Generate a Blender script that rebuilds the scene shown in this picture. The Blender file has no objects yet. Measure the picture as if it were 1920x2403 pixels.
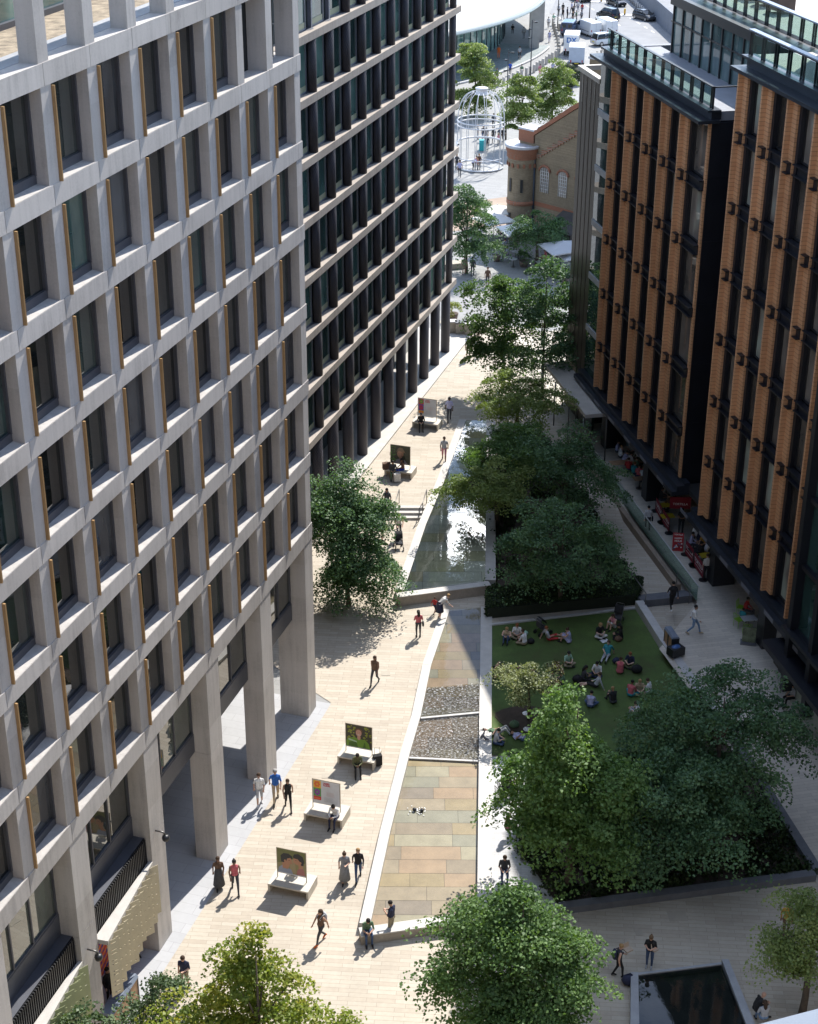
import bpy, bmesh, math, random
import numpy as np
from mathutils import Vector, Matrix, Euler
R = math.radians
rnd = random.Random(7)
S = bpy.context.scene
COL = S.collection

# ------------------------------------------------------------------ survey
# The place was measured from the photograph (1920 x 2403): ground slope,
# facade planes and storey heights.  at() intersects a sight line with a level.
FPX, PITCH, ROLL, H = 3841.3, R(26.574), R(-0.28), 46.2
CX, CY = 960.0, 1201.5
def ray(x, y):
    u = (x-CX)/FPX; v = (y-CY)/FPX
    c, s = math.cos(ROLL), math.sin(ROLL)
    u, v = c*u-s*v, s*u+c*v
    cp, sp = math.cos(PITCH), math.sin(PITCH)
    return Vector((u, cp-v*sp, -(sp+v*cp)))
def at(x, y, z):
    d = ray(x, y); t = (z-H)/d.z
    return Vector((d.x*t, d.y*t, z))
def gz(y):
    """ground level: rises gently away from the near end, three steps up at 90.6 m"""
    if y < 56: return 0.0
    if y < 77: return .3*(y-56)/21
    if y < 90.6: return .3
    if y < 91.8: return .3+.45*(y-90.6)/1.2
    return .75
def tz(y):
    """level of the raised terrace in front of the brown building"""
    if y < 60: return .05
    if y < 74: return .05+.7*(y-60)/14
    return .75
def G(x, y, f=gz, dz=0.0):
    z = 0.0
    for _ in range(14):
        p = at(x, y, z+dz); z = f(p.y)
    return at(x, y, z+dz)
def T(x, y, dz=0.0): return G(x, y, tz, dz)

# ------------------------------------------------------------------ objects
def tag(o, label=None, cat=None, group=None, kind=None):
    if label: o['label'] = label
    if cat: o['category'] = cat
    if group: o['group'] = group
    if kind: o['kind'] = kind
    return o
def empty(name, loc=(0,0,0), rz=0.0, label=None, cat=None, group=None):
    o = bpy.data.objects.new(name, None); COL.objects.link(o)
    o.location = loc; o.rotation_euler = (0,0,rz); o.empty_display_size = .2
    return tag(o, label, cat, group)
def link(name, me, parent=None, loc=(0,0,0), rot=(0,0,0), scale=None):
    o = bpy.data.objects.new(name, me); COL.objects.link(o)
    o.location = loc; o.rotation_euler = rot
    if scale is not None: o.scale = (scale,)*3 if not hasattr(scale,'__len__') else scale
    if parent is not None: o.parent = parent
    return o
KIDS = {}
def children(o): return [c for c in bpy.data.objects if c.parent == o]
def copy_tree(o, loc=None, rz=None, label=None, parent=None, kids=None):
    c = o.copy(); COL.objects.link(c)
    if parent is not None: c.parent = parent
    if loc is not None: c.location = loc
    if rz is not None: c.rotation_euler = (0,0,rz)
    if label: c['label'] = label
    for ch in o.children: copy_tree(ch, parent=c)
    return c

class MB:
    """collects shapes and links them as one mesh object"""
    def __init__(s): s.v=[]; s.f=[]; s.m=[]; s.sm=[]
    def add(s, vs, fs, mi=0, smooth=False):
        b = len(s.v); s.v.extend([tuple(p) for p in vs])
        for f in fs: s.f.append(tuple(b+i for i in f)); s.m.append(mi); s.sm.append(smooth)
    def box(s, x0,x1,y0,y1,z0,z1, mi=0):
        if x0>x1: x0,x1=x1,x0
        if y0>y1: y0,y1=y1,y0
        if z0>z1: z0,z1=z1,z0
        s.add([(x0,y0,z0),(x1,y0,z0),(x1,y1,z0),(x0,y1,z0),(x0,y0,z1),(x1,y0,z1),(x1,y1,z1),(x0,y1,z1)],
              [(0,3,2,1),(4,5,6,7),(0,1,5,4),(1,2,6,5),(2,3,7,6),(3,0,4,7)], mi)
    def obox(s, c, sx, sy, sz, rz=0, mi=0, tilt=0):
        m = Matrix.Translation(c) @ Matrix.Rotation(rz,4,'Z') @ Matrix.Rotation(tilt,4,'X')
        vs = [m @ Vector((x*sx/2,y*sy/2,z*sz/2)) for z in(-1,1) for x,y in((-1,-1),(1,-1),(1,1),(-1,1))]
        s.add(vs, [(0,3,2,1),(4,5,6,7),(0,1,5,4),(1,2,6,5),(2,3,7,6),(3,0,4,7)], mi)
    def quad(s, a,b,c,d, mi=0): s.add([a,b,c,d],[(0,1,2,3)],mi)
    def prism(s, poly, z0, z1, mi=0):
        """poly: list of (x,y); z0,z1 numbers or functions of (x,y)"""
        n = len(poly)
        ar = sum(poly[i][0]*poly[(i+1)%n][1]-poly[(i+1)%n][0]*poly[i][1] for i in range(n))
        if ar < 0: poly = poly[::-1]
        f0 = z0 if callable(z0) else (lambda x,y: z0); f1 = z1 if callable(z1) else (lambda x,y: z1)
        vs = [(x,y,f0(x,y)) for x,y in poly]+[(x,y,f1(x,y)) for x,y in poly]
        s.add(vs, [tuple(range(n-1,-1,-1)), tuple(range(n,2*n))]+[(i,(i+1)%n,n+(i+1)%n,n+i) for i in range(n)], mi)
    def tube(s, pts, r, n=8, mi=0, cap=True, smooth=True):
        pts = [Vector(p) for p in pts]; rs = r if hasattr(r,'__len__') else [r]*len(pts)
        vs=[]; prev=None
        for i,p in enumerate(pts):
            d = (pts[min(i+1,len(pts)-1)]-pts[max(i-1,0)])
            d = d.normalized() if d.length>1e-9 else Vector((0,0,1))
            a = prev if prev is not None else (Vector((0,0,1)) if abs(d.z)<.9 else Vector((1,0,0)))
            u = (a - d*a.dot(d)); u = u.normalized() if u.length>1e-6 else d.orthogonal().normalized()
            prev = u; w = d.cross(u)
            for k in range(n):
                t = 2*math.pi*k/n; vs.append(p+(u*math.cos(t)+w*math.sin(t))*rs[i])
        fs = [(i*n+k, i*n+(k+1)%n, (i+1)*n+(k+1)%n, (i+1)*n+k) for i in range(len(pts)-1) for k in range(n)]
        s.add(vs, fs, mi, smooth)
        if cap:
            b=len(s.v)-len(vs)
            s.f.append(tuple(b+k for k in range(n-1,-1,-1))); s.m.append(mi); s.sm.append(False)
            s.f.append(tuple(b+(len(pts)-1)*n+k for k in range(n))); s.m.append(mi); s.sm.append(False)
    def cyl(s, x,y,z0,z1,r,n=16,mi=0,r1=None): s.tube([(x,y,z0),(x,y,z1)],[r,r if r1 is None else r1],n,mi)
    def lathe(s, prof, n=24, mi=0, c=(0,0,0), smooth=True, a0=0, a1=2*math.pi):
        """prof: list of (r,z)"""
        full = abs(a1-a0-2*math.pi)<1e-6; m = n if full else n+1
        vs=[(c[0]+r*math.cos(a0+(a1-a0)*k/n), c[1]+r*math.sin(a0+(a1-a0)*k/n), c[2]+z) for r,z in prof for k in range(m)]
        fs=[]
        for i in range(len(prof)-1):
            for k in range(n):
                k2=(k+1)%m
                fs.append((i*m+k, i*m+k2, (i+1)*m+k2, (i+1)*m+k))
        s.add(vs,fs,mi,smooth)
    def ball(s, c, rx, ry=None, rz=None, n=10, mi=0):
        ry = rx if ry is None else ry; rz = rx if rz is None else rz
        vs=[];fs=[]; h=n//2+1
        for i in range(h+1):
            t=math.pi*i/h
            for k in range(n):
                a=2*math.pi*k/n; vs.append((c[0]+rx*math.sin(t)*math.cos(a),c[1]+ry*math.sin(t)*math.sin(a),c[2]+rz*math.cos(t)))
        for i in range(h):
            for k in range(n): fs.append((i*n+k,(i+1)*n+k,(i+1)*n+(k+1)%n,i*n+(k+1)%n))
        s.add(vs,fs,mi,True)
    def sheet(s, poly, f, dz=0.0, cuts=(), mi=0):
        """polygon laid on the ground profile f(y), cut where the profile bends"""
        bm = bmesh.new(); bm.faces.new([bm.verts.new((p[0],p[1],0)) for p in poly])
        for y in cuts:
            bmesh.ops.bisect_plane(bm, geom=bm.verts[:]+bm.edges[:]+bm.faces[:], plane_co=(0,y,0), plane_no=(0,1,0))
        bmesh.ops.triangulate(bm, faces=bm.faces[:])
        bm.normal_update()
        for fc in bm.faces:
            if fc.normal.z<0: fc.normal_flip()
        bm.verts.index_update()
        s.add([(v.co.x,v.co.y,f(v.co.y)+dz) for v in bm.verts],[tuple(v.index for v in fc.verts) for fc in bm.faces],mi)
        bm.free()
    def mesh(s, name, mats):
        me = bpy.data.meshes.new(name); me.from_pydata(s.v,[],s.f)
        mats = mats if isinstance(mats,(list,tuple)) else [mats]
        for m in mats: me.materials.append(m)
        me.polygons.foreach_set('material_index', s.m); me.polygons.foreach_set('use_smooth', s.sm)
        me.update(); return me
    def build(s, name, mats, parent=None, loc=(0,0,0), rot=(0,0,0)):
        return link(name, s.mesh(name,mats), parent, loc, rot)

# ------------------------------------------------------------------ materials
class NT:
    def __init__(s, name):
        s.m = bpy.data.materials.new(name); s.m.use_nodes=True; s.t=s.m.node_tree; s.t.nodes.clear()
        s.out=s.n('ShaderNodeOutputMaterial')
    def n(s, t, **kw):
        o=s.t.nodes.new(t)
        for k,v in kw.items():
            if k.startswith('i_'):
                key=k[2:].replace('_',' '); o.inputs[int(key) if key.isdigit() else key].default_value=v
            else: setattr(o,k,v)
        return o
    def l(s,a,b): s.t.links.new(a,b)
    def pos(s): return s.n('ShaderNodeNewGeometry').outputs['Position']
    def noise(s, vec, scale, detail=3, rough=.55):
        o=s.n('ShaderNodeTexNoise'); o.inputs['Scale'].default_value=scale; o.inputs['Detail'].default_value=detail; o.inputs['Roughness'].default_value=rough
        s.l(vec,o.inputs['Vector']); return o.outputs['Fac']
    def ramp(s, fac, stops):
        o=s.n('ShaderNodeValToRGB'); e=o.color_ramp.elements
        while len(e)<len(stops): e.new(.5)
        for i,(p,c) in enumerate(stops): e[i].position=p; e[i].color=(*c,1) if len(c)==3 else c
        s.l(fac,o.inputs['Fac']); return o.outputs['Color']
    def mix(s, fac, a, b, mode='MIX'):
        o=s.n('ShaderNodeMix', data_type='RGBA', blend_type=mode)
        for i,val in ((0,fac),(6,a),(7,b)):
            if hasattr(val,'is_output'): s.l(val,o.inputs[i])
            else: o.inputs[i].default_value = val if i==0 else (*val,1)
        return o.outputs[2]
    def math(s, op, a, b=0.0):
        o=s.n('ShaderNodeMath', operation=op)
        for i,v in ((0,a),(1,b)):
            if hasattr(v,'is_output'): s.l(v,o.inputs[i])
            else: o.inputs[i].default_value=v
        return o.outputs[0]
    def bsdf(s, col, rough=.6, metal=0, bump=None, bstr=.3, bdist=.02, **kw):
        p=s.n('ShaderNodeBsdfPrincipled')
        if hasattr(col,'is_output'): s.l(col,p.inputs['Base Color'])
        else: p.inputs['Base Color'].default_value=(*col,1)
        if hasattr(rough,'is_output'): s.l(rough,p.inputs['Roughness'])
        else: p.inputs['Roughness'].default_value=rough
        p.inputs['Metallic'].default_value=metal
        for k,v in kw.items(): p.inputs[k.replace('_',' ')].default_value=v
        if bump is not None:
            b=s.n('ShaderNodeBump'); b.inputs['Strength'].default_value=bstr; b.inputs['Distance'].default_value=bdist
            s.l(bump,b.inputs['Height']); s.l(b.outputs[0],p.inputs['Normal'])
        s.l(p.outputs[0],s.out.inputs[0]); return p
MATS={}
def plain(name, col, rough=.6, metal=0, var=.12, scale=1.5, **kw):
    """one colour with weathering that varies over the surface"""
    if name in MATS: return MATS[name]
    t=NT(name); v=t.pos()
    a=t.noise(v,scale,5); b=t.noise(v,scale*9,2)
    k=t.math('ADD',t.math('MULTIPLY',a,.7),t.math('MULTIPLY',b,.3))
    lo=tuple(max(0,c*(1-var*1.6)) for c in col); hi=tuple(min(1,c*(1+var*1.6)) for c in col)
    t.bsdf(t.ramp(k,[(.25,lo),(.75,hi)]),rough,metal,**kw)
    MATS[name]=t.m; return t.m
def flat(name, col, rough=.6, metal=0, **kw):
    if name in MATS: return MATS[name]
    t=NT(name); t.bsdf(col,rough,metal,**kw); MATS[name]=t.m; return t.m
def concrete(name, col, streak=.17, az=17.0, pw_=3.0, ph_=3.6645, z0_=10.71, s0_=64.71):
    """cast stone: cloudy tone, faint rain streaks under ledges, small pores"""
    t=NT(name); v=t.pos()
    mp=t.n('ShaderNodeMapping'); mp.inputs['Scale'].default_value=(3.2,3.2,.22); t.l(v,mp.inputs[0])
    st=t.noise(mp.outputs[0],1.6,4,.6); cl=t.noise(v,.55,5,.6); fi=t.noise(v,14,3,.6)
    k=t.math('ADD',t.math('ADD',t.math('MULTIPLY',st,.4),t.math('MULTIPLY',cl,.4)),t.math('MULTIPLY',fi,.2))
    c=t.ramp(k,[(.28,tuple(x*(1-streak*2.2) for x in col)),(.5,col),(.72,tuple(min(1,x*(1+streak)) for x in col))])
    # each cast panel its own tone
    sp=t.n('ShaderNodeSeparateXYZ'); t.l(v,sp.inputs[0])
    sc=t.math('ADD',t.math('MULTIPLY',sp.outputs[0],math.sin(R(az))),t.math('MULTIPLY',sp.outputs[1],math.cos(R(az))))
    cb=t.n('ShaderNodeCombineXYZ'); t.l(t.math('FLOOR',t.math('DIVIDE',t.math('SUBTRACT',sc,s0_),pw_)),cb.inputs[0]); t.l(t.math('FLOOR',t.math('DIVIDE',t.math('SUBTRACT',sp.outputs[2],z0_),ph_/2)),cb.inputs[1])
    wn=t.n('ShaderNodeTexWhiteNoise'); wn.noise_dimensions='3D'; t.l(cb.outputs[0],wn.inputs[0])
    c=t.mix(1.0,c,t.ramp(wn.outputs['Value'],[(0,(.88,.87,.86)),(.5,(.98,.98,.98)),(1,(1,1,1))]),'MULTIPLY')
    t.bsdf(c,.8,bump=fi,bstr=.12,bdist=.01); return t.m
def paving(name, c1, c2, mortar, bw, bh, rot=0, msize=.012, var=.35, stain=.25, rough=.75):
    """stone setts or planks in courses, each stone its own tone"""
    t=NT(name); v=t.pos()
    mp=t.n('ShaderNodeMapping'); mp.inputs['Rotation'].default_value=(0,0,rot); t.l(v,mp.inputs[0])
    b=t.n('ShaderNodeTexBrick'); b.offset=.37; b.inputs['Scale'].default_value=1; b.inputs['Mortar Size'].default_value=msize
    b.inputs['Brick Width'].default_value=bw; b.inputs['Row Height'].default_value=bh; b.inputs['Bias'].default_value=-.1
    b.inputs['Color1'].default_value=(*c1,1); b.inputs['Color2'].default_value=(*c2,1); b.inputs['Mortar'].default_value=(*mortar,1)
    t.l(mp.outputs[0],b.inputs['Vector'])
    cl=t.noise(v,.35,5,.65); fi=t.noise(v,5,4,.6)
    k=t.math('ADD',t.math('MULTIPLY',cl,.6),t.math('MULTIPLY',fi,.4))
    sh=t.ramp(k,[(.3,(1-stain,)*3),(.7,(1+0,)*3)])
    # occasional darker stones
    vo=t.n('ShaderNodeTexVoronoi'); vo.inputs['Scale'].default_value=1.1; t.l(mp.outputs[0],vo.inputs['Vector'])
    t.bsdf(t.mix(1.0,b.outputs['Color'],sh,'MULTIPLY'),rough,bump=b.outputs['Fac'],bstr=.25,bdist=-.004)
    MATS[name]=t.m; return t.m
def brickwall(name, c1, c2, mortar, bw=.24, bh=.085, ms=.012, rough=.85, stain=.4, bst=.4):
    t=NT(name); v=t.pos(); sp=t.n('ShaderNodeSeparateXYZ'); t.l(v,sp.inputs[0])
    cb=t.n('ShaderNodeCombineXYZ'); t.l(t.math('ADD',sp.outputs[0],sp.outputs[1]),cb.inputs[0]); t.l(sp.outputs[2],cb.inputs[1])
    b=t.n('ShaderNodeTexBrick'); b.inputs['Scale'].default_value=1; b.inputs['Mortar Size'].default_value=ms
    b.inputs['Brick Width'].default_value=bw; b.inputs['Row Height'].default_value=bh
    b.inputs['Color1'].default_value=(*c1,1); b.inputs['Color2'].default_value=(*c2,1); b.inputs['Mortar'].default_value=(*mortar,1)
    t.l(cb.outputs[0],b.inputs['Vector'])
    cl=t.noise(v,.5,5,.65); fi=t.noise(v,6,4,.7)
    k=t.math('ADD',t.math('MULTIPLY',cl,.5),t.math('MULTIPLY',fi,.5))
    sh=t.ramp(k,[(.3,(1-stain,)*3),(.7,(1.0,)*3)])
    oi=t.n('ShaderNodeObjectInfo'); sh=t.mix(1.0,sh,t.ramp(oi.outputs['Random'],[(0,(.86,.84,.82)),(1,(1.0,1.0,1.0))]),'MULTIPLY')
    t.bsdf(t.mix(1.0,b.outputs['Color'],sh,'MULTIPLY'),rough,bump=b.outputs['Fac'],bstr=bst,bdist=-.006)
    MATS[name]=t.m; return t.m
def glass_pane(name, tint, ior=1.9, var=.6, light=(.18,.2,.16)):
    """office glazing: mirror-smooth outer face over a dim room, blinds and desks vary from pane to pane"""
    t=NT(name); v=t.pos(); oi=t.n('ShaderNodeObjectInfo')
    mp=t.n('ShaderNodeMapping'); mp.inputs['Scale'].default_value=(.9,.9,.5); t.l(v,mp.inputs[0])
    a=t.noise(mp.outputs[0],.8,2); k=t.math('ADD',t.math('MULTIPLY',a,.55),t.math('MULTIPLY',oi.outputs['Random'],.45))
    c=t.ramp(k,[(.30,tuple(x*.35 for x in tint)),(.48,tint),(.62,tuple(x*(1+var) for x in tint)),(.74,light)])
    w=t.noise(v,.7,1)
    t.bsdf(c,.015,bump=w,bstr=.03,bdist=.05,IOR=ior); return t.m
def fresnel(t, ior):
    # both faces of a thin sheet mirror alike
    fr=t.n('ShaderNodeFresnel'); ge=t.n('ShaderNodeNewGeometry'); mr=t.n('ShaderNodeMapRange')
    t.l(ge.outputs['Backfacing'],mr.inputs[0]); mr.inputs[3].default_value=ior; mr.inputs[4].default_value=1/ior; t.l(mr.outputs[0],fr.inputs[0]); return fr
def clear_glass(name, tint=(.75,.9,.86), refl=1.5, keep=.86):
    """see-through sheet: lets light through, mirrors at a glance"""
    t=NT(name); tr=t.n('ShaderNodeBsdfTransparent'); tr.inputs[0].default_value=(*[c*keep for c in tint],1)
    gl=t.n('ShaderNodeBsdfGlossy'); gl.inputs['Roughness'].default_value=.02
    fr=fresnel(t,refl)
    mx=t.n('ShaderNodeMixShader'); t.l(fr.outputs[0],mx.inputs[0]); t.l(tr.outputs[0],mx.inputs[1]); t.l(gl.outputs[0],mx.inputs[2])
    t.l(mx.outputs[0],t.out.inputs[0]); return t.m
def foliage(name, dark, mid, light, trans=.25):
    t=NT(name); v=t.pos(); a=t.noise(v,.7,3); b=t.noise(v,7,2)
    at_=t.n('ShaderNodeAttribute'); at_.attribute_name='tone'
    k=t.math('ADD',t.math('ADD',t.math('MULTIPLY',a,.3),t.math('MULTIPLY',b,.15)),t.math('MULTIPLY',at_.outputs['Fac'],.55))
    c=t.ramp(k,[(.25,dark),(.5,mid),(.78,light)])
    p=t.n('ShaderNodeBsdfPrincipled'); t.l(c,p.inputs['Base Color']); p.inputs['Roughness'].default_value=.5; p.inputs['Specular IOR Level'].default_value=.28
    tl=t.n('ShaderNodeBsdfTranslucent'); t.l(t.mix(1.0,c,(1.3,1.4,.5),'MULTIPLY'),tl.inputs[0])
    mx=t.n('ShaderNodeMixShader'); mx.inputs[0].default_value=trans; t.l(p.outputs[0],mx.inputs[1]); t.l(tl.outputs[0],mx.inputs[2])
    t.l(mx.outputs[0],t.out.inputs[0]); return t.m
def text_mesh(body, size, extrude=.004, align='CENTER', spacing=1.0, bold=0.0):
    cu=bpy.data.curves.new('lettering','FONT'); cu.body=body; cu.size=size; cu.extrude=extrude; cu.align_x=align; cu.align_y='CENTER'
    cu.space_character=spacing; cu.offset=bold
    tmp=bpy.data.objects.new('lettering',cu); COL.objects.link(tmp)
    dg=bpy.context.evaluated_depsgraph_get(); me=bpy.data.meshes.new_from_object(tmp.evaluated_get(dg))
    bpy.data.objects.remove(tmp); return me

# ------------------------------------------------------------------ camera, sun, sky
cam=bpy.data.cameras.new('camera'); co=bpy.data.objects.new('camera',cam); COL.objects.link(co)
cam.sensor_fit='HORIZONTAL'; cam.sensor_width=36; cam.lens=36*FPX/1920; cam.clip_start=.3; cam.clip_end=3000
co.matrix_world = Matrix.Translation((0,0,H)) @ Matrix.Rotation(R(90)-PITCH,4,'X') @ Matrix.Rotation(-ROLL,4,'Z')
S.camera=co
SUN_AZ, SUN_EL = R(26.5), R(49.0)
su=bpy.data.lights.new('sun','SUN'); su.energy=5.0; su.angle=R(.53); su.color=(1,.95,.87)
so=bpy.data.objects.new('sun',su); COL.objects.link(so); so.location=(60,120,90)
sd=Vector((math.sin(SUN_AZ)*math.cos(SUN_EL), math.cos(SUN_AZ)*math.cos(SUN_EL), math.sin(SUN_EL)))
so.rotation_euler=sd.to_track_quat('Z','Y').to_euler()
w=bpy.data.worlds.new('World'); S.world=w; w.use_nodes=True; nt=w.node_tree; nt.nodes.clear()
sky=nt.nodes.new('ShaderNodeTexSky'); sky.sky_type='NISHITA'; sky.sun_disc=False
sky.sun_elevation=SUN_EL; sky.sun_rotation=SUN_AZ; sky.air_density=1.0; sky.dust_density=.15; sky.ozone_density=3.5
tc=nt.nodes.new('ShaderNodeTexCoord'); mp=nt.nodes.new('ShaderNodeMapping'); mp.inputs['Scale'].default_value=(1,1,2.6)
nz=nt.nodes.new('ShaderNodeTexNoise'); nz.inputs['Scale'].default_value=2.3; nz.inputs['Detail'].default_value=6; nz.inputs['Roughness'].default_value=.55
cr=nt.nodes.new('ShaderNodeValToRGB'); cr.color_ramp.elements[0].position=.52; cr.color_ramp.elements[1].position=.66
mx=nt.nodes.new('ShaderNodeMix'); mx.data_type='RGBA'; mx.inputs[7].default_value=(13,14.6,17.5,1)
bg=nt.nodes.new('ShaderNodeBackground'); bg.inputs[1].default_value=.15; wo=nt.nodes.new('ShaderNodeOutputWorld')
for a,b in ((tc.outputs['Generated'],mp.inputs[0]),(mp.outputs[0],nz.inputs['Vector']),(nz.outputs['Fac'],cr.inputs[0]),(cr.outputs[0],mx.inputs[0]),
            (sky.outputs[0],mx.inputs[6]),(mx.outputs[2],bg.inputs[0]),(bg.outputs[0],wo.inputs[0])): nt.links.new(a,b)
# one bright cloud bank low over the far roofs, mirrored in the upper pool
sp=nt.nodes.new('ShaderNodeSeparateXYZ'); nt.links.new(tc.outputs['Generated'],sp.inputs[0])
def wm(op,a,b,c=None):
    o=nt.nodes.new('ShaderNodeMath'); o.operation=op
    for i,v in ((0,a),(1,b),(2,c)):
        if v is None: continue
        if hasattr(v,'is_output'): nt.links.new(v,o.inputs[i])
        else: o.inputs[i].default_value=v
    return o.outputs[0]
n2=nt.nodes.new('ShaderNodeTexNoise'); n2.inputs['Scale'].default_value=22; n2.inputs['Detail'].default_value=4; nt.links.new(tc.outputs['Generated'],n2.inputs['Vector'])
el=wm('ADD',wm('ARCSINE',sp.outputs[2],0),wm('MULTIPLY',wm('SUBTRACT',n2.outputs['Fac'],.5),.05)); az=wm('ARCTAN2',sp.outputs[0],sp.outputs[1])
def band(v,c,h): return wm('LESS_THAN',wm('ABSOLUTE',wm('SUBTRACT',v,c),0),h)
bank=wm('MULTIPLY',wm('MAXIMUM',band(el,R(27.2),R(.85)),band(el,R(24.0),R(.35))),band(az,R(3),R(6)))
m2=nt.nodes.new('ShaderNodeMix'); m2.data_type='RGBA'; m2.inputs[7].default_value=(42,43,45,1); nt.links.new(bank,m2.inputs[0]); nt.links.new(mx.outputs[2],m2.inputs[6]); nt.links.new(m2.outputs[2],bg.inputs[0])
S.view_settings.view_transform='Standard'; S.view_settings.look='None'; S.view_settings.exposure=.66; S.view_settings.gamma=1
S.cycles.max_bounces=8; S.cycles.transparent_max_bounces=16; S.cycles.caustics_reflective=False; S.cycles.caustics_refractive=False
S.cycles.use_denoising=True
# ------------------------------------------------------------------ palette
M_beige=paving('beige stone planks',(.50,.445,.365),(.43,.37,.295),(.29,.25,.20),1.15,.235,R(4),.007,stain=.22)
M_beige2=paving('terrace stone planks',(.60,.54,.455),(.50,.45,.385),(.34,.30,.25),1.1,.22,R(-12),.006,stain=.2)
M_grey=paving('grey granite slabs',(.42,.425,.44),(.38,.385,.40),(.28,.28,.29),1.5,.6,R(17),.008,stain=.14)
M_cobble=paving('pale grey setts',(.55,.55,.55),(.44,.44,.45),(.36,.36,.36),.5,.16,R(3),.008,stain=.14)
M_boul=paving('pale boulevard paving',(.29,.29,.285),(.25,.25,.245),(.18,.18,.175),1.2,.4,R(20),.01,stain=.12)
M_brownroad=plain('brown resin road',(.34,.26,.20),.9,var=.12,scale=1)
M_asph=plain('asphalt',(.235,.24,.25),.85,var=.1,scale=.5)
M_white=plain('white road paint',(.78,.78,.77),.7,var=.06)
M_kerb=plain('granite kerb',(.47,.46,.45),.7,var=.1,scale=3)
M_dkerb=plain('dark granite kerb',(.115,.12,.135),.6,var=.15,scale=3)
M_rim=plain('pale stone coping',(.46,.44,.41),.6,var=.1,scale=2)
M_wallst=plain('pool wall stone',(.30,.265,.22),.75,var=.2,scale=1.2)
M_soil=plain('planting soil',(.055,.04,.03),.95,var=.3,scale=4)
M_bronze=plain('bronze metal',(.36,.225,.105),.5,.35,var=.12,scale=.8)
M_bronzedk=plain('brown metal panel',(.105,.075,.06),.5,.5,var=.15,scale=1)
M_frame=plain('grey metal window frame',(.10,.105,.125),.45,.5,var=.1)
M_frameD=flat('dark window frame',(.016,.017,.02),.4)
M_black=plain('black metal cladding',(.010,.011,.016),.42,.0,var=.25,scale=.6)
M_steel=plain('brushed steel',(.5,.5,.5),.35,.9,var=.08)
M_dsteel=plain('dark handrail steel',(.16,.155,.15),.4,.8,var=.08)
M_conc=concrete('cast stone of the office grid',(.47,.44,.415))
M_concB=concrete('beige cast stone bands',(.38,.33,.285))
M_gA=glass_pane('office window glass',(.020,.023,.021),2.1,.9,(.05,.065,.055)); M_gA2=glass_pane('office window with blind',(.085,.09,.095),1.9,.3,(.14,.15,.15)); M_gA3=glass_pane('office window greenish',(.025,.05,.045),2.3,.8,(.09,.14,.12))
M_gS=glass_pane('shopfront glass',(.03,.035,.03),2.6,.6,(.12,.14,.11))
M_gB=glass_pane('green tinted glass',(.03,.07,.062),2.1,1.0,(.14,.24,.20))
M_gC=glass_pane('brown reflecting glass',(.10,.088,.076),1.9,1.0,(.36,.41,.35))
M_gT=glass_pane('teal curtain glass',(.05,.11,.10),1.9,.8,(.28,.40,.35))
M_clear=clear_glass('clear balustrade glass')
def wetwater(name, murk, depth, bs=.12):
    """still water: clear with a greenish tone, mirrors the sky, small ripples"""
    t=NT(name); v=t.pos(); a=t.noise(v,1.6,3); b=t.noise(v,9,2)
    bu=t.n('ShaderNodeBump'); bu.inputs['Strength'].default_value=bs; bu.inputs['Distance'].default_value=.02
    t.l(t.math('ADD',t.math('MULTIPLY',a,.8),t.math('MULTIPLY',b,.2)),bu.inputs['Height'])
    tr=t.n('ShaderNodeBsdfTransparent'); tr.inputs[0].default_value=(*murk,1)
    gl=t.n('ShaderNodeBsdfGlossy'); gl.inputs['Roughness'].default_value=.015; t.l(bu.outputs[0],gl.inputs['Normal'])
    fr=t.n('ShaderNodeFresnel'); fr.inputs[0].default_value=depth; t.l(bu.outputs[0],fr.inputs['Normal'])
    mx=t.n('ShaderNodeMixShader'); t.l(fr.outputs[0],mx.inputs[0]); t.l(tr.outputs[0],mx.inputs[1]); t.l(gl.outputs[0],mx.inputs[2])
    t.l(mx.outputs[0],t.out.inputs[0]); return t.m
def rushing(name):
    """water running over a ledge: broken surface with foam and sparkle painted as white flecks"""
    t=NT(name); v=t.pos(); mp=t.n('ShaderNodeMapping'); mp.inputs['Scale'].default_value=(.7,1.5,1); t.l(v,mp.inputs[0])
    a=t.noise(mp.outputs[0],11.0,4,.65); bu=t.n('ShaderNodeBump'); bu.inputs['Strength'].default_value=1; bu.inputs['Distance'].default_value=.16
    t.l(a,bu.inputs['Height'])
    tr=t.n('ShaderNodeBsdfTransparent'); tr.inputs[0].default_value=(.86,.84,.78,1)
    gl=t.n('ShaderNodeBsdfGlossy'); gl.inputs['Roughness'].default_value=.12; t.l(bu.outputs[0],gl.inputs['Normal'])
    fr=t.n('ShaderNodeFresnel'); fr.inputs[0].default_value=1.5; t.l(bu.outputs[0],fr.inputs['Normal'])
    mx=t.n('ShaderNodeMixShader'); t.l(fr.outputs[0],mx.inputs[0]); t.l(tr.outputs[0],mx.inputs[1]); t.l(gl.outputs[0],mx.inputs[2])
    fo=t.n('ShaderNodeBsdfDiffuse'); fo.inputs[0].default_value=(.85,.86,.86,1)  # white for foam and for the ridges' sparkle, put in as colour
    m2=t.n('ShaderNodeMixShader'); t.l(t.ramp(a,[(.52,(0,0,0)),(.68,(.75,.75,.75))]),m2.inputs[0]); t.l(mx.outputs[0],m2.inputs[1]); t.l(fo.outputs[0],m2.inputs[2])
    t.l(m2.outputs[0],t.out.inputs[0]); return t.m
M_water=wetwater('still pool water',(.97,.97,.91),1.95)
M_waterL=wetwater('clear pool water',(.95,.95,.90),1.5)
M_water2=wetwater('thin film of water',(.93,.92,.86),1.33)
M_water3=wetwater('dark pool water',(.40,.44,.42),1.6,.05)
M_rush=rushing('running water')
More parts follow.
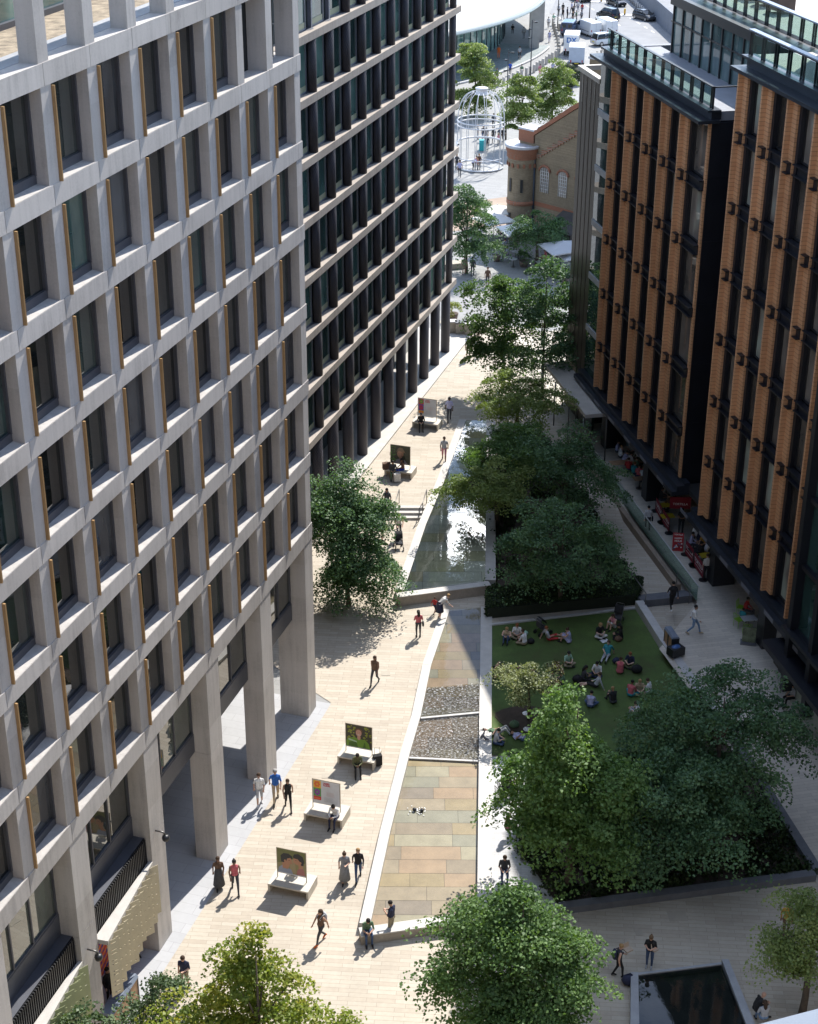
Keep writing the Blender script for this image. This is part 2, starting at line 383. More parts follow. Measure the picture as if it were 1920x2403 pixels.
M_slab=[plain('sandstone slab %s'%n,c,.55,var=.16,scale=1.6) for n,c in (('buff',(.285,.235,.175)),('orange',(.31,.22,.15)),('green grey',(.225,.22,.18)),
   ('mauve',(.21,.175,.15)),('pale',(.30,.275,.21)),('ochre',(.28,.22,.13)),('brown',(.235,.19,.145)))]
def grassmat():
    t=NT('lawn grass'); v=t.pos(); a=t.noise(v,.45,6,.75); b=t.noise(v,22,3,.75); k=t.math('ADD',t.math('MULTIPLY',a,.62),t.math('MULTIPLY',b,.38))
    t.bsdf(t.ramp(k,[(.33,(.10,.07,.035)),(.42,(.052,.075,.018)),(.54,(.062,.11,.022)),(.70,(.115,.16,.038))]),.85,bump=b,bstr=.6,bdist=.03); return t.m
M_grass=grassmat()

CUTS=(56,60,74,77,90.6,91.8)
def struct(name, mb, mats):
    o=mb.build(name,mats); o['kind']='structure'; return o
# the wide ground beyond and below everything
m=MB(); m.sheet([(-700,-200),(700,-200),(700,1500),(-700,1500)], lambda y: gz(y)-.02 if y<140 else .73, 0, CUTS); struct('ground',m,M_boul)
# the square: beige planks
def pw(*pts): return [tuple(G(*p).xy) for p in pts]
A_edge=lambda s,n:(s*math.sin(R(17))+n*math.cos(R(17)), s*math.cos(R(17))-n*math.sin(R(17)))
north=[tuple(at(1020,752,.75).xy),tuple(at(1120,752,.75).xy),tuple(at(1340,790,.75).xy),(22,118)]
m=MB(); m.sheet([A_edge(30,-24.3),(-16,20),(45,20),(45,118)]+north[::-1]+[A_edge(118,-31.2),A_edge(70,-31.2),A_edge(66,-24.3)], gz, .004, CUTS)
struct('plaza_paving',m,M_beige)
# grey strip and colonnade floor under the left building
m=MB(); m.sheet([A_edge(30,-24.25),A_edge(65.9,-24.25),A_edge(65.9,-60),A_edge(30,-60)], gz, .008, CUTS); struct('colonnade_paving',m,M_grey)
m=MB(); m.sheet([A_edge(66,-31.2),A_edge(90,-31.2),A_edge(90,-60),A_edge(66,-60)], gz, .008, CUTS); struct('side_street_paving',m,M_grey)
# B's stone plinth beside the plaza
m=MB(); m.prism([A_edge(66,-31.0),A_edge(118.5,-31.0),A_edge(118.5,-50),A_edge(66,-50)], .0, .88,0); struct('stone_terrace',m,M_rim)
# brown road band and main road
m=MB(); bp=[at(1040,482,.75),at(1260,452,.75),at(1260,520,.75),at(1040,545,.75)]
m.prism([tuple(p.xy) for p in bp],.70,.756,0); struct('resin_road',m,M_brownroad)
road=[at(1130,-40,.75),at(1160,60,.75),at(1318,118,.75),at(1400,140,.75),at(1700,330,.75),at(2300,330,.75),at(2300,-160,.75),at(1180,-160,.75)]
road=[at(1335,-60,.75),at(1290,30,.75),at(1370,72,.75),at(1440,118,.75),at(1900,330,.75),at(2400,330,.75),at(2400,-150,.75),at(1400,-150,.75)]
m=MB(); m.prism([tuple(p.xy) for p in road],.70,.757,0); struct('main_road',m,M_asph)
m=MB()
def stripe(x0,y0,x1,y1,w=.16):
    a=at(x0,y0,.75).xy; b=at(x1,y1,.75).xy; d=(b-a).normalized(); nn=Vector((-d.y,d.x))*w/2
    m.add([(*(a+nn),.762),(*(b+nn),.762),(*(b-nn),.762),(*(a-nn),.762)],[(0,1,2,3)])
for k in range(9):
    t0=k/9; stripe(1352+110*t0, -2+66*t0, 1352+110*(t0+.055), -2+66*(t0+.055))
    stripe(1395+150*t0, -8+90*t0, 1395+150*(t0+.05), -8+90*(t0+.05))
for k in range(7): stripe(1404+k*7, 66+k*2.6, 1410+k*7, 64+k*2.6,.35)
for k in range(6): stripe(1442+k*6, 84+k*4, 1449+k*6, 82+k*4, .3)
stripe(1300,34,1372,74,.14); stripe(1372,74,1440,120,.14); stripe(1375,52,1405,68,.2)
struct('road_markings',m,M_white)
# picnic paving right of the lower pool
m=MB(); m.sheet(pw((1140,1777),(1300,1777),(1320,2140),(1120,2140)),gz,.010,CUTS); struct('picnic_paving',m,M_cobble)
# lawn and planting bed
lawn=pw((1147,1472),(1492,1432),(1547,1523),(1690,1718),(1560,1779),(1147,1774))
m=MB(); m.sheet(lawn,gz,.06,CUTS); struct('lawn',m,M_grass)
bed=pw((1243,1777),(1560,1779),(1690,1718),(1906,2052),(1309,2126),(1225,2000))
m=MB(); m.sheet(bed,gz,.05,CUTS); struct('planting_bed',m,M_soil)
# bare earth ring under the small tree on the lawn
m=MB(); c=G(1235,1690); m.prism([(c.x+1.5*math.cos(a)*(1+.12*math.sin(3*a)),c.y+1.2*math.sin(a)) for a in np.linspace(0,6.28,22)[:-1]], gz(c.y)+.03, gz(c.y)+.085); struct('bare_earth',m,M_soil)
# raised terrace in front of the brown building
n_=lambda s,n:(s*math.sin(R(-12.4))+n*math.cos(R(-12.4)), s*math.cos(R(-12.4))-n*math.sin(R(-12.4)))
m=MB(); m.sheet([n_(118,33.0),n_(74.4,32.9)]+[tuple(T(*p).xy) for p in ((1547,1523),(1690,1718),(1906,2055),(2040,2260))]+[n_(40,60),n_(118,60)],tz,.012,CUTS)
struct('terrace_paving',m,M_beige2)
# three plaza steps
m=MB()
for k in range(3): m.box(-5.6,1.0,90.65+.4*k,92.0,.3,.3+.15*(k+1)-.003*0)
o=struct('stone_steps',m,M_rim)
m=MB(); m.box(-5.6,2.5,90.60,90.645,.29,.447); 
# steps down beside the brown building's ramp
m=MB(); e0,e1=n_(75.2,29.9),n_(75.2,32.95); d=Vector((math.sin(R(-12.4)),math.cos(R(-12.4))))
for k in range(3):
    q=[Vector(e0)+d*(.0+.4*k),Vector(e1)+d*(.0+.4*k),Vector(e1)+d*(.4+.4*k),Vector(e0)+d*(.4+.4*k)]
    m.prism([tuple(p) for p in q],.05,.745-.15*k)
struct('side_steps',m,M_dkerb)
# planting under the trees beside the upper pool
bed2=pw((1146,1010),(1275,1020),(1392,1190),(1490,1372),(1490,1392),(1146,1400))
m=MB(); m.sheet(bed2,gz,.05,CUTS); struct('planting_bed',m,M_soil)
# service covers let into the paving
m=MB()
for px,py,a,b in ((1010,1438,.9,.5),(985,1612,.5,.5),(905,1580,.45,.45),(770,1820,.6,.4),(640,2300,.5,.5),(960,2290,.7,.4),(1000,900,.6,.6),(1050,870,.4,.3),(1590,2150,.8,.6),(1500,2190,.3,.3),(560,2230,.4,.4)):
    p=G(px,py,gz,.01); m.obox((p.x,p.y,p.z),a,b,.012,R(4))
struct('service_covers',m,plain('weathered cover',(.36,.32,.26),.7,var=.1))
# ------------------------------------------------------------------ kerbs, pools, hedge, low walls
def wall_strip(mb, pts, w, zb, zt, mi=0):
    """a wall of width w along pts (its right side), tops at zt(x,y)"""
    for a,b in zip(pts[:-1],pts[1:]):
        a=Vector(a);b=Vector(b); d=(b-a).normalized(); nn=Vector((d.y,-d.x))*w
        mb.prism([tuple(a),tuple(b),tuple(b+nn),tuple(a+nn)],zb,zt,mi)
def kerb(name,pts,w,zb,zt,mat,label,cat='kerb'):
    m=MB(); wall_strip(m,pts,w,zb,zt); o=m.build(name,mat); return tag(o,label,cat)
gzz=lambda x,y: gz(y)
kerb('lawn_kerb',pw((1490,1430),(1547,1522),(1690,1717)),-.45,-.2,lambda x,y:tz(y)+.10,M_kerb,'grey stone kerb sloping along the shaded edge of the lawn beside the ramp')
kerb('bed_kerb',pw((1690,1717),(1906,2054),(1309,2132)),-.42,-.2,lambda x,y:max(gz(y),tz(y)-.05)+.34,M_dkerb,'dark granite upstand around the shrub bed at the lower right','kerb')
kerb('lawn_edging',pw((1147,1468),(1490,1428)),.16,-.1,lambda x,y:gz(y)+.13,M_kerb,'thin pale stone edging between hedge and top of lawn','kerb')

# --- pools.  inside: floor, water, coping; each pool is one thing
def flag_floor(mb, poly, z, ang, rows, slabw, seed, nm):
    """sandstone flags in courses over the polygon, each its own stone"""
    r=random.Random(seed); ys=[p[1] for p in poly]; xs=[p[0] for p in poly]
    y=min(ys)
    while y<max(ys):
        h=rows*r.uniform(.9,1.1); x=min(xs)-r.uniform(0,slabw)
        while x<max(xs):
            wd=slabw*r.uniform(.65,1.35)
            bm=bmesh.new(); bm.faces.new([bm.verts.new((px,py,0)) for px,py in poly])
            for co_,no in (((x+.008,0,0),(-1,0,0)),((x+wd-.008,0,0),(1,0,0)),((0,y+.008,0),(0,-1,0)),((0,y+h-.008,0),(0,1,0))):
                if not bm.verts: break
                bmesh.ops.bisect_plane(bm,geom=bm.verts[:]+bm.edges[:]+bm.faces[:],plane_co=co_,plane_no=no,clear_outer=True)
            mi=r.randrange(nm)
            for f in bm.faces:
                vs=[(v.co.x,v.co.y,z) for v in f.verts]
                if f.normal.z<0: vs=vs[::-1]
                mb.add(vs,[tuple(range(len(vs)))],mi)
            bm.free(); x+=wd
        y+=h
def poly_at(z,*pts): return [tuple(at(px,py,z).xy) for px,py in pts]
M_grout=plain('dark grout',(.10,.09,.07),.9)
# lower pool
RT=.42
pool=empty('reflecting_pool',(0,0,0),0,'long wedge-shaped pool over sandstone flags, widening towards the near plaza, sunlit','pool')
E_L=[(1056,1430),(1012,1560),(987,1680),(961,1769),(916,1950),(869,2168)]
E_R=[(1129,1423),(1127,1560),(1125,1667),(1124,1777),(1122,1950),(1120,2130)]
def seg(i0,i1,z): return poly_at(z,*E_L[i0:i1+1])+poly_at(z,*E_R[i0:i1+1])[::-1]
zf=(.318,.232,.165)
m=MB()
for (a,b),z,sd in (((0,2),zf[0],3),((2,3),zf[1],5),((3,5),zf[2],8)):
    P=seg(a,b,RT); m.add([(x,y,z-.012) for x,y in P],[tuple(range(len(P)))[::-1]],7)
    flag_floor(m,P,z,0,.92,2.1,sd,7)
m.build('pool_floor',M_slab+[M_grout],pool)
m=MB(); P=seg(0,2,RT); m.add([(x,y,.365) for x,y in P],[tuple(range(len(P)))]); m.build('still_water',M_waterL,pool)
m=MB()
Q=poly_at(RT,(1003,1612),(987,1678))+poly_at(RT,(1125,1665),(1126,1600)); m.add([(x,y,.370) for x,y in Q],[(0,1,2,3)])
P=seg(2,3,RT); m.add([(x,y,.275) for x,y in P],[tuple(range(len(P)))]); m.build('running_water',M_rush,pool)
m=MB(); P=seg(3,5,RT); m.add([(x,y,.20) for x,y in P],[tuple(range(len(P)))]); m.build('shallow_water',M_water2,pool)
for i,(z0,z1) in ((2,(.1,.355)),(3,(.1,.262))):
    m=MB()
    a=at(*E_L[i],RT).xy; b=at(*E_R[i],RT).xy; d=(b-a).normalized(); nn=Vector((d.y,-d.x))*.14
    m.prism([tuple(a),tuple(b),tuple(b+nn),tuple(a+nn)],z0,z1)
    m.build('weir',M_kerb,pool)
m=MB(); L=[at(*p,RT).xy for p in E_L]; Rr=[at(*p,RT).xy for p in E_R]
wall_strip(m,L,.46,-.1,RT,0); wall_strip(m,Rr,-.62,-.1,RT-.01,0)
m.build('coping',M_rim,pool)
m=MB(); a=at(843,2181,RT).xy; b=at(1130,2140,RT).xy
wall_strip(m,[a,b],.50,-.1,RT+.02,0); m.build('end_wall',M_wallst,pool)
m=MB(); d=(b-a).normalized(); nn=Vector((d.y,-d.x)); q=[a-d*.02-nn*.02,b-nn*.02,b+nn*.53,a-d*.02+nn*.53]; m.prism([tuple(p) for p in q],RT+.021,RT+.08); m.build('end_wall_cap',M_rim,pool)
# fountain heads in the shallow end
for px,py in ((973,1902),(990,1904)):
    m=MB()
    p=at(px,py,.2); m.cyl(p.x,p.y,.16,.25,.07,10); m.ball((p.x,p.y,.28),.10,.10,.06,8)
    for k in range(14):
        a_=rnd.uniform(0,6.28); r_=rnd.uniform(.1,.42); m.ball((p.x+r_*math.cos(a_),p.y+r_*math.sin(a_),.205),.035,.03,.012,6,1)
    m.build('fountain_jet',[M_black,flat('foam white',(.85,.86,.86),.4)],pool)
# upper pool
R2=.87
pool2=empty('reflecting_pool',(0,0,0),0,'still green triangular pool behind the stone wall, between plaza and trees, mirroring the sky','pool')
U_L=[(1094,985),(1042,1130),(1000,1230),(948,1384)]; U_R=[(1142,985),(1141,1130),(1140,1230),(1139,1360)]
P=poly_at(R2,*U_L)+poly_at(R2,*U_R)[::-1]
m=MB(); m.add([(x,y,.765) for x,y in P],[tuple(range(len(P)))],4); flag_floor(m,P,.776,0,1.2,2.6,21,4)
m.build('pool_floor',[plain('wet olive slab',(.60,.58,.38),.5,var=.12),plain('wet pale slab',(.66,.66,.54),.5,var=.1),plain('wet ochre slab',(.60,.54,.34),.5,var=.12),plain('wet grey slab',(.62,.64,.54),.5,var=.1),M_grout],pool2)
m=MB(); m.add([(x,y,R2-.035) for x,y in P],[tuple(range(len(P)))]); m.build('still_water',M_water,pool2)
m=MB(); L=[at(*p,R2).xy for p in U_L]; Rr=[at(*p,R2).xy for p in U_R]
wall_strip(m,L,.48,.1,R2,0); wall_strip(m,Rr,-.6,.1,R2-.01,0); m.build('coping',M_rim,pool2)
m=MB(); a=at(930,1394,R2).xy; b=at(1146,1366,R2).xy; wall_strip(m,[a,b],.46,.1,R2+.02,0); m.build('end_wall',M_wallst,pool2)
m=MB(); d=(b-a).normalized(); nn=Vector((d.y,-d.x)); q=[a-d*.02-nn*.02,b-nn*.02,b+nn*.49,a-d*.02+nn*.49]; m.prism([tuple(p) for p in q],R2+.021,R2+.07); m.build('end_wall_cap',M_rim,pool2)
# shaded pool at the lower right
R3=.48
pool3=empty('reflecting_pool',(0,0,0),0,'dark rectangular pool between two grey seat walls in the shaded lower right corner','pool')
P=poly_at(R3,(1506,2560),(1800,2520),(1694,2260),(1498,2285))
m=MB(); m.add([(x,y,.1) for x,y in P],[tuple(range(4))]); m.build('pool_floor',plain('dark pool slab',(.09,.09,.085),.6,var=.2),pool3)
m=MB(); m.add([(x,y,.36) for x,y in P],[tuple(range(4))]); m.build('still_water',M_water3,pool3)
m=MB()
for q in (((1481,2281),(1498,2281),(1504,2560),(1478,2560)),((1694,2251),(1710,2251),(1820,2520),(1796,2520)),((1496,2285),(1694,2260),(1694,2255),(1496,2280))):
    m.prism(poly_at(R3,*q),-.1,R3 if q[0][0]!=1496 else R3-.06)
m.build('seat_wall',plain('grey seat wall stone',(.29,.30,.32),.6,var=.12,scale=2),pool3)

# --- retaining wall with glass balustrade along the terrace
def Cxy(s,n): return Vector(n_(s,n))
rw=empty('ramp_balustrade',(0,0,0),0,'low stone wall with glass balustrade and thin steel handrail along the raised terrace','balustrade')
m=MB(); wall_strip(m,[Cxy(92,32.75),Cxy(76.5,32.75)],.3,-.2,lambda x,y:tz(y)+.04); m.build('retaining_wall',plain('brown stone facing',(.24,.19,.145),.8,var=.15,scale=1.5),rw)
m=MB(); wall_strip(m,[Cxy(95,32.92),Cxy(74.5,32.92)],.02,lambda x,y:tz(y)+.045,lambda x,y:tz(y)+1.05); m.build('glass_panel',M_clear,rw)
m=MB(); m.tube([(*Cxy(95.2,32.91),tz(92)+1.08),(*Cxy(84,32.91),tz(82)+1.08),(*Cxy(74.3,32.91),tz(73)+1.08)],.035,8); m.build('handrail',M_steel,rw)
def handrail(pts2, f, label, grp=None, mat=None, h=.95):
    t=empty('handrail',(pts2[0][0],pts2[0][1],f(pts2[0][1])),0,label,'handrail',grp); o=Vector(t.location); m=MB()
    P=[Vector((x,y,f(y)+h)) for x,y in pts2]
    m.tube([p-o for p in P],.03,8); m.build('rail',mat or M_dsteel,t)
    for p in P:
        m=MB(); m.cyl(p.x-o.x,p.y-o.y,p.z-h-o.z-.02,p.z-o.z,.026,8); m.build('post',mat or M_dsteel,t)
    return t
handrail([(-1.05,90.2),(-.85,90.95),(-.62,92.1)],gz,'steel stair handrail on the plaza steps beside the leafy tree')
handrail([(.62,90.2),(.85,90.95),(1.1,92.1)],gz,'steel stair handrail on the plaza steps beside the upper pool')
handrail([tuple(Cxy(74.6,29.9)),tuple(Cxy(77,29.9))],lambda y:.62,'short grey handrail at the head of the shaded steps by the hedge')
handrail([tuple(Cxy(74.6,32.5)),tuple(Cxy(76.6,32.5))],lambda y:.62,'short grey handrail at the head of the shaded steps beside the glass balustrade')
hp=[tuple(T(*p).xy) for p in ((1389,1060),(1420,1043),(1468,1035))]
handrail(hp,tz,'steel railing crossing the terrace beside the far dark column')
hp=[tuple(T(*p).xy) for p in ((1330,1052),(1362,1046))]
handrail(hp,tz,'steel railing at the top end of the glass balustrade near the trees')
# clipped hedge at the head of the lawn
def hedge(name,quad,h,label,seed):
    m=MB(); me=None; r=random.Random(seed)
    P=[Vector(p) for p in quad]
    t=empty(name,(P[0].x,P[0].y,gz(P[0].y)),0,label,'hedge'); o=Vector((P[0].x,P[0].y,0))
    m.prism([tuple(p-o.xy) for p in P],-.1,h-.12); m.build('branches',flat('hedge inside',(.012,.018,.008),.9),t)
    n=9000; vs=[];fs=[];tn=[]
    for i in range(n):
        u,v_=r.random(),r.random(); s=r.random()
        if s<.5: p=P[0].lerp(P[1],u).lerp(P[3].lerp(P[2],u),v_); z=h+r.gauss(0,.04)
        else:
            k=r.choice((2,2,2,1,3)); a,b=P[k],P[(k+1)%4]; p=a.lerp(b,u); z=r.uniform(0,h)
        c=Vector((p.x-o.x+r.gauss(0,.05),p.y-o.y+r.gauss(0,.05),z)); d=Vector((r.gauss(0,1),r.gauss(0,1),r.gauss(.5,.7))).normalized(); e=d.orthogonal().normalized(); s_=r.uniform(.05,.09)
        b=len(vs); vs+= [c-d*s_,c+e*s_*.6,c+d*s_,c-e*s_*.6]; fs.append((b,b+1,b+2,b+3)); tn.append(r.random())
    me=bpy.data.meshes.new('leaves'); me.from_pydata(vs,[],fs); a=me.attributes.new('tone','FLOAT','FACE'); a.data.foreach_set('value',tn); me.materials.append(M_hedge); link('leaves',me,t)
M_hedge=foliage('hedge leaves',(.012,.024,.008),(.022,.042,.013),(.05,.08,.025))
hedge('clipped_hedge',pw((1143,1452),(1490,1420),(1505,1378),(1143,1404)),.75,'dark clipped hedge between the cross path and the lawn',4)
# ================================================================== office with the stone grid
def proj(p):
    q=Vector(p)-Vector((0,0,H)); cp,sp=math.cos(PITCH),math.sin(PITCH)
    fw=q.y*cp-q.z*sp
    if fw<=.5: return None
    return (CX+FPX*q.x/fw, CY-FPX*(q.y*sp+q.z*cp)/fw)
def inview(p,mx=70,my=70):
    q=proj(p); return q is not None and -mx<q[0]<1920+mx and -my<q[1]<2403+my
def facade(name,az,s0,n0,inward,label,cat='building',z0=0.0):
    """Empty on the facade line; local x runs along the facade, d counts inward"""
    a=R(az); t=Vector((math.sin(a),math.cos(a))); n=Vector((math.cos(a),-math.sin(a)))
    p=t*s0+n*n0
    e=empty(name,(p.x,p.y,z0),math.pi/2-a,label,cat)
    sg=1 if inward<0 else -1            # local y axis = -n
    def L(s,d,z): return (s-s0, sg*d, z-z0)
    def W(s,d,z):
        q=t*s+n*(n0+(-d if inward<0 else d)); return Vector((q.x,q.y,z))
    def bx(mb,sa,sb,da,db,za,zb,mi=0): mb.box(sa-s0,sb-s0,sg*da,sg*db,za-z0,zb-z0,mi)
    return e,L,W,bx
J0,BAY,Z0A,ST=64.93,3.0,10.03,3.6645
A,LA,WA,bA=facade('office_building',17.0,J0,-24.88,-1,'tall office block with deep pale stone grid and bronze fins above square piers')
SE=65.42                                  # the far corner
SN=22.0                                   # the grid runs on past the frame
ks=range(-14,1)
m=MB()
# slabs with grooves at the joints
for r in range(0,8):
    zb=Z0A+ST*r-(.12 if r==0 else 0); zt=Z0A+ST*r+.68
    edges=[J0+BAY*k for k in ks]+[SE]; edges[0]=SN
    for a,b in zip(edges[:-1],edges[1:]):
        if b<=a: continue
        bA(m,a+.014,b-.014 if b<SE else b,-.028,.80 if r<7 else 1.5,zb,zt)
    bA(m,SN,SE-.03,.0,.78,zb+.01,zt-.01)
    # far gable return
    bA(m,SE-.8,SE,.81,16,zb,zt)
# piers
for r in range(0,8):
    za=Z0A+ST*r+.68; zb=Z0A+ST*(r+1)
    for k in ks:
        s=J0+BAY*k
        if s<SN: continue
        bA(m,s-.22,min(s+.42,SE),0,.82 if r<7 else .62,za,zb+(.0 if r<7 else .4))
    for d in np.arange(3.2,16,3.0): bA(m,SE-.62,SE-.02,d,d+.64,za,zb)
# roof beam over the terrace colonnade
bA(m,SN,SE,-.02,.64,Z0A+ST*8+.4,Z0A+ST*8+1.0)
m.build('stone_grid',M_conc,A)
# double-height piers at the foot
base=[J0+BAY*k for k in range(-12,1,2)]
for s in base:
    if s<SN: continue
    m=MB(); e1=min(s+1.02,SE); zt=Z0A-.125
    w=1.0 if s<J0-1 else 1.5
    bA(m,s-.22-(.32 if s>J0-1 else 0),e1,.0,w,-.3,5.72); bA(m,s-.22-(.32 if s>J0-1 else 0),e1,.0,w,5.745,zt)
    bA(m,s-.21-(.32 if s>J0-1 else 0),e1-.01,.012,w-.012,5.70,5.76)
    m.build('colonnade_pier',M_conc,A)
# dark core behind the windows, soffit, ground floor rooms
m=MB()
bA(m,SN,SE-.85,.84,16,9.9,Z0A+ST*7+.4)
bA(m,SN,SE-.3,1.06,16,5.72,9.88)
m.build('inner_core',flat('dark room',(.012,.013,.014),.8),A)
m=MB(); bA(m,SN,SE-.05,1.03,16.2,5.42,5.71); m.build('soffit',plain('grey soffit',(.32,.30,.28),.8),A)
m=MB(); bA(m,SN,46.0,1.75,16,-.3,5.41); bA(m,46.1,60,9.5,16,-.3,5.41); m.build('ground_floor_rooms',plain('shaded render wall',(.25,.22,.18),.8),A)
# one window bay, copied
def window_bay():
    root=empty('window'); root.parent=A
    s=.42
    m=MB(); m.box(s+.50,2.78-.08,.52,.535,.34,2.90); m.build('pane',M_gA,root)
    m=MB(); x0,x1=s+.44,2.78
    m.box(x0,x0+.06,.45,.56,.30,2.97); m.box(x1-.09,x1,.40,.56,.30,2.97); m.box(x0,x1,.42,.56,.02,.34); m.box(x0,x1,.45,.56,2.90,2.985)
    m.build('frame',M_frame,root)
    m=MB(); m.add([(s+.04,.02,.004),(2.775,.02,.004),(2.775,.42,.05),(s+.04,.42,.05)],[(0,1,2,3)]); m.box(s+.04,2.775,-.02,.03,.0,.018); m.build('sill',M_concS,root)
    m=MB(); m.box(s+.005,s+.075,-.106,.30,.0,2.93); m.build('fin',M_bronze,root)
    m=MB(); m.box(s+.076,s+.46,.24,.30,.02,2.98); m.build('vent_panel',M_bronzedk,root)
    return root
M_concS=plain('weathered sill stone',(.40,.38,.36),.75,var=.15,scale=3)
proto=None; nwin=0
cand=[]
for r in range(0,7):
    for k in range(-14,0):
        s=J0+BAY*k
        if s<SN+1: continue
        if r==6 and k in (-1,-2): continue      # open loggia at the corner
        if any(inview(WA(s+q,.4,Z0A+ST*r+zz),40,40) for q in (.2,2.8) for zz in (.7,3.6)): cand.append((r,k))
for r,k in cand[:100]:
    loc=(BAY*k,0,Z0A+ST*r+.68)
    if proto is None: proto=window_bay(); proto.location=loc
    else:
        c=copy_tree(proto,loc,0,parent=A); q=rnd.random()
        for ch in c.children:
            if ch.name.startswith('pane') and q<.30: ch.material_slots[0].link='OBJECT'; ch.material_slots[0].material=M_gA2 if q<.14 else M_gA3
    nwin+=1
# shop-level glazing in the tall bays
for s in base[:-1]:
    if s<SN+3: continue
    root=empty('clerestory_window',LA(s,0,0)); root.parent=A
    a,b=1.04,5.78-(.32 if s>J0-7 else 0)
    m=MB(); m.box(a,b,.83,.85,6.72,9.88); m.build('pane',M_gS,root)
    m=MB(); m.box(a,b,.74,.92,5.74,6.66); m.box(a,b,.76,.86,6.66,6.74); 
    for q in (a+.02,a+(b-a)*.33,a+(b-a)*.62,b-.1): m.box(q,q+.075,.76,.86,6.74,9.88)
    m.build('frame',M_frame,root)
# loggia at the upper corner: balcony grille and back wall
m=MB(); z=Z0A+ST*6+.68
for i in range(26): m.box(-5.4+.2*i,-5.38+.2*i,.9,.92,z,z+1.25)
m.box(-5.6,-.1,.88,.94,z+1.22,z+1.28); m.build('balcony_grille',M_dsteel,A)
m=MB(); m.box(-3.05,-2.55,1.3,3.2,z,z+1.45); m.build('plant_cabinet',plain('grey cabinet',(.14,.135,.15),.5),A)
# roof terrace behind the upper colonnade
zt=Z0A+ST*7+.68
m=MB(); bA(m,SN,SE-.7,1.5,9,zt-.9,zt-.25); m.build('terrace_deck',plain('terrace planting',(.27,.22,.16),.9,var=.5,scale=2.5),A)
m=MB(); bA(m,SN,SE-6,4.6,9,zt-.25,zt+5); m.build('terrace_glazing',M_gT,A)
m=MB()
for i in range(14): bA(m,SN+3*i,SN+3*i+.18,4.45,4.62,zt-.25,zt+4)
bA(m,SN,SE-6,4.42,4.62,zt-.25,zt-.05); m.build('terrace_frame',M_frame,A)
m=MB(); bA(m,SN,SE-.7,.63,1.5,Z0A+ST*7+.62,zt+.02); m.build('terrace_upstand',plain('grey roof lining',(.30,.31,.33),.6,var=.1),A)
# slatted grille and perforated canopy over the two shop bays
for s,col,nm in ((J0-24,(.52,.46,.32),'tan'),(J0-30,(.36,.39,.21),'olive')):
    m=MB()
    for i in range(34): bA(m,s+1.1+.138*i,s+1.15+.138*i,.18,.26,4.5,5.72)
    bA(m,s+1.05,s+5.78,.26,.30,4.45,5.72); m.build('louvre_grille',M_frameD,A)
    m=MB(); bA(m,s+1.04,s+5.78,.27,.95,5.60,5.72); m.build('louvre_shelf',M_frame,A)
    root=empty('shop_canopy',LA(s,0,4.6)); root.parent=A
    m=MB(); m.add([(1.04,.16,.0),(5.78,.16,.0),(5.78,-.02,.03),(1.04,-.42,.03),(1.04,.16,-.2),(5.78,.16,-.2),(5.78,-.02,-.17),(1.04,-.42,-.17)],
       [(0,3,2,1),(4,5,6,7),(0,1,5,4),(1,2,6,5),(2,3,7,6),(3,0,4,7)]); m.build('edge_beam',M_rim,root)
    # hanging slotted sheets, stepped at the foot
    m=MB(); n=11
    for i in range(n):                      # pleated: every sheet is turned towards the near end
        x0=1.06+(4.66*i/n); f=i/(n-1); y0=-.36+.36*f; zb=-2.75+.10*((i*5)%4); wd=.50; th=R(-32)
        dx,dy=math.cos(th),math.sin(th); nx,ny=math.sin(th)*.012,-math.cos(th)*.012
        def bar(u0,u1,z0,z1):
            P=[(x0+dx*u0,y0+dy*u0),(x0+dx*u1,y0+dy*u1)]; q=[P[0],P[1],(P[1][0]-nx,P[1][1]-ny),(P[0][0]-nx,P[0][1]-ny)]; m.prism(q,z0,z1)
        j=0; z=-.02
        while z-.17>zb:
            st=(j*3+i*5)%9
            if st<4:
                bar(.06,.15,z-.17,z); bar(.38,wd,z-.17,z); bar(.15,.38,z-.17,z-.04)
            else: bar(.06,wd,z-.172,z)
            j+=1; z-=.17
        bar(0,.06,zb,.0)
    m.build('slotted_screen',plain('%s slotted metal'%nm,col,.45,.0,var=.08),root)
# painted hoarding in the first shop bay
def hoarding():
    t=NT('painted mural'); v=t.pos(); mp=t.n('ShaderNodeMapping'); mp.inputs['Rotation'].default_value=(.4,.3,.6); t.l(v,mp.inputs[0])
    wv=t.n('ShaderNodeTexWave'); wv.inputs['Scale'].default_value=2.2; wv.inputs['Distortion'].default_value=1.2; t.l(mp.outputs[0],wv.inputs[0])
    b=t.n('ShaderNodeTexChecker'); b.inputs['Scale'].default_value=5; b.inputs['Color1'].default_value=(.55,.03,.05,1); b.inputs['Color2'].default_value=(.06,.05,.30,1); t.l(mp.outputs[0],b.inputs[0])
    t.bsdf(t.mix(t.ramp(wv.outputs['Fac'],[(.55,(0,0,0)),(.6,(1,1,1))]),b.outputs['Color'],(.75,.22,.05)),.6); return t.m
m=MB(); bA(m,J0-23.0,J0-18.3,1.6,1.7,-.2,3.2); m.build('mural_hoarding',hoarding(),A)
# security cameras on the piers
for s,z in ((J0-18.0,5.6),(J0-24,4.6)):
    root=empty('security_camera',LA(s+.2,-.02,z)); root.parent=A
    m=MB(); m.tube([(0,0,.25),(0,-.32,.25),(.0,-.42,.15)],.035,8); m.build('bracket',M_dsteel,root)
    m=MB(); m.lathe([(0,.12),(.13,.11),(.16,.0),(.14,-.1),(.06,-.17),(0,-.18)],12,0,(0,-.44,.0)); m.build('dome',M_frameD,root)

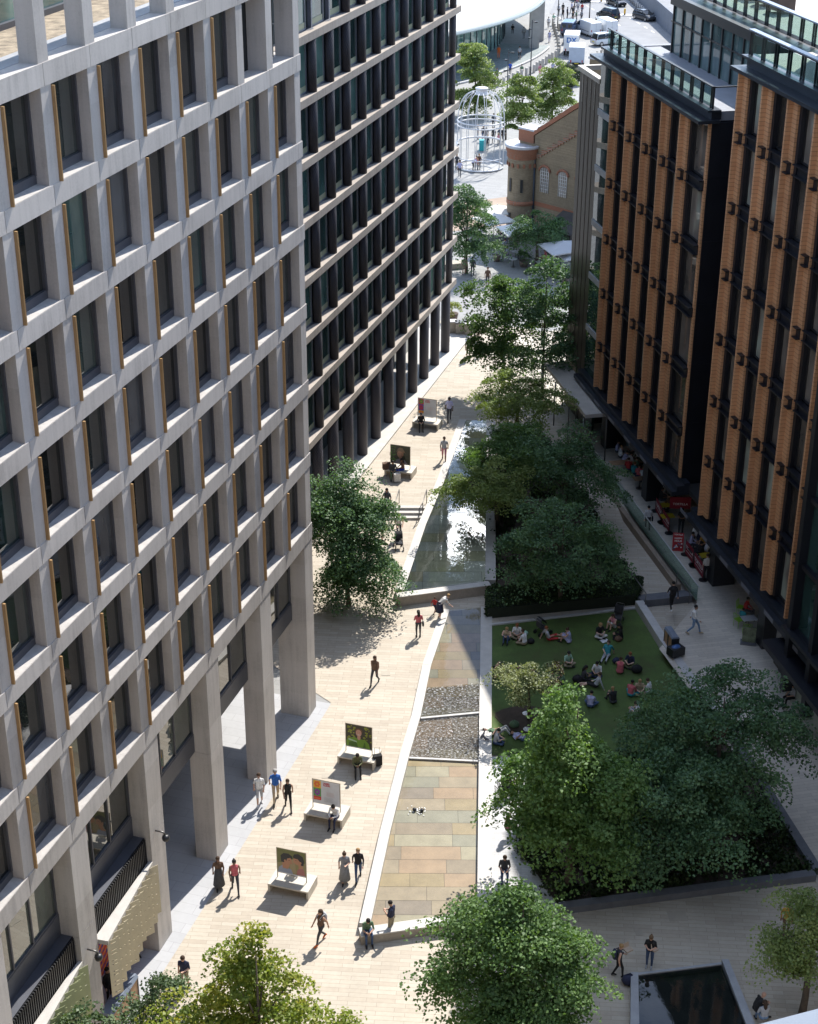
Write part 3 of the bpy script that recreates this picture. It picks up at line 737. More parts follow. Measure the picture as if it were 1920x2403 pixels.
# ================================================================== dark iron-columned office
Bn,LB,WB,bB=facade('office_building',17.0,115.1,-31.5,-1,'dark office block with iron columns between beige stone bands, behind the pale grid',z0=.75)
ZB,HB=6.44,3.352
SB0=66.0
m=MB()
for r in range(0,9):
    zt=ZB+HB*r
    bB(m,SB0,115.1,0,1.2,zt-.44,zt); bB(m,114.0,115.1,1.2,14,zt-.44,zt)
m.build('stone_bands',M_concB,Bn)
def colmat():
    t=NT('dark cast iron'); v=t.pos(); tcn=t.n('ShaderNodeTexCoord'); sp=t.n('ShaderNodeSeparateXYZ'); t.l(tcn.outputs['Object'],sp.inputs[0])
    ang=t.math('ARCTAN2',sp.outputs[1],sp.outputs[0])
    u=t.math('SINE',t.math('ADD',t.math('MULTIPLY',ang,14),t.math('MULTIPLY',sp.outputs[2],26)))
    w_=t.math('SINE',t.math('SUBTRACT',t.math('MULTIPLY',ang,14),t.math('MULTIPLY',sp.outputs[2],26)))
    k=t.math('MAXIMUM',u,w_)
    n=t.noise(v,.9,3)
    t.bsdf(t.mix(t.math('MULTIPLY',n,.6),(.060,.058,.072),(.105,.098,.112)),.42,.35,bump=k,bstr=.9,bdist=.03); return t.m
M_iron=colmat()
m=MB(); m.cyl(0,0,0,HB-.44,.255,14); meUp=m.mesh('iron_column',M_iron)
m=MB(); m.cyl(0,0,0,ZB-.44-.88,.35,18); meLo=m.mesh('iron_column',M_iron)
cs=[113.95-2.85*i for i in range(17)]
cnt=0
for r in range(0,8):
    for s in cs:
        z=ZB+HB*r
        if s>SB0+.5 and any(inview(WB(s,.5,z+q),30,30) for q in (0,3)) and s>80.5 and cnt<88:
            link('iron_column',meUp,Bn,LB(s,.30,z)); cnt+=1
for s in cs:
    if s>84: link('colonnade_column',meLo,Bn,LB(s,.5,.88))
# windows
def windowB():
    root=empty('window'); root.parent=Bn
    m=MB(); m.box(.44,2.52,.58,.60,.32,HB-.44); m.build('pane',M_gB,root)
    m=MB(); m.box(.28,.45,.40,.62,.02,HB-.44); m.box(2.50,2.58,.52,.62,.02,HB-.44); m.box(.44,2.52,.52,.62,.0,.09) ; m.build('frame',plain('blue grey aluminium',(.20,.22,.27),.4,.5,var=.08),root)
    m=MB(); n=10
    for i in range(n):
        x0=-.15+2.85*i/n; x1=-.15+2.85*(i+1)/n; f=lambda x:.22*math.exp(-((x-.05)/.5)**2)+.22*math.exp(-((x-2.8)/.5)**2)+.02
        m.add([(x0,.54-f(x0)*1.4,.006),(x1,.54-f(x1)*1.4,.006),(x1,.62,.05),(x0,.62,.05)],[(0,1,2,3)])
    m.build('sill',M_frame,root)
    m=MB(); m.box(.46,2.5,.555,.575,.09,.40); m.build('spandrel',plain('pale spandrel panel',(.34,.36,.24),.45,var=.08),root)
    return root
pb=None; nb=0
for r in range(0,8):
    for s in cs[1:]:
        z=ZB+HB*r
        if s>SB0+1 and s>80.5 and any(inview(WB(s+q,.8,z+zz),30,30) for q in (0,2.8) for zz in (.2,2.8)) and nb<96:
            loc=LB(s,0,z)
            if pb is None: pb=windowB(); pb.location=loc
            else: copy_tree(pb,loc,0,parent=Bn)
            nb+=1
m=MB()
for r in range(0,8):
    z=ZB+HB*r; bB(m,SB0,112.2,.63,14,z+.01,z+HB-.45); bB(m,113.3,113.45,.9,3.4,z,z+1.5)
m.build('inner_core',flat('dim office interior',(.02,.03,.03),.7),Bn)
m=MB(); bB(m,SB0,113.6,3.2,3.3,.88,ZB-.44); m.build('shopfront_glass',M_gB,Bn)
m=MB()
for i in range(20): bB(m,SB0+2.4*i,SB0+2.4*i+.1,3.1,3.3,.88,ZB-.44)
m.build('shopfront_frame',M_frameD,Bn)
m=MB(); bB(m,SB0,113.8,3.4,14,.88,ZB-.46); m.build('ground_floor_rooms',flat('dark shop interior',(.02,.02,.02),.8),Bn)
# ================================================================== brown terracotta building
M_terra=brickwall('terracotta baguettes',(.66,.365,.19),(.60,.32,.165),(.36,.19,.10),60.0,.21,.016,.6,.2,.1)
NF=34.15
Cb,LC,WC,bC=facade('office_building',-12.4,79.9,NF,1,'brown terracotta and black metal office block with stepped vertical fins and roof terraces',z0=.75)
# terracotta piers: two stepped strips; d counts into the building, negative is proud of it
def fin_mesh(z0,z1):
    m=MB(); m.box(.0,.50,.0,.33,z0,z1)      # near strip   (local y = -d)
    m.box(.50,.64,.0,.60,z0+.0,z1); return m
def ledge_mesh():
    m=MB()
    m.box(.02,.49,.33,.56,-.05,.0); m.box(.02,.49,.33,.56,-.55,-.50); m.box(.05,.45,.33,.37,-.5,-.05)
    me1=m.mesh('notch_ledge',M_black)
    m=MB(); m.box(-2.26,-.10,.0,.34,-.06,.0); m.box(-2.26,-.10,.0,.34,-.56,-.50); m.box(-2.26,-.10,.0,.13,-.5,-.06)
    return me1,m.mesh('floor_ledge',M_black)
LEDGE=ledge_mesh()
def bayC(s,zs,zlow,ztop,last=False):
    x=s-79.9
    m=fin_mesh(zlow-.75,ztop-.75); o=m.build('terracotta_fin',M_terra,Cb,(x,0,0))
    for z in zs:
        link('notch_ledge',LEDGE[0],Cb,(x,0,z-.75)); link('floor_ledge',LEDGE[1],Cb,(x,0,z-.75))
    m=MB(); m.box(-.26,0,-.02,.20,zlow-.75,ztop-.75); m.build('window_jamb',M_black,Cb,(x,0,0))
zC1=[22.79,19.19,15.58,11.97,8.33]; zC2=[26.55,22.93,19.37,15.78,12.23,8.64]
S1=[95.25,92.36,89.47,86.58,83.69]; S2=[76.35,73.43,70.49,67.52,64.6]
for s in S1: bayC(s,zC1,5.15,26.0)
for s in S2: bayC(s,zC2,4.92,29.6)
m=MB(); m.box(-.0,.26,-.06,.06,4.4,25.25); m.build('terracotta_fin',M_terra,Cb,(81.3-79.9,0,0))
# panes: one per floor and bay
def paneC(s,za,zb,a=-2.27,b=-.27):
    root=empty('window',LC(s,0,za)); root.parent=Cb
    h=zb-za
    m=MB(); m.box(a,b,-.12,-.10,.05,h-.6); m.build('pane',M_gC,root)
    m=MB(); m.box(a-.02,a+.05,-.12,-.02,.0,h-.55); m.box(b-.06,b,-.12,-.02,0,h-.55); m.box(a,b,-.13,-.03,.0,.07); m.build('frame',M_frameD,root); return root
def floors(zs,zl,zt):
    e=[zt]+zs+[zl]; return [(e[i+1]+.05,e[i]) for i in range(len(e)-1)]
for s in S1:
    for za,zb in floors(zC1,5.1,26.5): paneC(s,za,zb,-2.24)
for s in S2:
    for za,zb in floors(zC2,4.95,30.1): paneC(s,za,zb)
# cores, black recess between the blocks, fascias
m=MB()
bC(m,81.5,99.3,.14,18,4.95,25.9); bC(m,77.4,81.6,3.2,18,4.95,25.8); bC(m,35,77.3,.14,18,4.8,29.5)
m.build('inner_core',flat('dark interior',(.012,.012,.013),.8),Cb)
m=MB()
bC(m,81.25,81.45,.05,3.2,4.45,25.95); bC(m,81.25,81.5,.05,3.2,4.4,4.9)
bC(m,77.15,77.42,-.35,3.2,4.3,29.6); bC(m,77.4,81.4,3.0,3.2,.75,25.8)
for z in (8.6,12.2,15.8,19.4,23.0): bC(m,81.23,81.26,.1,3.0,z,z+.03)
m.build('black_recess_panels',M_black,Cb)
m=MB()
bC(m,80.6,99.6,-.75,.4,4.36,4.62); bC(m,80.6,99.6,-.45,.3,4.62,4.95); bC(m,80.6,99.6,-.0,.35,4.95,5.1)
M_corn=plain('blue black cornice metal',(.030,.036,.048),.35,.4,var=.2,scale=.7)
m.build('black_fascia',M_corn,Cb); m=MB()
bC(m,62.0,78.3,-.75,.4,4.1,4.40); bC(m,62.0,78.3,-.45,.3,4.40,4.72); bC(m,62.0,78.3,0,.35,4.72,4.9)
m.build('black_fascia',M_corn,Cb); m=MB()
bC(m,81.0,99.5,-.85,.4,25.95,26.12); bC(m,81.2,99.2,-.05,.5,26.12,26.55); bC(m,81.0,98.9,-.35,.4,26.55,26.66)
m.build('black_cornice',M_corn,Cb); m=MB()
bC(m,40,77.5,-.85,.4,29.55,29.72); bC(m,40,77.3,-.05,.5,29.72,30.15); bC(m,40,77.4,-.35,.4,30.15,30.26)
m.build('black_cornice',M_corn,Cb)
m=MB()
for k in range(6): bC(m,82+3*k,83.1+3*k,-.77,-.74,4.40,4.58); bC(m,63+3*k,64.1+3*k,-.77,-.74,4.14,4.36)
m.build('fascia_lights',plain('pale fascia panel',(.16,.165,.19),.4,var=.1),Cb)
# ground floor columns and recessed shopfronts
for s in (95.3,87.1,75.9,68.9):
    m=MB(); bC(m,s-.0,s+.85,.25,1.55,.5,4.5); m.build('black_column',M_black,Cb)
m=MB(); bC(m,60,99.5,.3,14,4.4,4.72); m.build('soffit',flat('dark soffit',(.02,.02,.022),.7),Cb)
m=MB(); bC(m,70,97.5,5.2,5.4,.5,4.4); m.build('shopfront_glass',M_gC,Cb)
m=MB()
for k in range(10): bC(m,70+2.8*k,70.12+2.8*k,5.05,5.2,.5,4.4)
bC(m,70,97.5,5.05,5.2,3.5,3.65); m.build('shopfront_frame',M_frameD,Cb)
m=MB(); bC(m,71,97.5,5.4,14,.5,4.3); m.build('ground_floor_rooms',flat('dim shop',(.015,.014,.013),.9),Cb)
# end wall with glass shopfront at the near end
m=MB(); bC(m,60,67.6,.35,.42,.1,4.1); m.build('corner_shopfront_glass',M_gC,Cb)
m=MB(); bC(m,65.2,66.9,.30,.34,.7,3.3); m.build('menu_panel_backing',M_frameD,Cb)
# --- glass and steel stair block at the right edge
m=MB(); bC(m,36,64.0,-.55,10,5.2,33); m.build('glass_stair_block',M_gT,Cb)
m=MB()
for s in (63.6,61.2,58.6,56,53,50,47,44): bC(m,s,s+.38,-1.0,-.5,1.6,33)
for z in np.arange(5.0,33,3.6): bC(m,36,64,-.8,-.5,z,z+.22)
bC(m,36,65.5,-1.5,.4,3.3,3.6); bC(m,36,64.2,-1.2,.5,5.0,5.2); m.build('stair_block_frame',M_black,Cb)
m=MB(); bC(m,36,65,-.2,.0,.0,3.3); m.build('stair_block_base',M_gC,Cb)
# --- roof terraces: glass balustrades, pavilion, decks
def balustrade(s0,s1,d,zf,label,near=True,ret=0):
    root=empty('balustrade',LC(s0,d,zf)); root.parent=Cb; ln=s1-s0
    m=MB(); m.box(0,ln,-.01,.01,.08,1.05); m.build('glass_panel',M_clear,root)
    m=MB(); m.box(-.05,ln,-.10,.07,1.10,1.16)
    if ret: m.box(-.05,.07,-ret,.07,1.10,1.16)
    m.build('handrail',M_black2,root)
    for k in range(int(ln/1.5)+1):
        for q in (0,.28): 
            m=MB(); m.box(k*1.5+q-.02,k*1.5+q+.02,-.09,.02,-.1,1.11); m.build('post',M_black2,root)
M_black2=plain('black rail paint',(.02,.022,.026),.35,var=.1)
M_bluecap=plain('blue grey coping metal',(.22,.26,.33),.35,.3,var=.1)
balustrade(81.35,98.6,.0,26.66,'',ret=2.6)
balustrade(62,77.1,.0,30.26,'')
balustrade(78.2,96,4.6,30.1,'')
m=MB(); bC(m,78.2,96,4.4,4.75,31.22,31.30); bC(m,62,77.3,-.12,.20,31.44,31.50); m.build('coping',M_bluecap,Cb)
M_deck=paving('roof deck boards',(.50,.45,.41),(.45,.41,.38),(.30,.27,.25),2.4,.14,R(-12),.01,stain=.12)
m=MB(); bC(m,81.4,99.2,.4,3.6,26.0,26.5); bC(m,99.0,99.5,.3,14,26.0,26.55); m.build('terrace_floor',plain('grey terrace tiles',(.20,.21,.24),.6,var=.1),Cb)
m=MB(); bC(m,78,99,4.8,30,29.75,30.1); bC(m,40,78,.5,30,29.75,30.09); m.build('roof_deck',M_deck,Cb)
m=MB(); bC(m,78,97.2,3.6,3.66,26.5,29.7); bC(m,97.15,97.2,3.6,14,26.5,29.7); m.build('pavilion_glass',M_gP if 'M_gP' in globals() else glass_pane('pavilion glass',(.05,.08,.08),1.7,1.0,(.25,.30,.28)),Cb)
m=MB()
for k in range(13): bC(m,78.3+1.55*k,78.42+1.55*k,3.5,3.7,26.5,29.7)
bC(m,78,97.3,3.4,3.7,29.35,29.75); bC(m,78,97.3,3.52,3.64,28.3,28.4); bC(m,78,97.5,3.3,4.9,29.7,29.95); m.build('pavilion_frame',M_frameD,Cb)
m=MB(); bC(m,78,97,3.75,16,26.5,29.6); m.build('pavilion_interior',flat('dim pavilion',(.02,.025,.025),.8),Cb)
# set-back glass tower at the top right
m=MB(); bC(m,66,77.2,4.1,12,30.1,42); m.build('setback_glass',M_gT,Cb)
m=MB()
for s in (77.2,74.5,72.0,69.5): bC(m,s-.5,s+.2,3.8,4.2,30.1,42)
m.build('setback_frame',M_black,Cb)
# far end: glass return with floor slabs
m=MB(); bC(m,97.3,99.52,-.05,.1,1,25.9); m.build('glass_end_strip',M_gT,Cb)
m=MB()
for z in zC1: m=MB(); bC(m,97.2,99.54,-.12,.2,z-.5,z-.1); m.build('end_strip_slab',plain('white slab edge',(.38,.39,.40),.6),Cb)
# planters with red flowers on the roof deck
for i,(px,py) in enumerate(((1833,30),(1800,12),(1768,-2))):
    p=at(px,py,30.1); e=empty('roof_planter',tuple(p),R(20),('brown cube planter of red flowers on the roof deck nearest the glass tower','brown cube planter of clipped greenery on the roof deck, middle of three','brown cube planter partly cut by the top of the picture on the roof deck')[i],'planter','planters on the roof deck')
    m=MB(); m.box(-.55,.55,-.55,.55,.18,1.15); m.build('box',plain('corten planter',(.07,.05,.042),.6,var=.2),e)
    m=MB()
    for x in(-.45,.45):
        for y in(-.45,.45): m.cyl(x,y,0,.18,.05,8)
    m.build('castor',M_frameD,e)
    m=MB()
    for k in range(90):
        m.ball((rnd.uniform(-.5,.5),rnd.uniform(-.5,.5),1.15+rnd.uniform(0,.3)),.07,.07,.06,5,0 if k%3 or i>0 else 1)
    m.build('plants',[plain('planter leaves',(.05,.10,.02),.6),plain('red petals',(.55,.05,.06),.6)],e)

# ================================================================== bronze finned screen building beyond it
D,LD,WD,bD=facade('office_building',-12.4,99.6,NF,1,'tall building clad in dark bronze vertical panels between the brown block and the brick hall',z0=.75)
zD=24.5
for k in range(5):
    s=99.7+.84*k
    m=MB(); m.add([LD(s,.0,.75),LD(s+.70,.0,.75),LD(s+.70,.0,zD-.35),LD(s,.0,zD-.35),LD(s,.34,.75),LD(s+.70,.34,.75),LD(s+.70,.34,zD-.35),LD(s,.34,zD-.35)],[(0,1,2,3),(4,7,6,5),(0,4,5,1),(1,5,6,2),(2,6,7,3),(3,7,4,0)])
    m.build('bronze_panel',plain('dark bronze panel',(.085,.070,.055),.45,.3,var=.2,scale=.35),D)
m=MB(); bD(m,99.55,103.9,.42,14,.75,zD-.8); m.build('inner_core',flat('dark bronze core',(.02,.018,.016),.8),D)
m=MB(); bD(m,99.55,104.0,-.12,.25,zD-.30,zD); bD(m,103.7,104.0,.25,9,zD-.3,zD); bD(m,99.55,103.7,8.7,9,zD-.3,zD)
m.build('roof_edge_frame',plain('pale metal roof edge',(.50,.46,.40),.5,.1,var=.08),D)
m=MB()
for k in range(5): bD(m,99.75+.84*k,99.9+.84*k,.0,.35,zD-2.2,zD-.3)
m.build('roof_edge_post',plain('pale metal roof edge',(.50,.46,.40),.5),D)
# ================================================================== flat café canopy between the trees and the brown block
# ================================================================== brick hall with corner turret
M_brick=brickwall('weathered stock brick',(.30,.23,.145),(.23,.17,.105),(.25,.22,.17),.24,.085,.012,.9,.45)
M_redb=brickwall('red brick trim',(.36,.125,.06),(.30,.105,.05),(.25,.2,.16),.24,.085,.01,.85,.3)
M_lead=plain('lead capping',(.42,.43,.46),.5,.2,var=.12)
hall=empty('brick_hall',(11.1,147.8,.75),R(90-135),'old stock brick hall with a sloping gable, arched windows and a round corner turret','building')
# local x along the gable wall (towards the right), local y outward = towards the back-left
def outw(d): return -d
m=MB()
prof=[(-1.6,0),(9.5,0),(9.5,15.7),(4.6,12.7),(0.2,9.75),(.2,9.0),(-1.6,9.0)]
NW=9
def ext(pr,y0,y1,mi=0):
    n=len(pr); vs=[(x,y0,z) for x,z in pr]+[(x,y1,z) for x,z in pr]
    m.add(vs,[tuple(range(n))[::-1] if y0<y1 else tuple(range(n)),tuple(range(n,2*n))]+[(i,(i+1)%n,n+(i+1)%n,n+i) for i in range(n)],mi)
ext(prof,0,.6); 
m.box(-1.6,-1.0,.6,24,0,9.0); m.build('gable_wall',M_brick,hall)
m=MB(); ext([(-1.7,9.0),(.1,9.0),(.1,9.75),(4.6,12.75),(9.6,15.75),(9.6,16.05),(4.4,13.1),(0,10.05),(-1.7,10.05)],-.09,.7)
m.build('brick_coping',M_redb,hall)
m=MB(); m.box(-1.75,.15,-.12,1.6,10.06,10.22); m.box(.9,9.6,.7,24,9.4,9.6); m.add([(-1.2,.7,9.7),(9.6,.7,15.6),(9.6,24,15.6),(-1.2,24,9.7)],[(0,1,2,3)]); m.build('roof',M_lead,hall)
m=MB()
for i in range(14):
    x=.5+.62*i; z=7.75+.62*i*.655; m.box(x,x+.3,-.10,.0,z,z+.42); m.box(x+.3,x+.62,-.10,.0,z+.18,z+.42)
m.build('corbel_band',M_redb,hall)
m=MB(); m.box(0,9.5,-.03,.02,3.35,3.75); m.build('brick_band',M_redb,hall)
for x in (1.55,3.7,5.8):
    root=empty('arched_window',(x,0,4.75)); root.parent=hall
    m=MB(); pts=[(-.47,0)]+[(-.47*math.cos(a),1.95+.47*math.sin(a)) for a in np.linspace(0,math.pi,12)]+[(.47,0)]
    m.add([(px,-.015,pz) for px,pz in pts],[tuple(range(len(pts)))]); m.build('pane',M_gC,root)
    m=MB()
    for q in(-.24,0,.24): m.box(q-.018,q+.018,-.05,-.016,0,2.3)
    for q in np.arange(.3,2.2,.32): m.box(-.45,.45,-.045,-.016,q,q+.03)
    m.tube([(px,-.03,pz) for px,pz in pts],.04,6); m.build('frame',plain('white glazing bar',(.5,.5,.5),.6),root)
    m=MB(); P=[(px*1.25,-.06,pz) for px,pz in [(-.5*math.cos(a),1.95+.5*math.sin(a)) for a in np.linspace(0,math.pi,12)]]; m.tube(P,.12,6); m.build('brick_arch',M_redb,root)
m=MB(); m.lathe([(1.36,-.2),(1.36,7.0),(1.42,7.3),(1.42,7.6)],28,0,(-1.0,-.15,0)); m.build('turret_wall',M_brick,hall)
m=MB(); m.lathe([(1.38,7.55),(1.5,7.7),(1.5,8.1),(1.62,8.35),(1.62,8.6)],28,0,(-1.0,-.15,0))
for i in range(16):
    a=2*math.pi*i/16; m.obox((-1.0+1.43*math.cos(a),-.15+1.43*math.sin(a),7.05),.12,.2,.35,a)
m.build('turret_cornice',M_redb,hall)
m=MB(); m.lathe([(1.66,8.6),(1.72,8.7),(1.72,8.86),(1.5,8.86),(1.42,8.70),(1.2,8.70),(0,8.78)],28,0,(-1.0,-.15,0)); m.build('turret_cap',M_lead,hall)
m=MB()
for a,z in ((-1.75,4.6),(-.9,4.6),(-1.75,1.4),(-.9,1.4)):
    m.obox((-1.0+1.36*math.cos(a),-.15+1.36*math.sin(a),z+.6),.14,.24,1.2,a)
m.build('slit_window',M_frameD,hall)
m=MB(); m.tube([(.36,-.12,8.3),(.36,-.12,.1)],.09,8); m.build('downpipe',plain('blue downpipe',(.03,.045,.07),.4),hall)
m=MB(); m.lathe([(1.37,3.35),(1.42,3.36),(1.42,3.74),(1.37,3.75)],28,0,(-1.0,-.15,0)); m.build('turret_band',M_redb,hall)
m=MB(); m.box(4.1,7.0,-2.6,0,0,2.5); m.add([(3.9,-2.8,2.5),(7.2,-2.8,2.5),(7.2,0,3.6),(3.9,0,3.6)],[(0,1,2,3)]); m.build('lean_to_porch',plain('dark slate porch',(.05,.045,.042),.7,var=.2),hall)
m=MB(); m.box(5.4,6.8,.8,2.0,13,17.2); m.build('chimney',M_brick,hall)
m=MB(); m.box(5.3,6.9,.7,2.1,17.2,17.4); m.build('chimney_cap',M_lead,hall)

# ================================================================== station concourse: white shell roof over a glass drum
ctr=Vector((-34.0,253.5)); RAD=54.0
st=empty('station_concourse',(ctr.x,ctr.y,.75),0,'white curved shell roof of the station concourse over a glazed drum, top of the picture','building')
a0,a1=R(-95),R(40)
def shellmat():
    t=NT('white roof shell'); tcn=t.n('ShaderNodeTexCoord'); sp=t.n('ShaderNodeSeparateXYZ'); t.l(tcn.outputs['Object'],sp.inputs[0])
    ang=t.math('ARCTAN2',sp.outputs[1],sp.outputs[0]); rr=t.n('ShaderNodeVectorMath',operation='LENGTH'); t.l(tcn.outputs['Object'],rr.inputs[0])
    s1=t.math('SINE',t.math('MULTIPLY',rr.outputs['Value'],5.5)); n=t.noise(t.pos(),.4,4)
    c=t.mix(t.ramp(s1,[(.86,(0,0,0)),(.93,(1,1,1))]),(.36,.39,.39),(.25,.29,.29)); t.bsdf(t.mix(t.math('MULTIPLY',n,.25),c,(.5,.56,.55)),.45); return t.m
m=MB(); m.lathe([(RAD,6.0),(RAD-.05,6.3),(RAD-1.5,6.55),(RAD-8,8.4),(RAD-16,10.8),(RAD-26,13.6),(RAD-38,15.6),(4,16.8)],90,0,(0,0,0),True,a0,a1); m.build('roof_shell',shellmat(),st)
m=MB(); m.lathe([(RAD-.1,5.98),(RAD-6,6.3),(RAD-14,7.2)],90,0,(0,0,0),True,a0,a1); m.build('roof_soffit',plain('pale soffit',(.5,.52,.52),.6),st)
m=MB(); m.tube([((RAD-9.5+.0)*math.cos(a),(RAD-9.5)*math.sin(a),9.05) for a in np.linspace(a0,a1,60)],.22,6); m.build('roof_gutter',plain('grey gutter',(.22,.23,.24),.5),st)
m=MB(); m.lathe([(RAD+.05,5.9),(RAD+.16,6.0),(RAD+.05,6.12)],90,0,(0,0,0),True,a0,a1); m.build('roof_edge',plain('grey green roof edge',(.34,.40,.39),.4),st)
m=MB(); m.lathe([(RAD-6.0,0),(RAD-6.0,6.2)],80,0,(0,0,0),False,a0,a1); m.build('glass_drum',M_gT,st)
m=MB()
for a in np.linspace(a0,a1,60): m.cyl((RAD-5.95)*math.cos(a),(RAD-5.95)*math.sin(a),0,6.2,.06,6)
m.build('drum_mullion',M_frame,st)
for a in (R(-8),R(2),R(-14)):
    m=MB(); m.box((RAD-.8)*math.cos(a)-.7,(RAD-.8)*math.cos(a)+.7,(RAD-.8)*math.sin(a)-.7,(RAD-.8)*math.sin(a)+.7,0,6.2)
    m.build('concrete_column',plain('grey concrete column',(.42,.40,.38),.7),st)
# paving ring in front of it, the roof's shade put into its darker colour
m=MB(); n=60; vs=[]; 
for a in np.linspace(R(-75),R(-12),n): vs.append((ctr.x+(RAD-8)*math.cos(a),ctr.y+(RAD-8)*math.sin(a),.748)); vs.append((ctr.x+(RAD+1.2)*math.cos(a),ctr.y+(RAD+1.2)*math.sin(a),.748))
m.add(vs,[(2*i,2*i+1,2*i+3,2*i+2) for i in range(n-1)]); struct('station_shade_paving',m,paving('shade toned forecourt paving',(.27,.31,.31),(.22,.26,.26),(.12,.14,.14),1.8,.9,R(30),.04,stain=.2))
m=MB(); m.tube([(ctr.x+(RAD+1.4)*math.cos(a),ctr.y+(RAD+1.4)*math.sin(a),.86) for a in np.linspace(R(-75),R(-14),60)],.16,6); struct('forecourt_kerb',m,M_kerb)

# ================================================================== white birdcage sculpture
cg=G(1126.5,391); RC=2.52
cage=empty('birdcage_sculpture',(cg.x,cg.y,.75),0,'tall white steel birdcage sculpture with domed top and a swing inside','sculpture')
M_wht=plain('white painted steel',(.58,.59,.61),.4,var=.04)
for i in range(16):
    a=2*math.pi*(i+.3)/16
    if i in (13,): continue
    m=MB(); pts=[(RC*math.cos(a),RC*math.sin(a),0),(RC*math.cos(a),RC*math.sin(a),5.0)]+[((.55+(RC-.55)*math.cos(t)**.8)*math.cos(a) if t<1.55 else .55*math.cos(a),(.55+(RC-.55)*math.cos(t)**.8)*math.sin(a) if t<1.55 else .55*math.sin(a),5.0+3.0*math.sin(t)) for t in np.linspace(.12,1.5,10)]
    m.tube(pts,.036,6); m.build('bar',M_wht,cage)
def ring(z,r,w,nm,a0=0,a1=2*math.pi):
    m=MB(); m.tube([(r*math.cos(a),r*math.sin(a),z) for a in np.linspace(a0,a1,49)],w,8,0,False); m.build(nm,M_wht,cage)
ring(5.0,RC,.07,'upper_ring',R(20),R(338)); ring(4.55,RC,.07,'upper_ring',R(20),R(338)); ring(2.6,RC,.10,'middle_ring',R(30),R(200)); ring(.12,RC,.09,'base_ring',R(10),R(345)); ring(1.2,RC,.05,'low_ring',R(190),R(330))
m=MB(); m.lathe([(.75,7.75),(.62,8.0),(.58,8.25),(.68,8.3),(.68,8.4),(0,8.42)],20); m.build('crown_cap',M_wht,cage)
m=MB(); m.cyl(0,0,-.02,.035,RC,32); m.build('floor_disc',plain('grey cage floor',(.33,.33,.32),.8),cage)
m=MB(); m.tube([(-.9,.2,5),(-.35,.2,.55)],.02,5); m.tube([(.9,.2,5),(.35,.2,.55)],.02,5); m.box(-.45,.45,.05,.35,.50,.56); m.build('swing',M_wht,cage)

# bollards in a curve
for i,(px,py) in enumerate([(1155,207),(1169,203),(1182,200),(1194,194),(1204,190),(1215,185),(1224,182),(1235,178),(1244,174),(1253,170),(1260,164),(1267,160),(1274,156),(1282,150),(1289,145),(1296,141),(1304,137),(1310,130),(1312,122),(1311,114),(1310,106),(1309,98),(1307,91),(1305,84),(1303,78),(1301,72),(1299,66),(1313,72),(1298,60)]):
    p=at(px,py,.75)
    if i==0:
        m=MB(); m.lathe([(.20,0),(.20,1.0),(.17,1.06),(0,1.07)],12); bol=m.build('bollard',plain('grey stone bollard',(.42,.39,.35),.6,var=.1)); b0=bol
        tag(b0,'grey cylindrical bollard in the long curved row along the station forecourt','bollard','bollards curving round the forecourt')
    else: b0=bol.copy(); COL.objects.link(b0)
    b0.location=(p.x,p.y,.75)
# lamp posts
def lamp(px,py,h,label):
    p=at(px,py,.75); e=empty('street_lamp',tuple(p),0,label,'street lamp')
    m=MB(); m.tube([(0,0,0),(0,0,1.2),(0,0,h)],[.11,.085,.05],10); m.build('post',M_frameD,e)
    m=MB()
    for z,a in ((h-.3,0),(h-1.2,2),(h-2.2,4)): m.tube([(0,0,z),(.35*math.cos(a),.35*math.sin(a),z+.05)],.03,6); m.obox((.5*math.cos(a),.5*math.sin(a),z),.34,.2,.16,a)
    m.build('spotlight',M_frameD,e)
lamp(1187,327,10,'thin dark lamp post with spotlights beside the white birdcage'); lamp(1244,205,8.5,'thin dark lamp post with spotlights standing among the forecourt bollards')
lamp(1308,78,9,'thin dark lamp post by the crowd at the crossing'); lamp(1383,48,9,'tall thin dark lamp post on the road behind the white vans'); lamp(1446,80,8,'thin dark lamp post beside the road near the roof balustrade')
# canopy over the café tables
cc=[at(1346,726,4.2),at(1395,790,4.2),at(1388,838,4.2),at(1330,750,4.2)]
e=empty('flat_canopy',(cc[0].x,cc[0].y,.75),0,'flat beige roofed canopy on thin posts beside the foot of the bronze panels','canopy'); o=Vector(e.location)
c0=Vector(n_(103,32.3)); c1=Vector(n_(93.5,32.3)); m=MB(); wall_strip(m,[c0-o.xy,c1-o.xy],-1.6,3.2,lambda x,y:3.45); m.build('roof',plain('beige canopy roof',(.42,.39,.35),.7),e)
for k in range(4):
    for q in (-.1,1.5):
        p=c0.lerp(c1,k/3+.0)-o.xy; m=MB(); d=(c1-c0).normalized(); nn=Vector((-d.y,d.x)); p=p+nn*q; m.cyl(p.x,p.y,0,3.2,.05,8); m.build('post',M_dsteel,e)
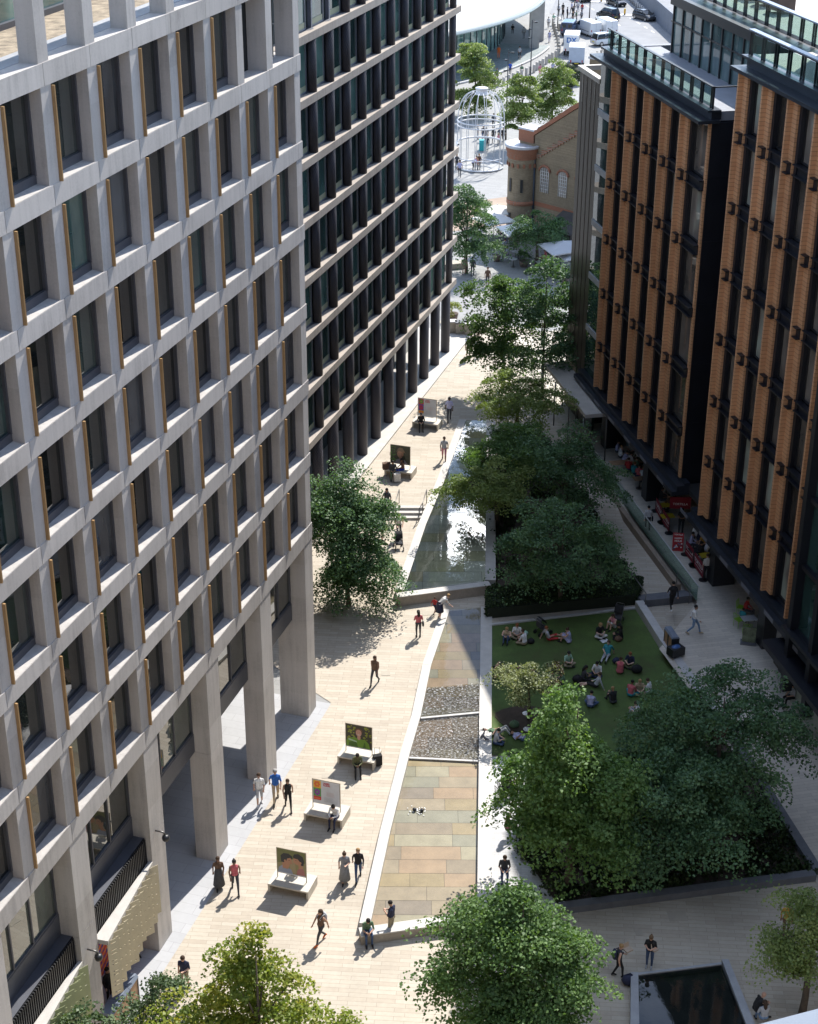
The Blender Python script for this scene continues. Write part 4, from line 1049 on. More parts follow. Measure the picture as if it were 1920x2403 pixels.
# the building the view is taken from: its sunny front fills the near side of the square
pa,pb=at(1700,2425,44.6),at(1990,2349,44.6); d=(pb-pa).xy.normalized(); nn=Vector((d.y,-d.x))
e=empty('office_building',(pa.x,pa.y,0),math.atan2(d.y,d.x),'near building with only its pale parapet coping showing at the lower right corner','building')
m=MB(); m.box(-60,70,-.35,-30,-.5,43.9); m.build('wall',plain('near building stone',(.36,.31,.26),.85,var=.12),e)
for r in range(11):
    for k in range(18):
        if (r*18+k)%2==0:
            m=MB(); m.box(-33+4*k,-31+4*k,-.36,-.32,1.2+3.8*r,3.7+3.8*r)
            if r*18+k==0: pane=m.build('window',M_gA,e)
            elif k<17: link('window',pane.data,e,(4*k,0,3.8*r))
m=MB(); m.box(-20,30,.0,-.62,44.53,44.6); m.build('parapet_coping',plain('blue grey coping',(.20,.225,.26),.9,0,var=.06),e)
m=MB(); m.box(-20,30,-.05,-.56,43.9,44.53); m.build('parapet',plain('near building stone',(.36,.31,.26),.85),e)
# blocks across the road that close the view
# ================================================================== trees
M_bark=plain('grey brown bark',(.085,.065,.048),.9,var=.3,scale=6)
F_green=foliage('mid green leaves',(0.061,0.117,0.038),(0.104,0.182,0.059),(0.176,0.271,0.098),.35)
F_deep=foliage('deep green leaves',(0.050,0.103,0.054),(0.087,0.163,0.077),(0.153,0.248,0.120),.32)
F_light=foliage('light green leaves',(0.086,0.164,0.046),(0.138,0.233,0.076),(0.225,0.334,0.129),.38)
F_yel=foliage('yellow green leaves',(0.123,0.175,0.032),(0.210,0.259,0.043),(0.391,0.351,0.068),.4)
F_plane=foliage('olive green leaves',(0.114,0.163,0.053),(0.186,0.250,0.079),(0.314,0.361,0.148),.35)
F_pale=foliage('pale green leaves',(.06,.10,.05),(.10,.15,.075),(.17,.23,.12),.3)
F_rust=foliage('rust brown leaves',(.035,.028,.016),(.055,.040,.022),(.085,.055,.030),.2)
F_cream=foliage('cream green leaves',(.16,.19,.09),(.26,.29,.15),(.38,.40,.24),.3)
def leafmesh(P,Nn,L,tone,rg,mats,mi=None):
    """one folded diamond per leaf at P with normal Nn"""
    n=len(P)
    a=rg.normal(size=(n,3)); u=a-Nn*(a*Nn).sum(1,keepdims=True); u/=np.linalg.norm(u,axis=1,keepdims=True)+1e-9
    v=np.cross(Nn,u); ln=L*rg.uniform(.7,1.25,(n,1)); w=ln*rg.uniform(.34,.46,(n,1))
    V=np.empty((n,4,3)); V[:,0]=P-u*ln*.5; V[:,1]=P+v*w+Nn*w*.25+u*ln*.08; V[:,2]=P+u*ln*.5-Nn*ln*.12; V[:,3]=P-v*w+Nn*w*.25+u*ln*.08
    me=bpy.data.meshes.new('leaves'); me.vertices.add(4*n); me.vertices.foreach_set('co',V.ravel())
    me.loops.add(4*n); me.loops.foreach_set('vertex_index',np.arange(4*n,dtype=np.int32)); me.polygons.add(n)
    me.polygons.foreach_set('loop_start',np.arange(0,4*n,4,dtype=np.int32)); me.polygons.foreach_set('loop_total',np.full(n,4,dtype=np.int32))
    for m_ in mats: me.materials.append(m_)
    if mi is not None: me.polygons.foreach_set('material_index',mi.astype(np.int32))
    me.update(calc_edges=True); at_=me.attributes.new('tone','FLOAT','FACE'); at_.data.foreach_set('value',tone.astype(np.float32)); return me
def crown_leaves(blobs,n,L,rg,spray=.62,flatk=.30,per=70,inner=.35):
    vol=np.array([b[3]*b[4]*b[5] for b in blobs])**.75; vol/=vol.sum()
    P=[];N=[];T=[];C=[]
    per=per*2.6; spray=spray*1.36; inner=max(inner,.5); ncl=max(8,int(n/per))
    for bi,(cx,cy,cz,rx,ry,rz) in enumerate(blobs):
        k=max(2,int(ncl*vol[bi])); d=rg.normal(size=(k,3)); d/=np.linalg.norm(d,axis=1,keepdims=True); d[:,2]=np.where(d[:,2]<-.45,-d[:,2],d[:,2])
        f=inner+(1-inner)*rg.uniform(0,1,(k,1))**.45; f*=rg.uniform(.66,1.2,(k,1))
        c=np.array([cx,cy,cz])+d*f*np.array([rx,ry,rz]); tone=rg.uniform(0,1,k)
        for j in range(k):
            m_=int(per*rg.uniform(.55,1.4)); s=spray*rg.uniform(.55,1.6)
            ax=d[j]*.55+np.array([0,0,1.0])+rg.normal(size=3)*.25; ax/=np.linalg.norm(ax)
            q=rg.normal(size=(m_,3)); ql=np.linalg.norm(q,axis=1,keepdims=True); q*=np.minimum(1,1.75/ql); h=(q@ax)[:,None]; q=q-ax*h*(1-flatk*.85)
            rr=np.linalg.norm(q,axis=1,keepdims=True); q=q*s*.55
            q[:,2]-=.18*s*(rr[:,0]**1.5)*.5
            P.append(c[j]+q); nn=ax*.9+rg.normal(size=(m_,3))*.55; nn/=np.linalg.norm(nn,axis=1,keepdims=True); N.append(nn)
            T.append(np.clip(tone[j]*.55+rg.uniform(0,1,m_)*.45,0,1)); C.append(c[j])
    return np.concatenate(P),np.concatenate(N),np.concatenate(T),np.array(C)
def tree(px,py,hc,blobs,n,L,mat,label,group,seed,trunk=.14,name='leafy_tree',base=None,mats=None,split=None,spray=.62,per=70,zf=gz,limbs=9,inner=.35,flatk=.3,grow=1.14):
    rg=np.random.default_rng(seed)
    p=at(px,py,hc)
    bx,by=(p.x,p.y) if base is None else base
    zb=zf(by); e=empty(name,(bx,by,zb),0,label,'tree',group)
    B=[(b[0]*grow+p.x-bx,b[1]*grow+p.y-by,max(b[2]*grow+hc-zb,b[5]*.55),b[3]*grow,b[4]*grow,b[5]*grow) for b in blobs]; n=int(n*grow**1.6*1.7); L*=.80
    lob=[]
    for b in B[:3]:
        for _ in range(4):
            d=rg.normal(size=3); d/=np.linalg.norm(d); d[2]=d[2]*.9+.1; r_=rg.uniform(.30,.48); q=rg.uniform(.85,1.08)
            lob.append((b[0]+d[0]*b[3]*q,b[1]+d[1]*b[4]*q,max(.8,b[2]+d[2]*b[5]*q),b[3]*r_,b[4]*r_,b[5]*r_*.8))
    P,N,T_,C=crown_leaves(B+lob,n,L,rg,spray,flatk,per,inner)
    mi=None
    if split: mi=np.where(P[:,0]+.3*P[:,1]+rg.normal(size=len(P))*.25>split,1,0)
    link('crown',leafmesh(P,N,L,T_,rg,mats or [mat],mi),e)
    m=MB(); top=max(b[2]+b[5]*.5 for b in B); cx,cy=B[0][0],B[0][1]
    z1=min(b[2]-b[5]*.7 for b in B); z1=max(.6,z1)
    pts=[Vector((0,0,-.1)),Vector((cx*.15+.04,cy*.15,z1*.5)),Vector((cx*.45,cy*.45-.05,z1)),Vector((cx*.8,cy*.8,(z1+top)*.5)),Vector((cx,cy,top))]
    m.tube(pts,[trunk*1.25,trunk,trunk*.85,trunk*.5,trunk*.12],8); m.build('trunk',M_bark,e)
    m=MB(); idx=rg.choice(len(C),min(limbs,len(C)),replace=False)
    for i in idx:
        c=Vector(C[i]); t=min(.95,max(.12,(c.z-z1)/(top-z1+.01)*.6)); s=pts[2].lerp(pts[4],t); md=s.lerp(c,.5)+Vector((0,0,.18))
        m.tube([s,md,c],[trunk*.42,trunk*.26,trunk*.08],6)
    m.build('limb',M_bark,e); return e
GP='trees along the plaza'
# beside the pale grid
tree(815,1262,4.6,[(0,0,0,2.1,2.1,2.9),(.6,-.5,-1.4,1.8,1.7,1.6),(-.4,.4,1.7,1.4,1.4,1.5),(.2,-.3,-2.7,1.8,1.7,1.1),(.9,.1,-2.0,1.5,1.4,1.2),(-1.3,.3,-.8,1.6,1.6,1.9),(.5,.5,.4,1.5,1.5,1.6)],21000,.17,F_deep,'dense green tree at the far corner of the pale grid office',None,11)
# row beside and behind the upper pool
tree(1185,752,6.0,[(0,0,0,2.3,2.3,2.9),(-1.1,-.2,1.0,1.5,1.5,1.8),(-.7,-.6,-2.0,2.0,1.8,1.3),(.6,0,2.0,1.3,1.3,1.3)],7500,.22,F_green,'tall bright green tree at the top of the plaza row, beside the boulevard',None,12)
tree(1278,775,6.0,[(0,0,0,2.9,2.7,3.0),(-.2,0,2.9,1.4,1.4,1.5),(1.5,-.3,-1.2,1.9,1.8,1.7),(-.6,-.4,-2.6,2.4,2.2,1.4)],9500,.22,F_deep,'broad deep green tree at the top of the plaza row, nearest the bronze panels',None,13)
tree(1215,945,4.6,[(0,0,0,2.8,2.4,1.5),(-1.7,.2,-.2,1.6,1.5,1.2),(1.7,.2,.1,1.8,1.6,1.1),(-.5,.4,1.0,1.7,1.5,1.0)],8500,.16,F_plane,'flat topped grey green tree in the plaza row above the upper pool',None,14,grow=1.02,spray=.5)
tree(1185,1090,4.2,[(0,0,0,2.0,1.9,1.9),(-.9,0,-1.0,1.4,1.3,1.1),(.5,.5,1.2,1.3,1.3,1.1)],8500,.17,F_green,'sunlit tree overhanging the middle of the upper pool',None,15,spray=.55,base=tuple(G(1182,1150).xy))
tree(1135,1150,4.0,[(0,0,0,1.6,1.3,1.0),(-1.1,-.1,-.2,1.1,1.0,.6),(.9,.4,.2,1.4,1.2,1.0)],4800,.16,F_plane,'low spreading tree reaching over the water of the upper pool',None,16,spray=.5,base=tuple(G(1168,1235).xy))
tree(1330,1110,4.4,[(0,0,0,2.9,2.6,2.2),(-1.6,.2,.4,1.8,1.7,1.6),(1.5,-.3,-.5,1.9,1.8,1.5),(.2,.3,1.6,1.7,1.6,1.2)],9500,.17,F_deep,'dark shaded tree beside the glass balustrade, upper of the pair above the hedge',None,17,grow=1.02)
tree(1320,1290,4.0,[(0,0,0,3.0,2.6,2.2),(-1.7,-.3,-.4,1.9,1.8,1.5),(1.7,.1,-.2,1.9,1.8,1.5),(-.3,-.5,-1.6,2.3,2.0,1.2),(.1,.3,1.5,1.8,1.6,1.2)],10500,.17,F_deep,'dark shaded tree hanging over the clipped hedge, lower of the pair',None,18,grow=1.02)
# lawn trees
tree(1345,1865,4.9,[(0,0,-.5,2.4,2.3,2.3),(-.45,.1,2.1,1.35,1.3,1.5),(-.75,.1,3.6,.7,.7,1.1),(-1.3,-.3,-1.2,1.6,1.6,1.4),(1.2,0,.3,1.6,1.6,1.8),(.9,-.5,-1.8,2.1,1.8,1.3)],18000,.20,F_light,'bright maple with its top in sunlight, on the near edge of the lawn',None,19,trunk=.17,grow=1.04)
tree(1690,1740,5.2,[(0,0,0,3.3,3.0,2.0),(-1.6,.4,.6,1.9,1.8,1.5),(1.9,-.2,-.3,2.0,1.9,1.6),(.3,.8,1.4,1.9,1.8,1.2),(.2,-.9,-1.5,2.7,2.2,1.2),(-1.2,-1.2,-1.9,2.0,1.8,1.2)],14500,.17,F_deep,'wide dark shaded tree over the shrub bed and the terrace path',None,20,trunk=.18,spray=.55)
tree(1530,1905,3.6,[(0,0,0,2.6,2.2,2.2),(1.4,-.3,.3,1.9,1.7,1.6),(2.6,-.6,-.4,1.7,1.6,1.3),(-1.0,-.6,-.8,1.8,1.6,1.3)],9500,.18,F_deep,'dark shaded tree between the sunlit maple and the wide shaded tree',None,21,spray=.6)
c_=G(1240,1690); tree(1240,1610,2.7,[(0,0,0,.95,.9,.9),(-.8,.1,.1,.85,.8,.75),(.6,.1,.1,.8,.8,.8)],2400,.13,F_cream,'small ornamental tree with cream and rust leaves on the lawn',None,22,trunk=.07,name='ornamental_tree',base=(c_.x,c_.y),mats=[F_cream,F_rust],split=1.05,spray=.38,limbs=6,per=45)
# foreground trees
tree(1222,2272,5.0,[(0,0,0,2.6,2.5,2.2),(-.5,.5,1.6,1.7,1.6,1.3),(-1.5,-.4,-.7,1.9,1.8,1.4),(1.5,0,-.3,1.9,1.8,1.6),(.2,-1.2,-1.6,2.6,2.2,1.5),(-.2,.6,2.5,.9,.9,.8)],26000,.17,F_green,'full bright green tree in the foreground beside the lower pool end wall',None,23,trunk=.17,spray=.6,grow=1.0)
tree(610,2440,5.6,[(0,0,-.4,2.2,2.0,1.9),(-.6,.4,1.6,1.2,1.1,1.2),(-.1,.6,2.8,.55,.55,.9),(-1.9,.2,.3,1.3,1.2,1.1),(1.7,.2,.2,1.5,1.3,1.0),(2.6,-.1,-.6,1.0,.9,.7),(-2.6,-.3,-.7,1.0,.9,.8),(.9,.5,1.3,.8,.8,.7)],9000,.17,F_yel,'yellow green airy tree at the bottom edge in front of the sunny plaza',None,24,trunk=.12,spray=.42,per=42,limbs=26,inner=.15)
tree(385,2330,4.0,[(0,0,0,.65,.6,.6),(-.8,-.5,-.5,.7,.6,.5),(.2,-.9,-.9,.8,.7,.6)],2600,.13,F_pale,'pale green wispy young tree at the bottom edge beside the litter bins',None,25,trunk=.06,spray=.36,per=36,limbs=10)
tree(190,2400,4.4,[(0,0,0,.75,.6,.4),(.9,-.3,-.3,.6,.5,.4),(-.4,-.8,-.6,.8,.7,.5)],1500,.15,F_pale,'sprig of a pale green young tree in front of the olive slotted screen',None,26,trunk=.05,spray=.34,per=34,limbs=8)
tree(1905,2225,3.4,[(0,0,0,1.3,1.2,1.5),(-.7,.1,-.6,.9,.9,1.0),(-.3,.3,1.2,.9,.8,.8),(.8,0,.2,1.2,1.1,1.3)],7000,.13,F_plane,'shaded tree at the right edge in front of the person in orange',None,27,spray=.42,per=50)
# farther trees
tree(1096,535,4.8,[(0,0,0,2.0,2.0,2.4),(-.3,0,2.0,1.2,1.2,1.4),(1.2,-.3,-1.0,1.5,1.4,1.2),(.4,-.3,-1.8,1.8,1.6,1.1)],7500,.20,F_deep,'round green tree beside the far corner of the iron columned office',None,31)
tree(1129,484,2.6,[(0,0,0,.75,.75,.65)],700,.16,F_green,'small ball headed tree on a stem near the café parasols',None,32,trunk=.06,spray=.3,per=40,limbs=3)
tree(1262,548,3.8,[(0,0,0,2.2,1.8,1.7),(-1.0,0,-.4,1.3,1.2,1.1),(1.0,0,-.3,1.3,1.2,1.1)],5000,.18,F_hall if 'F_hall' in globals() else F_deep,'dark tree against the wall of the brick hall, over the café tables',None,33)
tree(1116,185,5.2,[(0,0,0,2.4,2.2,3.2),(-.8,0,2.2,1.5,1.5,1.7),(1.1,0,-1.4,1.8,1.6,1.8),(-.8,0,-2.2,2.0,1.7,1.8),(.4,0,-3.2,2.0,1.6,1.2)],8500,.26,F_plane,'olive green plane tree beside the station roof, behind the birdcage','plane trees by the station',34)
tree(1225,248,5.4,[(0,0,0,2.0,1.9,2.5),(.2,0,1.8,1.1,1.1,1.2),(-.4,0,-1.4,1.6,1.5,1.3)],5000,.26,F_plane,'olive green plane tree right of the birdcage, above the turret','plane trees by the station',35)
tree(1298,222,5.4,[(0,0,0,2.0,1.9,2.2),(.4,0,1.9,1.2,1.2,1.3),(-.7,0,-1.2,1.5,1.4,1.2),(.9,0,-.6,1.3,1.3,1.4)],5500,.26,F_plane,'olive green plane tree above the gable of the brick hall','plane trees by the station',36)
# clipped balls in planters behind the hall
ba=None
for px,py,lb in ((1318,172,'clipped evergreen ball in the cluster behind the hall, leftmost'),(1336,166,'clipped evergreen ball in the cluster behind the hall, farthest'),(1352,176,'clipped evergreen ball in the cluster behind the hall, beside the bronze panels'),(1338,188,'clipped evergreen ball in the cluster behind the hall, nearest')):
    p=at(px,py,2.0); e=empty('topiary_ball',(p.x,p.y,.75),0,lb,'topiary','clipped balls behind the hall'); rg=np.random.default_rng(px)
    d=rg.normal(size=(2600,3)); d/=np.linalg.norm(d,axis=1,keepdims=True); P=d*rg.uniform(.86,1.0,(2600,1))*.95+np.array([0,0,1.25]); link('crown',leafmesh(P,d,.13,rg.uniform(0,1,2600),rg,[M_hedge]),e)
    m=MB(); m.cyl(0,0,0,.6,.4,12,0,.48); m.build('pot',M_dkerb,e)
# low shrubs filling the bed: nobody could count them
def shrubs(bed,seed,nq,label):
    rg=np.random.default_rng(seed); poly=[Vector(p) for p in bed]
    def inside(x,y):
        c=False
        for i in range(len(poly)):
            a,b=poly[i],poly[i-1]
            if (a.y>y)!=(b.y>y) and x<(b.x-a.x)*(y-a.y)/(b.y-a.y)+a.x: c=not c
        return c
    xs=[p.x for p in poly]; ys=[p.y for p in poly]; Q=[]
    while len(Q)<nq:
        x,y=rg.uniform(min(xs),max(xs)),rg.uniform(min(ys),max(ys))
        if inside(x,y): Q.append((x,y))
    P=[];N=[];T_=[]
    for x,y in Q:
        k=70; s=rg.uniform(.25,.5); h=rg.uniform(.3,.65); d=rg.normal(size=(k,3)); d/=np.linalg.norm(d,axis=1,keepdims=True); d[:,2]=abs(d[:,2])
        P.append(np.array([x,y,gz(y)+.06])+d*np.array([s,s,h])*rg.uniform(.6,1.05,(k,1))); n=d+rg.normal(size=(k,3))*.5; n/=np.linalg.norm(n,axis=1,keepdims=True); N.append(n); T_.append(np.clip(rg.uniform()*.6+rg.uniform(0,.4,k),0,1))
    P=np.concatenate(P); o=link('shrub_cover',leafmesh(P,np.concatenate(N),.15,np.concatenate(T_),rg,[M_hedge]))
    tag(o,label,'shrubs',None,'stuff')
shrubs(bed,5,420,'dark evergreen shrubs and ground cover filling the shaded bed')
shrubs(bed2,6,230,'dark undergrowth beneath the trees beside the upper pool')
# ================================================================== people
# joints in metres, facing +y, for a 1.75 m figure
def V3(*a): return np.array(a,float)
def base_pose():
    return dict(pel=V3(0,0,.95),waist=V3(0,.0,1.12),chest=V3(0,.0,1.33),neck=V3(0,-.01,1.47),head=V3(0,.03,1.635),hp=0.0,
      ls=V3(-.178,-.01,1.385),rs=V3(.178,-.01,1.385),le=V3(-.235,-.03,1.14),re=V3(.235,-.03,1.14),lw=V3(-.245,.06,.90),rw=V3(.245,.06,.90),
      lh=V3(-.09,0,.93),rh=V3(.09,0,.93),lk=V3(-.10,.03,.50),rk=V3(.10,.03,.50),la=V3(-.10,-.02,.09),ra=V3(.10,-.02,.09),lt=V3(-.11,.15,.035),rt=V3(.11,.15,.035))
def P_(**k): d=base_pose(); d.update({a:V3(*b) if hasattr(b,'__len__') else b for a,b in k.items()}); return d
def shift(d,keys,dv):
    for k in keys: d[k]=d[k]+V3(*dv)
    return d
UP=['chest','neck','head','ls','rs','le','re','lw','rw','waist']
POSES={}
POSES['walk_right']=P_(rk=(.10,.24,.54),ra=(.10,.34,.10),rt=(.11,.50,.07),lk=(-.10,-.04,.50),la=(-.10,-.34,.17),lt=(-.11,-.22,.045),
    le=(-.24,.08,1.15),lw=(-.22,.26,.96),re=(.24,-.14,1.16),rw=(.25,-.20,.92))
d=POSES['walk_right']; mir=lambda d:{({'l':'r','r':'l'}.get(k[0],k[0])+k[1:] if k in('ls','rs','le','re','lw','rw','lh','rh','lk','rk','la','ra','lt','rt') else k):(v*V3(-1,1,1) if hasattr(v,'__len__') else v) for k,v in d.items()}
POSES['walk_left']=mir(d)
POSES['stroll']=P_(rk=(.09,.15,.52),ra=(.09,.17,.09),rt=(.10,.33,.04),lk=(-.10,-.0,.50),la=(-.10,-.20,.12),lt=(-.11,-.05,.035),le=(-.235,.03,1.14),lw=(-.21,.14,.93),re=(.235,-.09,1.14),rw=(.24,-.05,.90))
POSES['stand']=P_()
POSES['phone']=P_(hp=.45,head=(0,.06,1.615),le=(-.24,.02,1.15),lw=(-.10,.24,1.17),re=(.24,.02,1.15),rw=(.07,.26,1.19),lk=(-.11,.04,.5))
POSES['stroll_phone']=P_(hp=.35,head=(0,.06,1.62),rk=(.09,.15,.52),ra=(.09,.17,.09),rt=(.10,.33,.04),lk=(-.10,-.0,.50),la=(-.10,-.20,.12),lt=(-.11,-.05,.035),le=(-.235,.03,1.14),lw=(-.08,.24,1.14),re=(.235,-.09,1.14),rw=(.24,-.05,.90))
POSES['push']=P_(hp=.15,chest=(0,.06,1.32),neck=(0,.09,1.46),head=(0,.14,1.62),ls=(-.185,.08,1.41),rs=(.185,.08,1.41),le=(-.24,.22,1.18),re=(.24,.22,1.18),lw=(-.18,.46,1.05),rw=(.18,.46,1.05),rk=(.10,.15,.52),ra=(.10,.17,.09),rt=(.11,.33,.04),la=(-.10,-.22,.13),lt=(-.11,-.08,.035))
POSES['bend']=P_(hp=.5,waist=(0,.10,1.10),chest=(0,.26,1.24),neck=(0,.38,1.33),head=(0,.50,1.42),ls=(-.185,.36,1.29),rs=(.185,.36,1.29),le=(-.22,.44,1.02),re=(.22,.46,1.03),lw=(-.18,.56,.80),rw=(.17,.64,.83),pel=(0,-.04,.95))
sit=dict(pel=(0,0,.56),waist=(0,-.02,.72),chest=(0,.02,.92),neck=(0,.04,1.06),head=(0,.09,1.21),ls=(-.18,.03,1.01),rs=(.18,.03,1.01),le=(-.24,.08,.75),re=(.24,.08,.75),lw=(-.12,.30,.68),rw=(.12,.30,.68),lh=(-.10,.02,.54),rh=(.10,.02,.54),lk=(-.12,.44,.53),rk=(.12,.44,.53),la=(-.12,.46,.09),ra=(.12,.46,.09),lt=(-.13,.62,.035),rt=(.13,.62,.035))
POSES['sit']=P_(hp=.2,**sit)
s2=dict(sit); s2.update(chest=(0,.10,.90),neck=(0,.17,1.03),head=(0,.26,1.16),ls=(-.18,.16,.99),rs=(.18,.16,.99),le=(-.22,.28,.74),re=(.22,.28,.74),lw=(-.06,.46,.72),rw=(.08,.46,.70))
POSES['sit_lean']=P_(hp=.6,**s2)
cr=dict(pel=(0,0,.14),waist=(0,.01,.31),chest=(0,.05,.51),neck=(0,.09,.65),head=(0,.15,.80),ls=(-.18,.07,.60),rs=(.18,.07,.60),le=(-.25,.16,.36),re=(.25,.16,.36),lw=(-.09,.34,.32),rw=(.08,.35,.34),lh=(-.10,.03,.13),rh=(.10,.03,.13),lk=(-.33,.30,.17),rk=(.33,.30,.19),la=(.06,.34,.08),ra=(-.05,.42,.08),lt=(.20,.40,.05),rt=(-.19,.46,.05))
POSES['cross_legged']=P_(hp=.45,**cr)
kn=dict(cr); kn.update(lk=(-.11,.36,.47),rk=(.11,.37,.46),la=(-.11,.46,.08),ra=(.11,.47,.08),lt=(-.12,.61,.035),rt=(.12,.62,.035),le=(-.24,.20,.45),re=(.24,.20,.45),lw=(-.06,.40,.47),rw=(.07,.40,.47))
POSES['knees_up']=P_(hp=.3,**kn)
lo=dict(pel=(0,0,.14),waist=(0,-.06,.30),chest=(0,-.13,.49),neck=(0,-.17,.63),head=(0,-.15,.79),ls=(-.18,-.17,.58),rs=(.18,-.17,.58),le=(-.27,-.29,.32),re=(.26,-.08,.36),lw=(-.27,-.40,.06),rw=(.12,.16,.32),lh=(-.10,.03,.13),rh=(.10,.03,.13),lk=(-.12,.46,.24),rk=(.13,.47,.14),la=(-.10,.86,.09),ra=(.14,.90,.08),lt=(-.12,.92,.24),rt=(.18,.97,.22))
POSES['legs_out']=P_(hp=.1,**lo)
ly=dict(pel=(0,0,.13),waist=(0,-.18,.13),chest=(0,-.38,.15),neck=(0,-.53,.16),head=(0,-.69,.17),ls=(-.19,-.46,.13),rs=(.19,-.46,.13),le=(-.30,-.26,.07),re=(.28,-.28,.10),lw=(-.16,-.06,.20),rw=(.10,-.16,.26),lh=(-.10,.02,.12),rh=(.10,.02,.12),lk=(-.11,.44,.16),rk=(.11,.44,.16),la=(-.09,.87,.08),ra=(.10,.87,.08),lt=(-.13,.92,.22),rt=(.14,.92,.22))
POSES['lying']=P_(hp=-1.45,**ly)
lk=dict(ly); lk.update(lk=(-.11,.36,.42),rk=(.11,.34,.40),la=(-.11,.62,.08),ra=(.11,.60,.08),lt=(-.12,.77,.04),rt=(.12,.75,.04)); POSES['lying_knees_up']=P_(hp=-1.45,**lk)

def capsule_mesh(mb,a,b,ra,rb,n=10):
    a=Vector(a);b=Vector(b);d=b-a
    if d.length<1e-6: d=Vector((0,0,1e-4))
    z=d.normalized();x=z.orthogonal().normalized();y=z.cross(x); vs=[];fs=[]; rings=[]
    for c,r,sg in ((a,ra,-1),(b,rb,1)):
        for t in ((-.98,-.75,-.4,0) if sg<0 else (0,.4,.75,.98)):
            h=t*r; q=math.sqrt(max(0,1-t*t))*r; rings.append((c+z*h,q))
    for c,q in rings:
        for k in range(n):
            w_=2*math.pi*k/n; vs.append(c+(x*math.cos(w_)+y*math.sin(w_))*q)
    for i in range(len(rings)-1):
        for k in range(n): fs.append((i*n+k,i*n+(k+1)%n,(i+1)*n+(k+1)%n,(i+1)*n+k))
    fs.append(tuple(range(n-1,-1,-1))); fs.append(tuple((len(rings)-1)*n+k for k in range(n)))
    mb.add(vs,fs)
def head_mat(J):
    return Matrix.Translation(J['head'])@Matrix.Rotation(-J['hp'],4,'X')
def body_mesh(name,J):
    """grow one continuous skin over the joints; faces know which garment they belong to"""
    pr=[]   # (a,b,ra,rb,label)
    def c(a,b,ra,rb,l): pr.append((V3(*a),V3(*b),ra,rb,l))
    for s,q in (('l',-1),('r',1)):
        S_,E_,W_,H_,K_,A_,T_=[J[s+i] for i in 'sewhkat']
        c(S_,E_,.054,.044,2); c(E_,W_,.043,.030,3)
        d=(W_-E_)/np.linalg.norm(W_-E_); palm=W_+d*.075; c(W_+d*.01,palm,.030,.034,0)
        side=np.cross(d,V3(0,1,0)) if abs(d[1])<.8 else np.cross(d,V3(0,0,1)); side/=np.linalg.norm(side); inn=np.cross(side,d)*(1 if s=='l' else 1)
        for f,(o,ln) in enumerate(((-.026,.060),(-.009,.072),(.009,.068),(.026,.052))):
            k0=palm+side*o; k1=k0+d*ln*.55+inn*.008; k2=k1+d*ln*.35+inn*.022; c(k0,k1,.0115,.011,0); c(k1,k2,.011,.010,0)
        t0=W_+d*.03+side*(-.03*q); t1=t0+side*(-.03*q)+d*.03+inn*.01; c(t0,t1,.013,.011,0); c(t1,t1+d*.028+inn*.01,.011,.010,0)
        c(H_,K_,.090,.062,4); c(K_,A_,.060,.040,5); c(A_,T_,.047,.036,6); c(A_+V3(0,-.035,-.035) if J['la'][2]<.2 and abs(J['lt'][2])<.1 else A_,A_,.042,.044,6)
        c(J['chest']+(S_-J['chest'])*.35,S_,.088,.050,1); c(J['neck']+(J['chest']-J['neck'])*.15,S_+(J['neck']-S_)*.25,.058,.046,1); c(J['waist']+V3(.05*q,0,0),J['chest']+V3(.075*q,0,0),.105,.112,1); c(J['pel']+V3(.055*q,0,.03),J['waist']+V3(.05*q,0,0),.112,.104,1)
        c(J['pel']+V3(.06*q,-.02,-.0),H_,.118,.105,4)
    c(J['chest'],J['neck'],.105,.066,1); c(J['neck'],J['head']+(J['neck']-J['head'])*.35,.055,.052,7)
    hm=head_mat(J); hv=lambda *p: np.array(hm@Vector(p))
    c(hv(0,-.012,.03),hv(0,.0,.0),.094,.090,8); c(hv(0,.03,-.03),hv(0,.045,-.075),.070,.048,8); c(hv(0,.093,-.005),hv(0,.104,-.028),.012,.016,8)
    for q in(-1,1): c(hv(.082*q,-.01,.0),hv(.086*q,-.012,-.03),.016,.013,8)
    mb=MB()
    for a,b,ra,rb,l in pr: capsule_mesh(mb,a,b,ra,rb)
    me=mb.mesh('raw_'+name,[]); o=link('raw_'+name,me); md=o.modifiers.new('r','REMESH'); md.mode='VOXEL'; md.voxel_size=.0145; md.use_smooth_shade=True
    sm=o.modifiers.new('s','SMOOTH'); sm.factor=.5; sm.iterations=3
    dg=bpy.context.evaluated_depsgraph_get(); out=bpy.data.meshes.new_from_object(o.evaluated_get(dg)); out.name='body_'+name
    bpy.data.objects.remove(o); bpy.data.meshes.remove(me)
    n=len(out.polygons); cen=np.empty(n*3); out.polygons.foreach_get('center',cen); cen=cen.reshape(-1,3)
    best=np.full(n,9.);lab=np.zeros(n,int)
    for a,b,ra,rb,l in pr:
        d=b-a; L2=d@d+1e-9; t=np.clip((cen-a)@d/L2,0,1); q=np.linalg.norm(cen-(a+t[:,None]*d),axis=1)-(ra+(rb-ra)*t)
        w_=q<best; best[w_]=q[w_]; lab[w_]=l
    # eyes and mouth on the face
    ev=[hv(-.033,.085,.012),hv(.033,.085,.012)]
    for e_ in ev: lab[np.linalg.norm(cen-e_,axis=1)<.017]=9
    lab[(np.linalg.norm((cen-hv(0,.088,-.062))*V3(.5,1,1.6),axis=1)<.014)]=10
    # short sleeves end above the elbow
    for i in range(11): out.materials.append(None)
    out.polygons.foreach_set('material_index',lab.astype(np.int32)); out.polygons.foreach_set('use_smooth',np.ones(n,bool)); out.update()
    return out
BODY={k:body_mesh(k,J) for k,J in POSES.items()}
